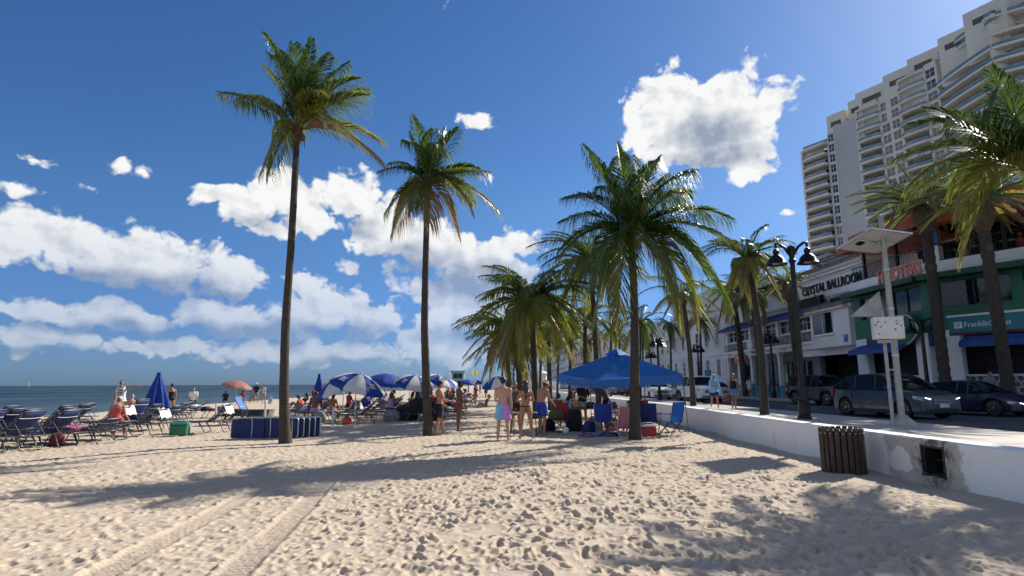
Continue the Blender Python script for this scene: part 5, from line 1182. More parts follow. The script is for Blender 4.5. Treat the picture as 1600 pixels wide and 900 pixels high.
def person(label, loc, rotz, h=1.75, sex='m', skin='fair', hair='brown', long=0., wear=(), lean=0, root=0, side=0, head=(0, 0), La=(5, 8, 12), Ra=(5, 8, 12), Ll=(0, 4, 3), Rl=(0, 4, 3), hipz=None, hat=None, res=.013, fat=1., group='people on the beach', fingers=True, glasses=False, twist=0):
    """facing local +Y; arms (flex, out, elbow[, twist]), legs (flex, out, knee) in degrees; wear: (garment, material)"""
    s = h/1.75; T = TM if sex == 'm' else TF; RO = rx(-root) @ ry(side); hipz0 = .92*s
    t = thing('person', label, 'person', loc, rotz, group)
    def tor(z):   # frame of the torso at height z above the hip
        k = min(1, max(0, (z-.05)/.3)); n = 8; p = Vector((0, 0, 0)); zz = 0
        for i in range(n):
            zi = z*(i+.5)/n; ki = min(1, max(0, (zi-.05)/.3)); p = p+(rz(twist*ki) @ rx(-lean*ki)) @ Vector((0, 0, z/n))
        return RO @ (p*s), RO @ rz(twist*k) @ rx(-lean*k)
    J = {}
    for sd, A, Lg in ((1, Ra, Rl), (-1, La, Ll)):
        sp, sm = tor(.475 if sex == 'm' else .465); S = sp+sm @ Vector((sd*(.185 if sex == 'm' else .16)*s*lerp(1, fat, .5), -.01*s, 0))
        M = sm @ ry(-sd*A[1]) @ rx(A[0]); E = S+M @ Vector((0, 0, -.29*s)); M2 = M @ rz(sd*(A[3] if len(A) > 3 else 0)) @ rx(A[2]); Wr = E+M2 @ Vector((0, 0, -.25*s))
        Hp = RO @ Vector((sd*.092*s, 0, -.0)); Ml = RO @ ry(-sd*Lg[1]) @ rx(Lg[0]); K = Hp+Ml @ Vector((0, 0, -.44*s)); Ml2 = Ml @ rx(-Lg[2]); An = K+Ml2 @ Vector((0, 0, -.415*s))
        J[sd] = (S, M, E, M2, Wr, Hp, Ml, K, Ml2, An)
    low = min(J[1][9].z, J[-1][9].z)
    hz = hipz if hipz is not None else -low+.065*s; O = Vector((0, 0, hz))
    mb = MB()
    def torso(m, z0, z1, inf=0., n=18, sub=14):
        rings = []; zs = [r[0] for r in T]
        for i in range(sub+1):
            z = lerp(z0, z1, i/sub); p, f = tor(z); wx_ = interp(zs, [r[1] for r in T], z)*s*fat+inf; wy_ = interp(zs, [r[2] for r in T], z)*s*fat*(1.0 if fat == 1 else 1.12)+inf; oy = interp(zs, [r[3] for r in T], z)*s
            rings.append([O+p+f @ Vector((wx_*math.cos(a), wy_*math.sin(a)+oy, 0)) for a in [2*math.pi*j/n for j in range(n)]])
        m.loft(rings)
    torso(mb, -.07, .565)
    # seat and chest
    for sd in (1, -1):
        p, f = tor(.01); mb.ball(O+p+f @ Vector((sd*.075*s, -.055*s, -.02*s)), (.085*s*fat, .085*s*fat, .095*s), 12, 8)
        if sex == 'f': p, f = tor(.385); mb.ball(O+p+f @ Vector((sd*.07*s, .075*s, 0)), (.06*s*fat, .058*s*fat, .06*s), 10, 7)
        else: p, f = tor(.42); mb.ball(O+p+f @ Vector((sd*.08*s, .05*s, 0)), (.085*s, .06*s, .065*s), 10, 7)
        S, M, E, M2, Wr, Hp, Ml, K, Ml2, An = [O+q if isinstance(q, Vector) else q for q in J[sd]]
        k = (1. if sex == 'm' else .84)*s*lerp(1, fat, .6)
        mb.ball(S, .066*k, 10, 8); capsule(mb, S, S.lerp(E, .45), .057*k, .053*k); capsule(mb, S.lerp(E, .4), E, .053*k, .041*k); capsule(mb, E, E.lerp(Wr, .35), .042*k, .043*k); capsule(mb, E.lerp(Wr, .35), Wr, .043*k, .027*k)
        # neck-shoulder slope
        p, f = tor(.53); capsule(mb, O+p, S, .055*k, .05*k)
        # hand: palm, four fingers, thumb
        hd = M2 @ Vector((0, 0, -1)); lat = M2 @ Vector((0, 1, 0)); thk = M2 @ Vector((sd, 0, 0)); pc = Wr+hd*.05*s
        capsule(mb, Wr-hd*.01*s, Wr+hd*.075*s, .030*k, .038*k, 10, thk)
        if fingers:
            for q in range(4):
                b = Wr+hd*.082*s+lat*(.030-.020*q)*k; l = (.068, .078, .072, .055)[q]*s; c = b+hd*l*.55-thk*.012*s; capsule(mb, b, c, .0098*k, .009*k, 8); capsule(mb, c, c+hd*l*.4-thk*.022*s, .009*k, .0078*k, 8)
            b = Wr+hd*.03*s+lat*.028*k; c = b+(hd*.6+lat*.75-thk*.25)*.045*s; capsule(mb, b, c, .0125*k, .0105*k, 8); capsule(mb, c, c+(hd*.95+lat*.2-thk*.3)*.035*s, .0105*k, .009*k, 8)
        else: capsule(mb, Wr+hd*.07*s, Wr+hd*.15*s, .032*k, .018*k, 8, thk)
        k = s*lerp(1, fat, .8)*(1. if sex == 'm' else .97)
        capsule(mb, Hp, Hp.lerp(K, .35), .093*k, .083*k); capsule(mb, Hp.lerp(K, .3), K, .083*k, .056*k); mb.ball(K, .058*k, 10, 8)
        calf = K.lerp(An, .3)+Ml2 @ Vector((0, -.012*s, 0)); capsule(mb, K, calf, .053*k, .058*k); capsule(mb, calf, An, .057*k, .036*k)
        fz = Vector((Ml2 @ Vector((0, 1, 0))).to_tuple()); fz = Vector((fz.x, fz.y, 0)) if abs(An.z-O.z-low) < .3 and hipz is None else Ml2 @ Vector((0, 1, -.05)); fz = fz.normalized() if fz.length > .01 else Vector((0, 1, 0)); dn = Vector((0, 0, -.035*s))
        capsule(mb, An+dn-fz*.04*s, An+dn*1.1+fz*.15*s, .036*s, .030*s, 10, Vector((0, 0, 1)) if abs(fz.z) < .6 else None); capsule(mb, An, An+dn+fz*.05*s, .034*s, .036*s); capsule(mb, An+dn*1.2+fz*.12*s, An+dn*1.3+fz*.185*s, .034*s, .022*s, 10, Vector((0, 0, 1)) if abs(fz.z) < .6 else None)
    # neck and head
    np_, nf = tor(.55); hm = nf @ rz(head[0]) @ rx(-head[1]); nb = O+np_; nt = nb+nf @ Vector((0, .012*s, .075*s)); capsule(mb, nb-nf @ Vector((0, 0, .05*s)), nt, .058*s if sex == 'm' else .047*s, .052*s if sex == 'm' else .043*s)
    hc = nt+hm @ Vector((0, .022*s, .085*s))
    def hb(m, x, y, z, a, b, c, n=14, q=10): m.ball(hc+hm @ Vector((x*s, y*s, z*s)), (a*s, b*s, c*s), n, q, hm)
    hb(mb, 0, -.005, .025, .074, .092, .092); hb(mb, 0, .025, -.03, .060, .066, .078); hb(mb, 0, .05, -.085, .032, .03, .025); hb(mb, 0, .092, -.012, .013, .018, .026, 8, 6)
    for sd in (1, -1): hb(mb, sd*.074, -.003, -.005, .010, .020, .030, 8, 6)
    hb(mb, 0, .084, -.055, .022, .010, .008, 8, 6); hb(mb, 0, .078, .028, .05, .018, .012, 8, 6)
    body = link('body', fuse(mb, res), t); body.data.materials.append(SKIN[skin])
    if res < .02:
        for sd in (1, -1): m = MB(); hb(m, sd*.030, .083, .012, .012, .008, .008, 8, 6); m.build('eye', pm('eye_dark', (.03, .02, .018), .2), t, smooth='all')
        m = MB(); hb(m, 0, .090, -.058, .021, .006, .006, 8, 5); m.build('lips', pm('lip', (.35, .12, .10), .5), t, smooth='all')
    if glasses:
        m = MB()
        for sd in (1, -1): hb(m, sd*.034, .090, .012, .028, .010, .020, 10, 6)
        hb(m, 0, .094, .016, .075, .006, .006, 8, 5); m.build('sunglasses', BLACK, t, smooth='all')
    if hair:
        m = MB(); hb(m, 0, -.022, .040, .082, .090, .090); hb(m, 0, -.04, .0, .078, .068, .085); 
        if long < 0: hb(m, 0, -.085, .09, .045, .045, .045)
        if long > 0:
            n = 7; p0 = hc+hm @ Vector((0, -.055*s, .02*s)); pts = []
            back = nf @ Vector((0, -1, 0))
            for i in range(n+1): u = i/n; pts.append(p0+back*(.045*s*math.sin(u*2.2))+Vector((0, 0, -1))*long*u*s)
            for i in range(n): w = (.075, .085, .088, .086, .080, .072, .06)[i]*s; m.ball(pts[i].lerp(pts[i+1], .5), (w, w*.55, long*s*.14+.03), 12, 8, nf)
        me = fuse(m, max(res, .013), 2); me.materials.append(HAIR[hair]); link('hair', me, t)
    if hat:
        kind, hm_ = hat; m = MB()
        if kind == 'cap':
            hb(m, 0, -.010, .055, .086, .098, .075)
            m.loft([[hc+hm @ Vector((x*s, y*s, z*s)) for x, y, z in ((-.07, .06, .055), (-.06, .14, .04), (0, .165, .045), (.06, .14, .04), (.07, .06, .055), (0, .05, .06))], [hc+hm @ Vector((x*s, y*s, (z+.012)*s)) for x, y, z in ((-.07, .06, .055), (-.06, .14, .04), (0, .165, .045), (.06, .14, .04), (.07, .06, .055), (0, .05, .06))]])
        else:
            m.loft([[hc+hm @ Vector((r*math.cos(a)*s, (r*1.08*math.sin(a)-.01)*s, (z+.012*math.sin(3*a)*(1 if r > .12 else 0))*s)) for a in [2*math.pi*j/20 for j in range(20)]] for r, z in ((.155, .015), (.16, .03), (.092, .058), (.09, .10), (.078, .135), (.03, .15))])
        m.build('hat', hm_, t, smooth=True)
    for g in wear:
        k, mat = g[0], g[1]; m = MB(); inf = .012; r_ = max(res, .012)
        def sleeve(u, ri, extra=.014):
            for sd in (1, -1): S, E = O+J[sd][0], O+J[sd][2]; kk = (1. if sex == 'm' else .84)*s*lerp(1, fat, .6); capsule(m, S-(E-S)*.05, S.lerp(E, u), .064*kk+extra, .054*kk+extra+ri)
        def thigh(u, ri, r0=.098):
            for sd in (1, -1): Hp, K = O+J[sd][5], O+J[sd][7]; kk = s*lerp(1, fat, .8); capsule(m, Hp, Hp.lerp(K, u), r0*kk, (lerp(r0, .06, u)*kk+ri), 16, None, False)
        if k in ('shorts', 'trunks', 'skirt', 'brief', 'thong', 'leggings'):
            if k == 'thong':
                torso(m, .045, .075, .006, sub=3); p, f = tor(.0); 
                capsule(m, O+tor(.05)[0]+f @ Vector((0, -.125*s, 0)), O+tor(-.05)[0]+f @ Vector((0, -.135*s, 0)), .016*s, .010*s); torso(m, -.075, -.03, .004, sub=3)
                capsule(m, O+tor(.05)[0]+f @ Vector((0, .11*s, 0)), O+tor(-.05)[0]+f @ Vector((0, .07*s, 0)), .03*s, .02*s)
            else:
                torso(m, -.08, .10 if k != 'brief' else .06, inf+.006)
                for sd in (1, -1): p, f = tor(.01); m.ball(O+p+f @ Vector((sd*.075*s, -.055*s, -.02*s)), (.098*s*fat, .098*s*fat, .105*s), 12, 8)
                if k == 'shorts': thigh(.62, .045, .108)
                if k == 'trunks': thigh(.78, .055, .112)
                if k == 'skirt': thigh(.45, .06, .115)
                if k == 'brief': thigh(.10, .012, .100)
                if k == 'leggings':
                    thigh(1.0, .008, .10)
                    for sd in (1, -1): capsule(m, O+J[sd][7], O+J[sd][9], .066*s, .046*s)
        elif k == 'bra':
            torso(m, .36, .385, .008, sub=3)
            for sd in (1, -1): p, f = tor(.385); m.ball(O+p+f @ Vector((sd*.07*s, .078*s, 0)), (.064*s*fat, .062*s*fat, .06*s), 10, 7); capsule(m, O+p+f @ Vector((sd*.07*s, .10*s, .03*s)), O+tor(.52)[0]+f @ Vector((sd*.06*s, .02*s, 0)), .010, .010)
        elif k == 'swimsuit': torso(m, -.075, .40, inf); [m.ball(O+tor(.385)[0]+tor(.385)[1] @ Vector((sd*.07*s, .078*s, 0)), (.066*s*fat, .064*s*fat, .062*s), 10, 7) for sd in (1, -1)]; [m.ball(O+tor(.01)[0]+tor(.01)[1] @ Vector((sd*.07*s, -.055*s, -.01*s)), (.092*s*fat, .09*s*fat, .09*s), 10, 7) for sd in (1, -1)]
        elif k == 'tank':
            torso(m, -.02, .47, inf+.006); [capsule(m, O+tor(.46)[0]+tor(.46)[1] @ Vector((sd*.1*s, -.02*s, 0)), O+tor(.54)[0]+tor(.54)[1] @ Vector((sd*.085*s, 0, 0)), .045*s, .035*s) for sd in (1, -1)]
            if sex == 'f': [m.ball(O+tor(.385)[0]+tor(.385)[1] @ Vector((sd*.07*s, .08*s, 0)), (.066*s, .064*s, .062*s), 10, 7) for sd in (1, -1)]
        elif k == 'shirt': torso(m, -.05, .545, inf+.012); sleeve(.65, .012)
        elif k == 'long_shirt': torso(m, -.07, .545, inf+.04); sleeve(1.0, .02, .03); thigh(.22, .07, .13); [capsule(m, O+J[sd][2], O+J[sd][2].lerp(J[sd][4]+O, .6), .062*s, .06*s) for sd in (1, -1)]
        elif k == 'jersey': torso(m, -.10, .50, inf+.025); [capsule(m, O+tor(.48)[0]+tor(.48)[1] @ Vector((sd*.12*s, -.01*s, 0)), O+tor(.55)[0]+tor(.55)[1] @ Vector((sd*.09*s, 0, 0)), .06*s, .045*s) for sd in (1, -1)]; thigh(.12, .06, .12)
        me = fuse(m, r_, 2); me.materials.append(mat)
        link({'bra': 'bikini_top', 'brief': 'swim_briefs', 'thong': 'bikini_bottom', 'tank': 'tank_top', 'trunks': 'swim_shorts'}.get(k, k), me, t)
    return t
def two_tone():
    m = bpy.data.materials.new('cloth_two_tone_shorts'); m.use_nodes = True; t = m.node_tree; k = NT(t); tc = k.n('ShaderNodeTexCoord').outputs['Object']; sx = k.n('ShaderNodeSeparateXYZ'); t.links.new(tc, sx.inputs[0])
    t.links.new(k.mix(k.smooth(sx.outputs[0], -.006, .006), (.20, .45, .72), (.56, .24, .56)), t.nodes['Principled BSDF'].inputs['Base Color']); t.nodes['Principled BSDF'].inputs['Roughness'].default_value = .8; return m
CW = cloth('white', (.75, .75, .74)); CB = cloth('black', (.012, .012, .014)); CN = cloth('navy', (.015, .03, .14)); CBL = cloth('royal_blue', (.02, .06, .34)); CR = cloth('coral_red', (.62, .10, .07)); CSKY = cloth('sky_blue', (.28, .50, .78)); CDN = cloth('denim', (.14, .24, .42)); CLV = cloth('lavender', (.36, .32, .52)); CRD = cloth('crimson', (.35, .03, .035)); CGR = cloth('grey', (.25, .25, .26)); COL = cloth('olive', (.10, .11, .05)); CPK = cloth('pink', (.62, .25, .34)); CTAN = cloth('tan_hat', (.62, .52, .42))
# group in the middle
person('shirtless man walking away in blue and pink shorts', (.28, 17.3, 0), R(-6), 1.80, 'm', 'fair', 'black', wear=[('trunks', two_tone())], lean=4, La=(14, 6, 70, 35), Ra=(-2, 6, 10), Ll=(6, 4, 2), Rl=(-10, 5, 14), head=(-8, 6), group=None)
person('woman with long wavy hair in a black bikini, seen from behind', (.95, 17.75, 0), R(4), 1.70, 'f', 'tan', 'brown', .46, [('thong', CB), ('bra', CB)], La=(24, 20, 95, 45), Ra=(24, 22, 98, 45), Ll=(2, 5, 2), Rl=(-6, 7, 10), group=None)
person('shirtless man in a pale bucket hat and royal blue shorts', (1.55, 19.6, 0), R(-50), 1.74, 'm', 'tan', 'brown', 0, [('trunks', CBL)], lean=20, La=(26, 14, 40), Ra=(34, 12, 30), Ll=(14, 6, 18), Rl=(2, 6, 10), hat=('bucket', CTAN), head=(0, 10), fat=1.08, group=None)
person('dark-haired woman in a dark vest across the small table', (.75, 20.5, 0), R(165), 1.66, 'f', 'tan', 'black', .2, [('tank', cloth('plum', (.10, .07, .11))), ('shorts', CB)], La=(30, 10, 60), Ra=(30, 10, 60), res=.016, group=None)
person('shirtless man in a black cap and black shorts leaning by the palm trunk', (-1.72, 19.5, 0), R(-70), 1.72, 'm', 'red', 'black', 0, [('trunks', CB)], lean=-3, La=(8, 8, 40), Ra=(20, 6, 60), Ll=(14, 4, 4), Rl=(-8, 6, 8), hat=('cap', CB), group=None)
person('woman with tied-up hair in red swim briefs and a maroon top', (-1.18, 20.9, 0), R(-62), 1.70, 'f', 'brown', 'black', -1, [('brief', CRD), ('bra', cloth('maroon', (.12, .02, .03)))], lean=2, La=(24, 6, 100, 20), Ra=(8, 8, 20), Ll=(4, 4, 2), Rl=(-4, 4, 4), glasses=True, group=None)
person('man in a blue shirt standing beyond the bucket-hat man', (1.55, 33, 0), R(20), 1.78, 'm', 'dark', 'black', 0, [('shirt', CBL), ('shorts', CN)], res=.02, group=None)
# under the canopy
person('shirtless brown-skinned man bending over the table under the canopy', (4.05, 21.6, 0), R(70), 1.78, 'm', 'brown', 'black', 0, [('trunks', CB)], lean=48, La=(50, 10, 30), Ra=(55, 10, 30), Ll=(8, 5, 12), Rl=(-4, 6, 10), group=None)
person('person in a red top standing at the back of the canopy', (5.35, 22.9, 0), R(140), 1.70, 'f', 'tan', 'brown', .2, [('shirt', CRD), ('shorts', CB)], La=(20, 10, 50), Ra=(30, 10, 70), res=.016, group=None)
person('seated woman with long dark hair in the pink low chair', (4.12, 18.75, 0), R(20), 1.66, 'f', 'tan', 'black', .42, [('swimsuit', CPK)], lean=-6, root=-14, La=(35, 20, 50), Ra=(30, 18, 50), Ll=(92, 8, 55), Rl=(88, 8, 50), hipz=.33, res=.015, group=None)
person('bending woman in a white cap behind the canopy table', (2.95, 23.6, 0), R(-110), 1.66, 'f', 'tan', 'brown', 0, [('tank', CB), ('shorts', CGR)], lean=55, La=(50, 6, 20), Ra=(55, 8, 20), hat=('cap', CW), res=.018, group=None)
person('person in dark clothes seated at the left end of the canopy table', (2.35, 22.6, 0), R(-40), 1.7, 'm', 'brown', 'black', 0, [('shirt', COL), ('shorts', CB)], lean=18, La=(30, 10, 60), Ra=(40, 10, 50), Ll=(88, 6, 80), Rl=(84, 10, 84), hipz=.47, res=.018, group=None)
person('man in a black shirt standing behind the long table under the canopy', (3.45, 23.3, 0), R(200), 1.74, 'm', 'brown', 'black', 0, [('shirt', CB), ('shorts', CGR)], lean=10, La=(30, 8, 60, 30), Ra=(30, 8, 60, 30), res=.018, group=None)
person('seated man in navy under the right of the canopy', (4.85, 20.2, 0), R(60), 1.74, 'm', 'brown', 'black', 0, [('shirt', CN), ('shorts', CB)], lean=10, La=(30, 8, 60, 20), Ra=(30, 8, 50, 20), Ll=(86, 8, 80), Rl=(84, 10, 82), hipz=.48, res=.018, group=None)
# promenade
person('woman in a loose sky blue beach shirt walking on the pavement', (11.05, 29.9, SW), R(172), 1.68, 'f', 'tan', 'brown', .12, [('long_shirt', CSKY), ('shorts', CN)], La=(24, 8, 80, 30), Ra=(26, 8, 84, 30), Ll=(12, 3, 4), Rl=(-10, 3, 16), res=.015, head=(10, 6), group=None)
person('woman in black tank top and denim shorts walking with a brown bag', (11.35, 28.2, SW), R(176), 1.70, 'f', 'tan', 'brown', .14, [('tank', CB), ('shorts', CDN)], La=(-4, 16, 18), Ra=(6, 14, 12), Ll=(-10, 3, 14), Rl=(12, 3, 4), glasses=True, res=.014, group=None)
tag(MB().lathe([(.17, .0), (.22, .06), (.20, .26), (.13, .30)], 14).build('tote_bag', pm('bag_brown', (.13, .055, .035), .7), None, True, (10.98, 28.15, SW+.36)), 'brown tote bag hanging from the hand of the denim-shorts woman', 'bag')
for i, (x, y, r_, sx, sk, w, lab) in enumerate([(21.6+1.2, 53, 190, 'm', 'tan', [('shirt', CW), ('shorts', CW)], 'person in white walking past the restaurant palms'), (23.4, 46.2, 170, 'm', 'brown', [('shirt', CB), ('shorts', CW)], 'person in a black shirt by the dark car-park opening'), (23.9, 43.8, 150, 'm', 'dark', [('shirt', CW), ('leggings', CB)], 'person in a white shirt behind the dark off-road car'), (23.0, 27.2, 190, 'm', 'tan', [('shirt', CGR), ('shorts', CB)], 'person in a grey shirt beside the right-hand palm trunk'), (23.3, 25.0, 200, 'm', 'brown', [('shirt', CBL), ('leggings', CN)], 'person in a royal blue shirt at the far right edge'), (9.4, 40, 10, 'f', 'fair', [('shirt', CPK), ('shorts', CW)], 'walker in a pink shirt on the pavement behind the canopy'), (9.0, 47, 185, 'm', 'fair', [('shirt', CW), ('shorts', CGR)], 'walker in a white shirt farther along the pavement'), (8.9, 60, 5, 'm', 'tan', [('shirt', CRD), ('shorts', CB)], 'distant walker in red near the gate pier')]):
    person(lab, (x, y, SW), R(r_), 1.74, sx, sk, 'black', 0, w, La=(14, 8, 20), Ra=(-12, 8, 14), Ll=(-14, 3, 16), Rl=(14, 3, 4), res=.026, fingers=False, group='people on the pavements')
# left of the beach
person('woman in a coral red swimsuit and white cap sitting on a lounger', (-12.25, 20.15, 0), R(8), 1.66, 'f', 'red', 'blond', 0, [('swimsuit', CR)], lean=14, La=(14, 14, 50), Ra=(14, 16, 55), Ll=(80, 10, 84), Rl=(76, 8, 84), hipz=.47, fat=1.32, hat=('cap', CW), res=.015, group=None)
person('man in a white basketball jersey with one arm stretched out', (-16.3, 27.0, 0), R(196), 1.82, 'm', 'tan', 'black', 0, [('jersey', CW), ('shorts', CW)], La=(20, 102, 6), Ra=(-4, 10, 10), glasses=True, res=.016, group=None)
_j = [o for o in col.objects if o.get('label', '').startswith('man in a white basketball')][0]
lettering('27', .20, CN, _j, (0, .205, 1.24), (0, 1, 0), 'jersey_number', .004, .006); MB().box((0, .20, 1.40), (.20, .012, .045), bev=.004).build('jersey_name_strip', CN, _j)
person('bald sunburnt man sitting in front of the jersey-wearing man', (-14.4, 24.6, 0), R(30), 1.75, 'm', 'red', None, 0, [('shorts', CN)], lean=16, La=(30, 12, 40), Ra=(30, 12, 40), Ll=(80, 8, 80), Rl=(80, 8, 80), hipz=.46, res=.018, fat=1.12, group=None)
person('dark-haired woman in olive standing beside the closed umbrella', (-16.6, 30.0, -.25), R(60), 1.55, 'f', 'brown', 'black', .25, [('swimsuit', COL)], La=(40, 10, 90), res=.02, group=None)
person('woman in a black swimsuit with hair up kneeling by the loungers', (-16.3, 31.2, 0), R(40), 1.70, 'f', 'tan', 'brown', -1, [('swimsuit', CB)], lean=6, La=(10, 12, 10), Ra=(14, 8, 14), Ll=(50, 4, 70), Rl=(10, 4, 20), res=.018, group=None)
person('person in a white top lying on a lounger', (-14.4, 30.6, 0), R(-90), 1.72, 'm', 'tan', 'black', 0, [('shirt', CW), ('shorts', CN)], root=-78, La=(20, 10, 30), Ra=(10, 10, 20), Ll=(8, 6, 4), Rl=(12, 6, 10), hipz=.45, res=.02, group=None)
person('distant bather in white near the waterline', (-19.5, 40, -.1), R(200), 1.7, 'm', 'tan', 'black', 0, [('shirt', CW), ('shorts', CB)], res=.024, fingers=False, hipz=.75, group=None)
person('standing man in a black shirt and white cap at the waterline', (-20.9, 54, 0), R(170), 1.78, 'm', 'tan', 'brown', 0, [('shirt', CB), ('shorts', CGR)], La=(0, 25, 60), Ra=(0, 25, 60), hat=('cap', CW), res=.024, fingers=False, group=None)
person('standing person in a pale shirt beside the man in black at the waterline', (-20.1, 53.6, 0), R(150), 1.68, 'f', 'tan', 'brown', .1, [('shirt', cloth('cream', (.6, .55, .45))), ('shorts', CGR)], res=.024, fingers=False, group=None)
person('child in pale blue sitting near the waterline', (-18.9, 52, 0), R(190), 1.25, 'f', 'fair', 'blond', 0, [('shirt', CSKY), ('shorts', CSKY)], lean=10, Ll=(85, 8, 60), Rl=(85, 8, 60), hipz=.12, res=.024, fingers=False, group=None)
for i, (x, y, r_, sk, w, lab) in enumerate([(-24.2, 55.5, 30, 'brown', CB, 'person in black seated at the left under the pink umbrella'), (-23.0, 56, -20, 'tan', CRD, 'person in red seated under the pink umbrella'), (-21.9, 56.2, 160, 'tan', CGR, 'person in grey seated right of the pink umbrella pole')]):
    person(lab, (x, y, 0), R(r_), 1.7, 'm', sk, 'black', 0, [('shirt', w), ('shorts', CN)], lean=14, La=(40, 10, 40), Ra=(40, 10, 40), Ll=(85, 10, 60), Rl=(85, 10, 60), hipz=.3, res=.028, fingers=False, group='people under the pink umbrella')
# middle crowd on loungers
person('brown-backed man sitting on a lounger in front of the open umbrella', (-8.0, 27.6, 0), R(12), 1.80, 'm', 'brown', 'black', 0, [('shorts', CLV)], lean=18, La=(26, 12, 40), Ra=(26, 12, 40), Ll=(78, 10, 84), Rl=(78, 10, 84), hipz=.46, fat=1.2, res=.016, group=None)
person('long-haired woman sitting beside the brown-backed man', (-7.2, 27.4, 0), R(-10), 1.68, 'f', 'tan', 'black', .45, [('bra', CPK), ('brief', CPK)], lean=10, La=(26, 12, 50), Ra=(26, 12, 50), Ll=(80, 8, 84), Rl=(80, 8, 84), hipz=.46, res=.016, group=None)
person('shirtless man in a red cap behind the brown-backed man', (-8.8, 30.2, 0), R(140), 1.75, 'm', 'brown', 'black', 0, [('shorts', CW)], lean=8, La=(30, 10, 40), Ra=(30, 10, 40), Ll=(80, 8, 80), Rl=(80, 8, 80), hipz=.5, hat=('cap', CRD), res=.02, group=None)
person('shirtless man in denim shorts bending over a lounger', (-6.6, 32.0, 0), R(-75), 1.78, 'm', 'tan', 'black', 0, [('shorts', CDN)], lean=62, La=(50, 10, 30), Ra=(60, 10, 30), Ll=(4, 6, 8), Rl=(-6, 6, 12), res=.018, group=None)
person('woman in a lavender top seated by the grey bag', (-4.75, 28.2, 0), R(-25), 1.68, 'f', 'brown', 'black', .3, [('tank', CLV), ('leggings', CB)], lean=12, La=(26, 10, 50), Ra=(26, 10, 50), Ll=(82, 8, 84), Rl=(82, 8, 84), hipz=.46, res=.018, group=None)
person('dark-haired bather in coral seated right of the lavender-topped woman', (-3.9, 29.0, 0), R(-40), 1.66, 'f', 'tan', 'black', .2, [('swimsuit', CR)], lean=8, La=(40, 14, 50), Ra=(30, 10, 50), Ll=(82, 8, 80), Rl=(82, 8, 80), hipz=.46, res=.018, group=None)
person('person reclining in black beside the second palm', (-3.0, 26.6, 0), R(95), 1.75, 'm', 'dark', 'black', 0, [('shirt', CB), ('shorts', CB)], root=-48, Ll=(52, 8, 12), Rl=(60, 8, 40), hipz=.46, La=(20, 14, 50), Ra=(20, 10, 40), res=.02, group=None)
_w = [CB, CW, CN, CR, CLV, CGR, CSKY, COL, CPK, CRD, CBL, CDN]; _wn = ['black', 'white', 'navy', 'coral', 'lavender', 'grey', 'sky blue', 'olive', 'pink', 'crimson', 'royal blue', 'denim']
_sp = [(-7.6, 37, 'left of the plain blue umbrella'), (-6.0, 36.5, 'under the plain blue umbrella'), (-4.6, 37, 'right of the plain blue umbrella'), (-3.6, 35.6, 'left of the rear striped umbrella'), (-2.7, 36.4, 'under the rear striped umbrella'), (-2.2, 33.6, 'just left of the second palm trunk'), (-9.6, 35, 'behind the red-capped man'), (-10.6, 38, 'by the rear closed umbrella'), (-5.2, 44, 'in the far rows behind the plain blue umbrella'), (-3.2, 45, 'in the far rows behind the rear striped umbrella'), (-1.4, 48, 'in the far rows right of the second palm'), (-8.2, 46, 'in the far rows near the waterline')]
for i, (x, y, wh) in enumerate(_sp):
    rr = random.Random(i+50); st = i % 4 == 2
    person('%s in %s %s' % ('standing bather' if st else 'seated bather', _wn[i], wh), (x, y, 0), R(rr.uniform(-180, 180)), rr.uniform(1.62, 1.8), 'mf'[i % 2], ['tan', 'brown', 'fair', 'red'][i % 4], ['black', 'brown', 'blond'][i % 3], .2 if i % 2 else 0, [('shirt' if i % 3 == 0 else 'swimsuit', _w[i]), ('shorts', _w[(i+5) % 12])], lean=rr.uniform(0, 18), La=(30, 10, 50), Ra=(24, 12, 40), Ll=(0, 5, 4) if st else (82, 8, 80), Rl=(0, 5, 4) if st else (80, 8, 82), hipz=None if st else .46, res=.026, fingers=False, group='crowd among the loungers')
_sp2 = [(-8.9, 28.9, 'lying back left of the brown-backed man'), (-6.1, 29.2, 'behind the long-haired woman'), (-5.5, 30.6, 'beside the bending man in denim'), (-2.5, 30.4, 'left of the second palm trunk, low down'), (-3.5, 31.8, 'behind the coral-suited bather'), (-9.9, 31.4, 'on the dark lounger by the tall palm'), (-7.9, 33.4, 'behind the bending man, near the blue umbrella'), (-1.9, 41, 'right behind the second palm'), (-4.9, 40.4, 'between the rear umbrellas'), (-7.1, 42.5, 'in the far rows left of the blue umbrella'), (-2.4, 55, 'far off, left of the lifeguard hut'), (-4.6, 62, 'far off near the water, left of the hut')]
for i, (x, y, wh) in enumerate(_sp2):
    rr = random.Random(i+90); st = i % 5 == 4; q = (i*7+3) % 12
    person('%s in %s %s' % ('upright bather' if st else 'sitting bather', _wn[q], wh), (x, y, 0), R(rr.uniform(-180, 180)), rr.uniform(1.62, 1.8), 'mf'[i % 2], ['brown', 'tan', 'dark', 'fair'][i % 4], ['black', 'black', 'brown'][i % 3], .25 if i % 2 else 0, [('shirt' if i % 3 else 'tank', _w[q]), ('shorts', _w[(q+3) % 12])], lean=rr.uniform(-5, 18), root=0 if st else rr.choice([0, -25, -40]), La=(30, 10, 50), Ra=(24, 12, 40), Ll=(0, 5, 4) if st else (86, 8, 70), Rl=(0, 5, 4) if st else (80, 8, 82), hipz=None if st else .46, res=.026, fingers=False, group='crowd among the loungers')
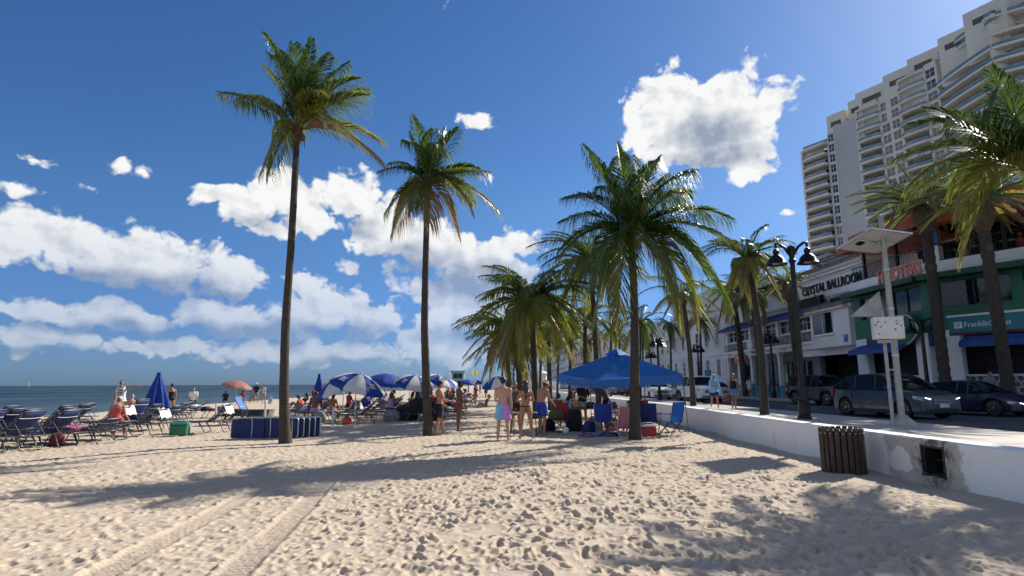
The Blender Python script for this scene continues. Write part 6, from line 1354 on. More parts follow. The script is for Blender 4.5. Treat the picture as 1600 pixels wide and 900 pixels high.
for i, (x, y) in enumerate([(-4.4, 75), (-2.0, 92), (-6.5, 98), (-.8, 66), (-3.4, 110)]):
    person(['far stroller in white by the lifeguard hut', 'far stroller in navy right of the lifeguard hut', 'far stroller in coral left of the lifeguard hut', 'far stroller in grey below the yellow flag', 'farthest stroller in pink on the beach'][i], (x, y, 0), R(i*70), 1.72, 'm', 'tan', 'black', 0, [('shirt', [CW, CN, CR, CGR, CPK][i]), ('shorts', CB)], Ll=(-12, 3, 12), Rl=(12, 3, 4), res=.035, fingers=False, group='far strollers')
person('person in black sitting low on the sand in the distance', (-.55, 42, 0), R(100), 1.7, 'f', 'tan', 'black', .2, [('swimsuit', CB)], root=-30, lean=10, Ll=(70, 8, 60), Rl=(90, 8, 90), hipz=.14, res=.024, fingers=False, group=None)
bpy.data.scenes.remove(TS)

# ------------------------------------------------------------------ beach furniture
SLING = pm('blue_sling_fabric', (.008, .026, .13), .7, var=.15, scale=6, bump=.2, bscale=120)
SLINGL = pm('light_blue_sling_fabric', (.05, .22, .62), .7, var=.1, scale=6, bump=.2, bscale=120, trans=.2)
PIPE = pm('white_piping', (.72, .73, .74), .6)
LFR = pm('lounger_tube', (.12, .12, .125), .45, metal=.7, var=.1)
TOWEL = pm('white_towel', (.78, .78, .76), .95, var=.06, bump=.5, bscale=90)
def bag(label, loc, rotz, d, m, seed=1, cat='bag', name='beach_bag', straps=True):
    rr = random.Random(seed); t = thing(name, label, cat, loc, rotz); rows = []; n = 18
    for z, q in ((0, .82), (.08, 1), (.35, 1.04), (.65, .95), (.85, .75), (1., .35)):
        rows.append([(d[0]/2*q*math.copysign(abs(math.cos(a))**.7, math.cos(a))*rr.uniform(.93, 1.05), d[1]/2*q*math.copysign(abs(math.sin(a))**.7, math.sin(a))*rr.uniform(.93, 1.05), z*d[2]) for a in [2*math.pi*j/n for j in range(n)]])
    mb = MB(); mb.loft(rows); mb.build('bag_body', m, t, smooth='all')
    if straps: mb = MB(); mb.tube([(-d[0]*.25, -d[1]*.3, d[2]*.8), (-d[0]*.2, -d[1]*.3, d[2]*1.15), (d[0]*.2, -d[1]*.3, d[2]*1.15), (d[0]*.25, -d[1]*.3, d[2]*.8)], .014, 6); mb.build('strap', m, t)
    return t
def lounger(label, loc, rotz, back=45, fabric=SLING, name='lounger', group='blue beach loungers'):
    """foot along local +X, back hinged at x=-.2"""
    ALU = LFR; t = thing(name, label, 'lounger', loc, rotz, group); W = .31; zs = .36; r = .016
    mb = MB(); mb.tube([(-.95, -W, zs), (1.0, -W, zs), (1.06, -W+.06, zs), (1.06, W-.06, zs), (1.0, W, zs), (-.95, W, zs)], r, 8); mb.tube([(-.95, -W, zs), (-.95, W, zs)], r, 8); mb.build('frame', ALU, t, smooth='all')
    for x, dx in ((.72, .20), (.05, -.20), (-.62, -.16)):
        mb = MB(); mb.tube([(x, -W+.01, zs), (x+dx*.9, -W+.0, .04), (x+dx, -W+.06, .012), (x+dx, W-.06, .012), (x+dx*.9, W, .04), (x, W-.01, zs)], r, 8); mb.build('leg', ALU, t, smooth='all')
        [MB().tube([(x-dx*.3, s_*(W-.01), zs), (x+dx*.55, s_*W, .17)], r*.7, 6).build('leg_brace', ALU, t) for s_ in (-1, 1)]
    def sheet(mb, p0, p1, sag, nseg=8, th=.012):
        p0, p1 = Vector(p0), Vector(p1); up_ = Vector((0, 1, 0)).cross(p1-p0).normalized(); up_ = up_ if up_.z > 0 else -up_; A, B = [], []
        for i in range(nseg+1):
            u = i/nseg; c = p0.lerp(p1, u)-up_*sag*math.sin(math.pi*u); row = []
            for j in range(7):
                v = j/6*2-1; row.append(c+Vector((0, v*(W-.02), 0))-up_*.02*(1-v*v))
            A.append(row); B.append([q-up_*th for q in row])
        mb.loft([a+list(reversed(b)) for a, b in zip(A, B)])
    mb = MB(); sheet(mb, (-.2, 0, zs+.015), (1.03, 0, zs+.015), .03); mb.build('seat_sling', fabric, t, smooth='all')
    a = R(back); d = Vector((-math.cos(a), 0, math.sin(a))); h0 = Vector((-.2, 0, zs+.01)); e = h0+d*.80
    bk = MB(); sheet(bk, h0, e, .03); bo = bk.build('back_sling', fabric, t, smooth='all')
    mb = MB(); mb.tube([h0+Vector((0, -W, 0)), e+Vector((0, -W, 0)), e+d*.03+Vector((0, -W+.05, 0)), e+d*.03+Vector((0, W-.05, 0)), e+Vector((0, W, 0)), h0+Vector((0, W, 0))], r, 8); mb.build('back_frame', ALU, t, smooth='all')
    mb = MB()
    for q in (.32, .78): c = h0+d*.8*q; up_ = Vector((math.sin(a), 0, math.cos(a))); mb.tube([c+Vector((0, y, 0))-up_*(.03+.02*(1-(y/W)**2)) for y in (-W, -W/2, 0, W/2, W)], .009, 6)
    mb.build('piping', PIPE, bo)
    if back > 12: m1 = h0+d*.45; [MB().tube([m1+Vector((0, s_*W, 0)), (-.78, s_*W, zs)], r*.7, 6).build('back_stay', ALU, t) for s_ in (-1, 1)]
    return t

lounger('blue lounger at the far left edge, nearest to the camera', (-12.75, 15.2, 0), R(172), 52)
L = lambda lab, x, y, r_, b=50, f=SLING: lounger(lab, (x, y, 0), R(r_), b-9 if 40 < b < 58 else b, f)
L('blue lounger second from the left edge in the near row', -12.35, 15.9, 170, 55)
L('blue lounger third from the left edge in the near row', -12.0, 16.7, 171, 53)
L('blue lounger with a pink towel, last of the near row', -11.55, 17.6, 168, 22)
L('blue lounger tucked behind the near row, third from the left edge', -13.5, 17.4, 170, 54)
L('blue lounger tucked behind the near row, fourth from the left edge', -13.1, 18.4, 169, 50)
L('blue lounger in the middle rows left of the white-towel one', -15.2, 21.2, 170, 52)
L('blue lounger in the middle rows by the waterline side', -15.9, 23.2, 168, 50)
L('blue lounger in the rear row left of the jersey-wearing man', -17.2, 25.4, 170, 48)
L('blue lounger at the left edge of the rear row', -16.4, 20.4, 172, 54)
L('blue lounger between the red swimsuit and the closed umbrella', -12.3, 22.6, 172, 46)
L('blue lounger beyond the closed umbrella', -14.6, 28.2, 172, 44)
L('lounger with its back down beyond the pink-towel one', -11.9, 18.7, 176, 12)
L('blue lounger behind the near row at the far left', -14.8, 18.6, 170, 52)
L('blue lounger behind the near row, second from the left edge', -14.2, 19.8, 172, 50)
L('blue lounger with a white towel over its back, left of the red swimsuit', -13.6, 21.6, 168, 48)
L('upright blue lounger left of the red swimsuit', -13.35, 22.7, 166, 62)
L('lounger on which the red-swimsuit woman sits, towel on its back', -11.75, 20.35, 176, 42)
L('blue lounger in front of the closed umbrella, white towel on top', -9.95, 21.3, 184, 52)
L('blue lounger under the bald sunburnt man', -14.2, 24.7, 172, 45)
L('blue lounger right of the bald sunburnt man', -13.9, 26.4, 170, 44)
L('pale blue lounger with its back up, facing the sea-side path', -11.75, 29.6, -8, 58, SLINGL)
L('blue lounger on which the white-topped person lies', -14.2, 30.6, 5, 15)
L('dark blue lounger with raised back left of the tall palm trunk', -9.6, 30.8, 178, 32)
L('second dark blue lounger left of the tall palm trunk', -9.3, 31.8, 178, 34)
L('lounger under the brown-backed man', -8.1, 27.75, 182, 40)
L('lounger beside the long-haired woman', -6.9, 27.6, 184, 44)
L('blue lounger at the foot of the big striped umbrella', -5.75, 25.6, 186, 50)
L('blue lounger behind the big striped umbrella', -7.2, 31.2, 176, 44)
L('lounger under the lavender-topped woman', -4.7, 28.35, 182, 36)
L('lounger loaded with bags by the second palm trunk', -3.0, 26.5, 8, 30)
L('lounger behind the bags by the second palm trunk', -3.2, 28.8, 12, 40)
L('lounger in the third row left of the rear umbrellas', -6.2, 34.2, 182, 46)
L('lounger in the third row between the rear umbrellas', -4.2, 34.4, 180, 50)
L('lounger in the third row behind the second palm', -2.6, 34.6, 176, 40)
L('lounger in the fourth row near the plain blue umbrella', -6.6, 38.6, 184, 48)
L('lounger in the fourth row near the rear striped umbrella', -4.0, 39, 180, 44)
L('lounger near the waterline behind the red-capped man', -10.2, 34.6, 180, 44)
for i, (x, y, r_, b_) in enumerate([(-8.9, 29.0, 180, 34), (-6.1, 29.3, 184, 42), (-5.4, 30.8, 176, 50), (-2.4, 30.5, 12, 36), (-3.6, 32.0, 184, 48), (-9.9, 33.2, 180, 40), (-7.9, 33.6, 178, 46), (-1.9, 41.2, 176, 44), (-4.9, 40.6, 182, 50), (-7.1, 42.7, 180, 38), (-2.4, 55.2, 180, 44), (-4.6, 62.2, 180, 46), (-8.4, 36, 180, 42), (-2.2, 28.0, 20, 46)]):
    L(['lounger left of the brown-backed man', 'lounger behind the long-haired woman', 'lounger beside the bending man in denim', 'lounger left of the second palm trunk, low down', 'lounger behind the coral-suited bather', 'lounger behind the pair by the tall palm', 'lounger near the blue umbrella pole', 'lounger right behind the second palm', 'lounger between the rear umbrellas', 'lounger in the far rows left of the blue umbrella', 'far-off lounger left of the lifeguard hut', 'farthest lounger near the water', 'lounger in front of the plain blue umbrella', 'lounger squeezed against the second palm trunk'][i], x, y, r_, b_)
bag('dark heap of bags behind the lavender-topped woman', (-3.9, 27.2, .0), .3, (1.1, .6, .7), cloth('charcoal', (.03, .03, .035)), 21)
bag('black bag on the lounger behind the big umbrella', (-6.9, 31.0, .36), .3, (.7, .4, .45), CB, 22)
bag('navy bag on the far-row lounger by the second palm', (-2.6, 34.4, .36), .2, (.8, .5, .5), CN, 23)
bag('grey rucksack on the sand left of the big umbrella', (-7.4, 26.2, 0), .2, (.5, .36, .5), CGR, 24, name='rucksack')
# a flat stack of four loungers
for i in range(4):
    lounger(['bottom lounger of the flat pile of four', 'second lounger up in the flat pile of four', 'third lounger up in the flat pile of four', 'top lounger of the flat pile of four'][i], (-10.15+.03*i, 25.2-.02*i, .075*i), R(-4+i), 3, group='loungers piled flat')
# folded loungers standing on edge
def stack():
    base = Vector((-6.75, 18.75, 0)); n = 5
    for i in range(n):
        t = thing('folded_lounger', ['front folded blue lounger of the row standing on edge', 'second folded blue lounger of the row standing on edge', 'third folded blue lounger of the row standing on edge', 'fourth folded blue lounger of the row standing on edge', 'rear folded blue lounger of the row standing on edge'][i], 'lounger', base+Vector((.14*i-.18, .10*i, -.02)), R(4+i*.6), 'folded loungers on edge')
        hw, hh = .98, .31; z0 = .32; y = 0
        mb = MB(); mb.tube([(-hw, y, z0-hh+.06), (-hw, y, z0+hh-.06), (-hw+.06, y, z0+hh), (hw-.06, y, z0+hh), (hw, y, z0+hh-.06), (hw, y, z0-hh+.06), (hw-.06, y, z0-hh), (-hw+.06, y, z0-hh), (-hw, y, z0-hh+.06)], .017, 8); mb.build('frame', ALU, t, smooth='all')
        mb = MB(); mb.box((-.49, y-.005, z0), (.94, .014, 2*hh-.05)); mb.build('back_sling', SLING, t); mb = MB(); mb.box((.48, y-.005, z0), (.94, .014, 2*hh-.05)); mb.build('seat_sling', SLING, t)
        for x in (-.38, .16, .62, .80):
            mb = MB(); mb.tube([(x, y-.03, z0-hh+.02), (x+.02, y-.045, z0), (x, y-.03, z0+hh-.02)], .012, 6); mb.build('leg', ALU, t)
        mb = MB(); mb.tube([(-.15, y-.05, z0+hh-.01), (.35, y-.06, z0+hh+.012), (.95, y-.05, z0+hh-.02)], .012, 6); mb.build('stay', ALU, t)
stack()
# towels
def drape(label, loc, rotz, w, l, m, h=.0, seed=1, group=None, name='towel', drop=.25):
    rr = random.Random(seed); n = 9; V = []
    for s in (0, .012):
        for i in range(n):
            for j in range(n):
                u, v = i/(n-1)*2-1, j/(n-1)*2-1
                z = h-drop*abs(u)**1.6+.02*math.sin(5*v+3*u+seed)+rr.uniform(-.012, .012)+s
                V.append((u*w/2*(1-.25*drop), v*l/2, z))
    F = []
    for o, fl in ((0, 1), (n*n, 0)):
        for i in range(n-1):
            for j in range(n-1): q = (o+i*n+j, o+i*n+j+1, o+(i+1)*n+j+1, o+(i+1)*n+j); F.append(q if fl else tuple(reversed(q)))
    return tag(MB().add(V, F).build(name, m, None, 'all', loc, rotz), label, name.replace('_', ' '), group)
drape('white towel over the lounger back right of the red swimsuit', (-10.93, 20.42, .84), R(0), .36, .62, TOWEL, 0, 1, drop=.3)
drape('white towel over the lounger back in front of the closed umbrella', (-9.22, 21.3, .94), R(0), .34, .6, TOWEL, 0, 2, drop=.32)
drape('white towel over a lounger back left of the red swimsuit', (-12.85, 21.75, .89), R(0), .34, .62, TOWEL, 0, 3, drop=.3)
drape('pink towel on the last lounger of the near row', (-12.0, 17.55, .42), R(-10), .9, .55, pm('pink_towel', (.5, .07, .16), .95, var=.15), .05, 4, drop=.05)
drape('white towel on the lounger beside the long-haired woman', (-6.08, 27.55, .86), R(0), .34, .6, TOWEL, 0, 5, drop=.35)
drape('red and white towel by the big striped umbrella', (-6.05, 26.6, .9), R(20), .4, .6, pm('red_towel', (.6, .12, .10), .95, c2=(.75, .72, .7), scale=6), 0, 6, drop=.3)
drape('white towel on the lounger of the white-topped person', (-13.5, 30.7, .5), R(0), .6, .7, TOWEL, .05, 7, drop=.15)
drape('lavender towel bundle on the lounger by the second palm', (-2.75, 26.3, .55), R(20), .55, .5, pm('lavender_towel', (.33, .34, .62), .95), .06, 8, drop=.25)
drape('mauve towel crumpled on the sand in front of the canopy bags', (3.0, 18.7, .05), R(8), .75, .35, pm('mauve_towel', (.24, .16, .42), .95), .03, 9, drop=.05)
drape('blue towel crumpled on the sand in front of the canopy', (3.55, 18.75, .05), R(-8), .6, .4, pm('blue_towel', (.03, .10, .30), .95), .04, 10, drop=.06)

# umbrellas
UB = pm('umbrella_blue', (.012, .06, .36), .75, var=.08, trans=.25); UW = pm('umbrella_white', (.80, .80, .78), .75, var=.04, trans=.35); UP = pm('umbrella_pink', (.42, .20, .16), .75, var=.1, trans=.3)
def umbrella(label, loc, R_=1.15, h=2.0, cols=(UB, UW), n=8, tilt=(0, 0), rot=0, logo=False, dome=.42, group='open beach umbrellas'):
    t = thing('beach_umbrella', label, 'umbrella', loc, rot, group)
    mt = Euler((tilt[0], tilt[1], 0)).to_matrix()
    top = Vector((0, 0, h))
    mb = MB(); mb.tube([(0, 0, -.3), (0, 0, h*.62)]+[tuple(Vector((0, 0, h*.62))+mt @ Vector((0, 0, h*.38)))], .022, 8); mb.build('pole', PIPE, t, smooth='all')
    pk = Vector((0, 0, h*.62))+mt @ Vector((0, 0, h*.38))
    def pt(u, a):
        sc = 1-.05*math.sin(u*math.pi)*0; f = abs(((a*n/(2*math.pi)) % 1)-.5)*2; r = R_*u*(1-.045*(1-f)*u); z = -dome*u**1.9-.02*(1-f)*u
        return pk+mt @ Vector((r*math.cos(a), r*math.sin(a), z))
    for i in range(n):
        mb = MB(); a0, a1 = 2*math.pi*i/n, 2*math.pi*(i+1)/n; rows = [[pt(u, lerp(a0, a1, j/6)) for j in range(7)] for u in (.02, .2, .4, .6, .8, 1.)]
        lo = [p+mt @ Vector((0, 0, -.10)) for p in rows[-1]]; rows.append(lo); mb.loft(rows, False, False); g = mb.build('panel', cols[i % len(cols)], t, smooth='all')
        if logo and i % 2 == 0:
            am = (a0+a1)/2; c = pt(.72, am); nrm = (pt(.72, am+.1)-pt(.72, am-.1)).cross(pt(.8, am)-pt(.64, am)).normalized(); nrm = nrm if nrm.z > 0 else -nrm; yv = (pt(.6, am)-pt(.8, am)).normalized(); xv = yv.cross(nrm)
            mb = MB()
            for sx in (0, .11):
                for (cx, cz, rr_) in ((-.07+sx, .045, .045), (-.07+sx, -.045, .055)): mb.tube([c+nrm*.015+xv*(cx+rr_*math.cos(q)*1.1)*1.0+yv*(cz+rr_*math.sin(q))*1.0 for q in [k2*2*math.pi/12 for k2 in range(13)]], .016, 4, False)
            mb.tube([c+nrm*.015+xv*-.17+yv*.115, c+nrm*.015+xv*.16+yv*.115], .011, 4); mb.tube([c+nrm*.015+xv*-.17+yv*-.115, c+nrm*.015+xv*.16+yv*-.115], .011, 4); mb.build('emblem', PIPE, g)
    for i in range(n):
        a = 2*math.pi*i/n; mb = MB(); mb.tube([pt(u, a)-mt @ Vector((0, 0, .015)) for u in (.03, .35, .7, 1.)], .008, 4); mb.build('rib', ALU, t)
    mb = MB(); mb.ball(pk+Vector((0, 0, .03)), (.035, .035, .05), 8, 6); mb.build('finial', PIPE, t)
    return t
umbrella('big open blue and white beach umbrella with emblem, left of the second palm', (-5.55, 24.6, 0), 1.18, 2.05, (UB, UW), 8, (R(13), R(12)), R(32), True, .52)
umbrella('striped umbrella overlapping the big one, behind its left edge', (-6.7, 27.3, 0), 1.15, 2.0, (UB, UW), 8, (R(6), R(-26)), R(10), False, .45)
umbrella('plain blue umbrella in the rear rows', (-6.6, 37.2, 0), 1.25, 2.25, (UB,), 8, (R(8), R(8)), 0, False, .5)
umbrella('second plain blue umbrella just right of the first', (-5.6, 40.5, 0), 1.2, 2.2, (UB,), 8, (R(4), R(14)), 0, False, .5)
umbrella('rear striped umbrella with emblem left of the second palm', (-4.5, 34.2, 0), 1.15, 2.15, (UB, UW), 8, (R(20), R(3)), R(30), True, .48)
umbrella('striped umbrella right behind the second palm trunk', (-3.6, 37.5, 0), 1.2, 2.2, (UW, UB), 8, (R(6), R(16)), R(12), False, .46)
umbrella('faded pink umbrella by the waterline', (-23.7, 56.5, 0), 1.35, 2.0, (UP,), 8, (R(6), R(10)), .2, False, .5)
umbrella('striped umbrella behind the head of the man in two-tone shorts', (.35, 45, 0), 1.25, 2.15, (UB, UW), 8, (R(10), R(-12)), R(20), False, .55)
umbrella('small distant blue umbrella below the yellow flag', (-2.6, 95, 0), 1.4, 2.2, (UB, UW), 8, (0, 0), 0, False, .5)
umbrella('blue umbrella far behind the striped one', (1.3, 62, 0), 1.3, 2.2, (pm('umbrella_sky', (.10, .35, .62), .7),), 8, (R(5), R(5)), 0, False, .5)
for i, (x, y, c_) in enumerate([(-5.2, 68, (UB, UW)), (-3.4, 80, (UB,)), (-6.8, 84, (UB, UW)), (-2.2, 118, (UB,)), (-9.5, 62, (UB,))]):
    umbrella(['far blue and white umbrella left of the lifeguard hut', 'far blue umbrella below the lifeguard hut', 'far striped umbrella near the water', 'farthest blue umbrella past the yellow flag', 'far blue umbrella at the waterline'][i], (x, y, 0), 1.3, 2.2, c_, 8, (R(6), R(8)), .3*i, False, .5)
def closed_umbrella(label, loc, h=2.25, r=.42):
    t = thing('closed_umbrella', label, 'umbrella', loc, 0, 'closed navy umbrellas')
    mb = MB(); mb.tube([(0, 0, -.3), (0, 0, h)], .022, 8); mb.build('pole', PIPE, t)
    rows = []; n = 48
    for z, q in ((.42, 1.0), (.6, .98), (.9, .84), (1.2, .68), (1.5, .52), (1.75, .38), (1.95, .25), (2.1, .17), (2.15, .20), (2.2, .12), (h, .03)):
        rows.append([((r*q*(1+.22*math.sin(8*a)*min(1, q*1.5)))*math.cos(a), (r*q*(1+.22*math.sin(8*a)*min(1, q*1.5)))*math.sin(a), z+(.05*math.sin(8*a+1) if z < .5 else 0)) for a in [2*math.pi*j/n for j in range(n)]])
    mb = MB(); mb.loft(rows, True); mb.build('canopy', UB, t, smooth='all')
    mb = MB(); mb.ball((0, 0, h+.03), .045, 8, 6); mb.build('finial', PIPE, t)
closed_umbrella('closed navy beach umbrella standing between the left loungers', (-15.5, 28.4, 0), 2.0, .52)
closed_umbrella('small closed navy umbrella behind the tall palm', (-9.5, 33.2, 0), 2.0, .36)
for (x, y, h, lab) in ((-8.75, 23.6, .95, 'white marker post left of the tall palm trunk'), (-11.7, 26.0, .8, 'white marker post by the flat pile of loungers'), (-6.0, 23.0, .75, 'white marker post in front of the big striped umbrella')):
    t = thing('marker_post', lab, 'post', (x, y, 0)); mb = MB(); mb.lathe([(.04, -.2), (.04, h)], 12); mb.build('tube', PIPE, t, smooth=True); mb = MB(); mb.lathe([(.046, h-.02), (.046, h+.02), (.0, h+.03)], 12); mb.build('cap', PIPE, t, smooth=True)
# green crate and bits by the lounger
def cooler(label, loc, rotz, d, body, lid, name='cool_box'):
    t = thing(name, label, name.replace('_', ' '), loc, rotz); mb = MB(); mb.box((0, 0, d[2]*.4), (d[0], d[1], d[2]*.8), bev=.02); mb.build('box', body, t, smooth=True)
    mb = MB(); mb.box((0, 0, d[2]*.88), (d[0]*1.04, d[1]*1.04, d[2]*.16), bev=.015); mb.build('lid', lid, t, smooth=True)
    mb = MB(); mb.tube([(-d[0]*.54, 0, d[2]*.6), (-d[0]*.56, 0, d[2]*.95), (-d[0]*.3, 0, d[2]*1.12), (d[0]*.3, 0, d[2]*1.12), (d[0]*.56, 0, d[2]*.95), (d[0]*.54, 0, d[2]*.6)], .012, 6); mb.build('handle', PIPE, t)
cooler('green storage box on the sand beside the lounger', (-10.25, 20.3, 0), R(10), (.52, .4, .40), pm('green_plastic', (.015, .16, .10), .5), pm('green_lid', (.02, .22, .15), .5), 'storage_box')
cooler('red cool box with a white lid behind the canopy palm', (4.72, 18.55, 0), R(12), (.46, .34, .36), pm('red_plastic', (.45, .025, .02), .4), pm('lid_white', (.75, .75, .74), .4))
STR = bpy.data.materials.new('striped_bag_cloth'); STR.use_nodes = True
_k = NT(STR.node_tree); _tc = _k.n('ShaderNodeTexCoord').outputs['Object']; _w2 = _k.n('ShaderNodeTexWave', wave_type='BANDS', bands_direction='X'); _w2.inputs['Scale'].default_value = 9; _w2.inputs['Distortion'].default_value = 1.5; STR.node_tree.links.new(_tc, _w2.inputs['Vector']); STR.node_tree.links.new(_k.mix(_k.ramp(_w2.outputs['Fac'], [(.45, 0.), (.55, 1.)]), (.02, .02, .022), (.5, .5, .48)), STR.node_tree.nodes['Principled BSDF'].inputs['Base Color'])
bag('black rucksack on the sand under the canopy', (2.75, 20.6, 0), .2, (.55, .35, .52), CB, 1, name='rucksack')
bag('black and white striped bag under the canopy table', (3.45, 20.6, 0), -.1, (.55, .38, .50), STR, 2)
bag('dark red bag under the canopy table', (4.0, 20.5, 0), .3, (.42, .3, .46), CRD, 3)
bag('tall black bag standing behind the long table', (3.0, 22.4, 0), .2, (.6, .4, .85), CB, 31, name='rucksack')
bag('dark green bag on top of the red folding chair', (2.1, 20.25, .42), .3, (.5, .4, .35), COL, 32)
bag('navy bag beside the royal blue chair', (3.1, 19.6, 0), .5, (.45, .34, .4), CN, 33)
bag('charcoal bag behind the red cool box', (4.95, 19.9, 0), .2, (.6, .45, .55), cloth('charcoal2', (.025, .025, .03)), 34)
bag('black bag beside the red folding chair', (1.9, 20.9, 0), .5, (.5, .34, .38), CB, 4)
bag('maroon bag on the sand under the pink-towel lounger', (-11.7, 16.8, 0), .4, (.36, .26, .36), cloth('maroon_bag', (.16, .02, .04)), 5)
bag('grey patterned bag at the feet of the lavender-topped woman', (-4.45, 26.9, 0), .1, (.75, .45, .5), pm('grey_pattern', (.42, .42, .43), .9, c2=(.1, .1, .11), scale=12), 6)
bag('black bags heaped on the lounger by the second palm', (-3.2, 26.4, .38), .3, (.95, .5, .62), CB, 7)
bag('dark rucksack leaning behind the second palm trunk', (-2.5, 26.8, .0), .1, (.6, .5, .85), cloth('slate', (.05, .06, .08)), 8, name='rucksack')
bag('coral bag under the lounger at the foot of the striped umbrella', (-6.05, 25.4, 0), .1, (.36, .26, .28), CR, 9)
# ball
def ball():
    t = thing('football', 'white and navy football on the sand by the canopy', 'ball', (2.32, 19.5, .115)); mb = MB(); mb.ball((0, 0, 0), .115, 20, 14); mb.build('skin', PIPE, t, smooth='all')
    for v in [(0, -.6, .8), (.7, -.7, .1), (-.7, -.7, -.1), (.1, -.8, -.6), (0, .5, .8)]:
        v = Vector(v).normalized(); o = v.orthogonal().normalized(); b = v.cross(o); mb = MB(); pts = [(v+(o*math.cos(a)+b*math.sin(a))*.42).normalized()*.117 for a in [2*math.pi*k2/5 for k2 in range(5)]]; mb.poly(pts); mb.build('patch', CN, t)
ball()
# folding chairs
def folding_chair(label, loc, rotz, fab, frame=BLACK, arms=True, bh=.52, group='folding chairs'):
    t = thing('folding_chair', label, 'chair', loc, rotz, group); W, D = .27, .24; zs = .44
    for s in (-1, 1):
        mb = MB(); mb.tube([(s*W, D, .0), (-s*W*.0+s*W*.98, -D, zs+.02)], .011, 6); mb.tube([(s*W, -D, 0), (s*W*.98, D, zs)], .011, 6); mb.build('leg', frame, t)
        mb = MB(); mb.tube([(s*W, -D+.02, zs-.06), (s*W*1.05, -D-.12, zs+bh)], .012, 6); mb.build('back_post', frame, t)
        if arms: mb = MB(); mb.tube([(s*W, D, zs), (s*W*1.05, D, zs+.20)], .011, 6); mb.box((s*W*1.05, .0, zs+.21), (.07, .5, .02), bev=.008); mb.build('armrest', fab, t)
    mb = MB(); mb.tube([(-W, D, .02), (W, -D, .02)], .009, 6); mb.tube([(W, D, .02), (-W, -D, .02)], .009, 6); mb.tube([(-W, D, .03), (W, D, zs)], .009, 6); mb.tube([(W, D, .03), (-W, D, zs)], .009, 6); mb.tube([(-W, -D, .03), (W, -D, zs)], .009, 6); mb.tube([(W, -D, .03), (-W, -D, zs)], .009, 6); mb.build('cross_bars', frame, t)
    V = []; n = 6
    for i in range(n+1):
        for j in range(n+1): u, v = i/n*2-1, j/n*2-1; V.append((u*W, v*D, zs-.05*(1-u*u)*(1-v*v*.5)))
    mb = MB(); mb.add(V, [(i*(n+1)+j, (i+1)*(n+1)+j, (i+1)*(n+1)+j+1, i*(n+1)+j+1) for i in range(n) for j in range(n)]); mb.build('seat', fab, t, smooth='all')
    V = [(u*W*lerp(1, 1.05, v), -D+.02-.14*v-.04*(1-u*u), zs-.06+v*(bh+.06)) for v in [i/n for i in range(n+1)] for u in [j/n*2-1 for j in range(n+1)]]
    mb = MB(); mb.add(V, [(i*(n+1)+j, (i+1)*(n+1)+j, (i+1)*(n+1)+j+1, i*(n+1)+j+1) for i in range(n) for j in range(n)]); mb.build('backrest', fab, t, smooth='all')
    return t
RED = cloth('chair_red', (.32, .018, .025))
folding_chair('bright blue folding chair at the right of the canopy', (5.55, 18.9, 0), R(35), pm('chair_blue', (.02, .14, .55), .7, trans=.25), bh=.58)
folding_chair('navy folding chair left of the bright blue one', (5.05, 19.4, 0), R(-30), CN)
folding_chair('dark red folding chair under the right of the canopy', (4.75, 20.1, 0), R(10), RED, bh=.6)
folding_chair('red folding chair beside the bucket-hat man', (2.1, 20.2, 0), R(150), RED)
folding_chair('royal blue chair under the canopy left of the pink one', (3.55, 19.4, 0), R(-15), CBL, ALU)
def pink_chair():
    t = thing('low_beach_chair', 'pink low beach chair with white frame facing away under the canopy', 'chair', (4.0, 18.35, 0), R(14)); PK = pm('pink_sling', (.55, .26, .30), .7, var=.08, trans=.2); PE = pm('pink_edge', (.55, .10, .20), .7)
    W = .29
    mb = MB(); mb.tube([(-W, .45, .0), (-W, .5, .26), (-W, -.05, .26), (-W, -.28, .95), (-W+.04, -.29, .98), (W-.04, -.29, .98), (W, -.28, .95), (W, -.05, .26), (W, .5, .26), (W, .45, 0)], .013, 8); mb.build('frame', PIPE, t, smooth='all')
    mb = MB(); mb.tube([(-W, -.30, .0), (-W, .2, .42)], .012, 6); mb.tube([(W, -.30, .0), (W, .2, .42)], .012, 6); mb.tube([(-W, -.3, .012), (W, -.3, .012)], .012, 6); mb.build('rear_legs', PIPE, t)
    mb = MB(); mb.box((0, -.165, .60), (.46, .012, .66), (R(18.4), 0, 0)); mb.build('back_panel', PK, t)
    for s in (-1, 1): mb = MB(); mb.box((s*.255, -.165, .60), (.055, .016, .68), (R(18.4), 0, 0)); mb.build('back_edge', PE, t)
    mb = MB(); mb.box((0, .22, .25), (.54, .5, .012), bev=.004); mb.build('seat', PE, t)
    mb = MB(); c = Vector((0, -.180, .70)); mb.ball(c, (.055, .006, .022), 10, 6, Euler((R(18.4), 0, 0)).to_matrix()); mb.build('emblem', PE, t)
    for s in (-1, 1): mb = MB(); mb.box((s*(W+.02), .12, .43), (.05, .4, .025), bev=.01); mb.build('armrest', PIPE, t)
pink_chair()
def table(label, loc, rotz, d, h, m, group=None):
    t = thing('folding_table', label, 'table', loc, rotz, group); mb = MB(); mb.box((0, 0, h-.02), (d[0], d[1], .04), bev=.008); mb.build('top', m, t)
    for sx in (-1, 1):
        for sy in (-1, 1): mb = MB(); mb.tube([(sx*d[0]*.42, sy*d[1]*.4, h-.04), (sx*d[0]*.46, sy*d[1]*.44, 0)], .014, 6); mb.build('leg', BLACK, t)
        mb = MB(); mb.tube([(sx*d[0]*.44, 0, h-.05), (sx*d[0]*.12, 0, .28)], .010, 6); mb.build('brace', BLACK, t)
table('long folding table under the canopy loaded with food', (3.5, 21.6, 0), R(4), (1.85, .75), .74, pm('table_grey', (.12, .12, .125), .6))
table('small table between the group in swimwear', (.95, 19.2, 0), R(10), (.8, .55), .72, pm('table_pale', (.5, .5, .5), .6))
def prop(label, loc, m, prof, name, cat, n=12, rot=None): return tag(MB().lathe(prof, n).build(name, m, None, True, loc), label, cat)
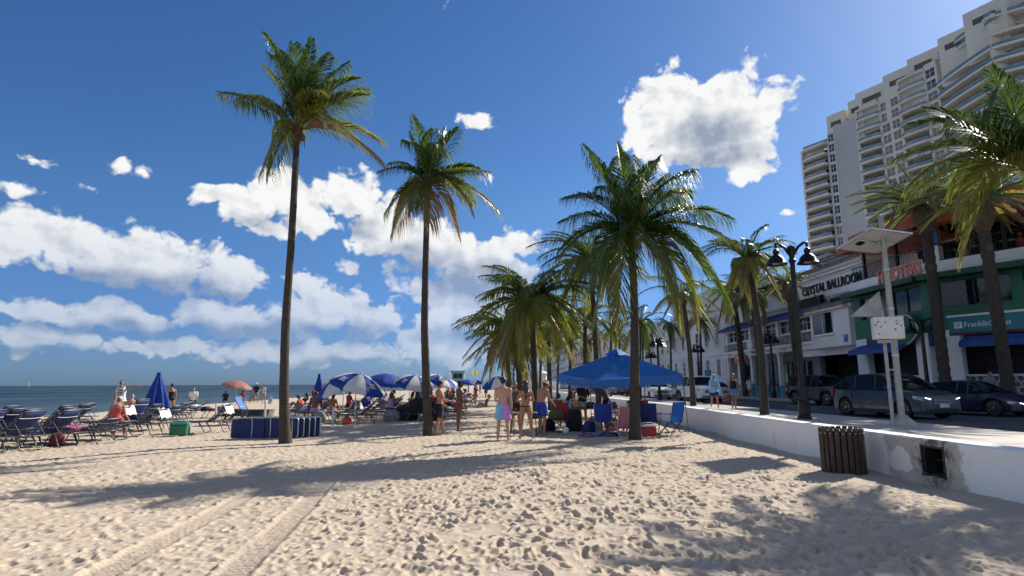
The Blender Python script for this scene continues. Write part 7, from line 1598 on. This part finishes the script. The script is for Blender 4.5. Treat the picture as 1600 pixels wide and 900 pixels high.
prop('left red cup on the small table', (.72, 19.15, .72), pm('cup_red', (.5, .02, .02), .4), [(.035, 0), (.048, .12), (.044, .12), (.03, .01)], 'cup', 'cup')
prop('right red cup on the small table', (.98, 19.1, .72), pm('cup_red', (.5, .02, .02), .4), [(.06, 0), (.085, .15), (.08, .15), (.05, .01)], 'cup', 'cup')
prop('clear water bottle on the left end of the long table', (2.75, 21.5, .74), pm('bottle_clear', (.25, .42, .48), .15), [(.04, 0), (.045, .05), (.04, .16), (.045, .22), (.02, .30), (.02, .33)], 'bottle', 'bottle')
for i, (x, y, c, r_, h, lab) in enumerate([(2.98, 21.5, (.55, .26, .07), .13, .24, 'orange snack bag on the long table'), (3.2, 21.6, (.3, .42, .36), .13, .2, 'pale green snack bag on the long table'), (3.5, 21.7, (.02, .03, .025), .2, .2, 'dark bundle on the long table'), (3.75, 21.5, (.35, .03, .03), .1, .12, 'small red package on the long table'), (4.1, 21.5, (.45, .45, .45), .16, .28, 'grey helmet-shaped bag on the long table'), (4.3, 21.6, (.4, .04, .04), .16, .2, 'red bag at the right end of the long table')]):
    rr = random.Random(i); rows = [[(r_*q*math.cos(a)*rr.uniform(.85, 1.1), r_*.7*q*math.sin(a)*rr.uniform(.85, 1.1), z*h) for a in [2*math.pi*j/12 for j in range(12)]] for z, q in ((0, .9), (.3, 1.05), (.7, .9), (1, .5))]
    tag(MB().loft(rows).build('food_package', pm('package_%d' % i, c, .45, var=.3, scale=18), None, 'all', (x, y, .74)), lab, 'package')

# ------------------------------------------------------------------ blue canopy
def canopy():
    t = thing('pop_up_canopy', 'blue pop-up beach canopy with a peaked roof and thin legs', 'canopy')
    CB2 = pm('canopy_blue', (.03, .17, .56), .45, var=.1, scale=1.2, bump=.35, bscale=7, trans=.3, spec=.5)
    A, B, C, D = Vector((3.25, 20.1, 1.72)), Vector((6.12, 19.3, 1.90)), Vector((2.5, 23.2, 1.95)), Vector((5.7, 22.6, 2.0)); pk = Vector((4.40, 21.2, 2.70)); rr = random.Random(4)
    for a, b in ((A, B), (B, D), (D, C), (C, A)):
        mb = MB(); n = 12; rows = []
        for i in range(n+1):
            u = i/n; row = []
            for j in range(n+1):
                v = j/n; p = a.lerp(b, v).lerp(pk, u); sag = .10*math.sin(math.pi*v)*(1-u)*math.sin(math.pi*min(1, u+.15)); p = p-Vector((0, 0, sag))+Vector((0, 0, .018*math.sin(v*17+u*9)*(1-u)*u*4*rr.uniform(.7, 1.2) if 0 < i < n and 0 < j < n else 0)); row.append(p)
            rows.append(row)
        mb.loft(rows, False, False); mb.build('roof_panel', CB2, t, smooth='all')
        mb = MB(); rows = []
        for k2 in range(4): rows.append([a.lerp(b, j/16)-Vector((0, 0, .30*k2/3+.02*math.sin(math.pi*j/16)*(1 if k2 else 0)))+Vector((0, 0, .008*math.sin(j*1.9)*k2)) for j in range(17)])
        mb.loft(rows, False, False); mb.build('valance', CB2, t, smooth='all')
        a, b = a.lerp(pk, .06), b.lerp(pk, .06); a.z -= .06; b.z -= .06; mb = MB(); mb.tube([a-Vector((0, 0, .05)), a.lerp(b, .5)-Vector((0, 0, .28)), b-Vector((0, 0, .05))], .012, 6); mb.tube([a-Vector((0, 0, .28)), a.lerp(b, .5)-Vector((0, 0, .06)), b-Vector((0, 0, .28))], .012, 6); mb.build('truss', ALU, t)
    for p, off in ((A, (.0, .0)), (B, (.10, -.05)), (C, (-.02, .0)), (D, (.05, .05))):
        f = Vector((p.x+off[0], p.y+off[1], 0)); mb = MB(); mb.tube([p-Vector((0, 0, .04)), p.lerp(f, .5)], .018, 6); mb.tube([p.lerp(f, .5), f], .014, 6); lg = mb.build('leg', pm('canopy_leg', (.12, .12, .12), .4, metal=.6), t)
        mb = MB(); mb.box(f+Vector((0, 0, .01)), (.12, .12, .015)); mb.build('foot_plate', ALU, lg); mb = MB(); mb.box(p.lerp(f, .5), (.05, .05, .06), bev=.01); mb.build('lock', BLACK, lg)
    # vent flap at the peak
    mb = MB(); e = [pk+Vector((.45, -.1, -.10)), pk+Vector((0, -.40, -.13)), pk+Vector((-.45, .1, -.10)), pk+Vector((0, .4, -.12))]; ap = pk+Vector((0, 0, .13))
    mb.add([ap]+e, [(0, 2, 1), (0, 3, 2), (0, 4, 3), (0, 1, 4)]); mb.build('vent_cap', CB2, t)
canopy()

# ------------------------------------------------------------------ lifeguard hut, flag, boats
def hut():
    t = thing('lifeguard_hut', 'pale turquoise lifeguard hut on a raised platform far down the beach', 'hut', (-6.9, 118, 0)); HT = pm('hut_turquoise', (.20, .42, .46), .7); WD = pm('hut_timber', (.5, .5, .48), .8)
    mb = MB(); mb.box((0, 0, 1.55), (4.6, 3.4, .16)); mb.build('platform', WD, t)
    for x in (-2.1, 0, 2.1):
        for y in (-1.5, 1.5): mb = MB(); mb.tube([(x, y, -.1), (x, y, 1.5)], .09, 6); mb.build('stilt', WD, t)
    mb = MB(); mb.tube([(-2.1, -1.5, .1), (0, -1.5, 1.5)], .05, 4); mb.tube([(2.1, -1.5, .1), (0, -1.5, 1.5)], .05, 4); mb.build('cross_brace', WD, t)
    mb = MB(); mb.loft([[(-.9, -1.1, 1.63), (1.2, -1.1, 1.63), (1.2, 1.1, 1.63), (-.9, 1.1, 1.63)], [(-1.3, -1.3, 4.0), (1.2, -1.3, 4.0), (1.2, 1.3, 4.0), (-1.3, 1.3, 4.0)]]); mb.build('cabin', HT, t)
    mb = MB(); mb.box((.1, 0, 4.08), (3.2, 3.2, .14)); mb.build('roof', HT, t)
    mb = MB(); mb.box((.05, -1.25, 3.15), (1.7, .1, .95)); w = mb.build('window', GLASSD, t); mb = MB(); mb.box((.05, -1.31, 3.15), (.06, .04, .95)); mb.build('mullion', HT, w)
    mb = MB()
    for x in (-2.25, -1.7, -1.2): mb.tube([(x, -1.6, 1.6), (x, -1.6, 2.7)], .03, 4)
    mb.tube([(-2.25, -1.6, 2.7), (-1.1, -1.6, 2.7)], .03, 4); mb.tube([(-2.25, -1.6, 2.2), (-1.1, -1.6, 2.2)], .03, 4); mb.tube([(-2.25, -1.6, 1.6), (-2.25, -1.6, 4.0), (-1.2, -1.3, 4.0)], .03, 4); mb.tube([(2.2, -1.6, 1.6), (2.2, -1.6, 4.0), (1.2, -1.3, 4.05)], .03, 4); mb.build('railing', WD, t)
    mb = MB(); mb.add([(-2.3, -.5, 1.6), (-2.3, .5, 1.6), (-6.0, .5, 0), (-6.0, -.5, 0), (-2.3, -.5, 1.5), (-2.3, .5, 1.5), (-6.0, .5, -.1), (-6.0, -.5, -.1)], [(0, 1, 2, 3), (7, 6, 5, 4), (0, 3, 7, 4), (1, 5, 6, 2)]); mb.tube([(-2.3, -.5, 2.5), (-6.0, -.5, .9)], .03, 4); mb.build('ramp', WD, t)
hut()
t = thing('flag', 'yellow warning flag right of the lifeguard hut', 'flag', (-2.9, 110, 0)); mb = MB(); mb.tube([(0, 0, 0), (0, 0, 4.1)], .03, 6); mb.build('pole', PIPE, t)
mb = MB(); mb.loft([[(-.05-.85*u, .12*math.sin(u*7), 4.05-.75*v-.1*u) for v in (0, .5, 1)] for u in [i/8 for i in range(9)]], False, False); mb.build('cloth', pm('flag_yellow', (.75, .55, .03), .7, trans=.3), t, smooth='all')
def sailboat(label, loc, s, rotz, sail=True):
    t = thing('sailing_boat' if sail else 'motor_boat', label, 'boat', loc, rotz); mb = MB(); rings = []
    for x, w, z in ((-4, .9, 1.0), (-2, 1.3, .9), (1, 1.2, 1.0), (3, .6, 1.15), (4.4, .05, 1.3)): rings.append([(x, -w, z), (x, -w*.7, 0), (x, 0, -.3), (x, w*.7, 0), (x, w, z)])
    mb.loft(rings); mb.xf(Matrix.Scale(s, 4)); mb.build('hull', PIPE, t)
    if sail:
        mb = MB(); mb.tube([(.3, 0, .8), (.3, 0, 11)], .09, 6); mb.xf(Matrix.Scale(s, 4)); mb.build('mast', ALU, t)
        for nm, p in (('main_sail', [(.15, 0, 1.8), (-3.8, .4, 1.9), (.15, 0, 10.8)]), ('jib', [(.5, 0, 9.5), (4.2, 0, 1.4), (.6, -.5, 1.5)])):
            mb = MB(); q = [Vector(v) for v in p]; mb.add(q+[v+Vector((0, .04, 0)) for v in q], [(0, 1, 2), (5, 4, 3), (0, 3, 4, 1), (1, 4, 5, 2), (2, 5, 3, 0)]); mb.xf(Matrix.Scale(s, 4)); mb.build(nm, UW, t)
    else: mb = MB(); mb.box((-.6, 0, 1.5), (2.4, 1.6, 1.3), bev=.2); mb.xf(Matrix.Scale(s, 4)); mb.build('cabin', PIPE, t)
sailboat('white sailing boat on the horizon at the far left', (-1270, 1690, -1), 1.5, -.55)
sailboat('small white boat on the horizon right of the sailing boat', (-1050, 1950, -1), 1.6, .2, False)
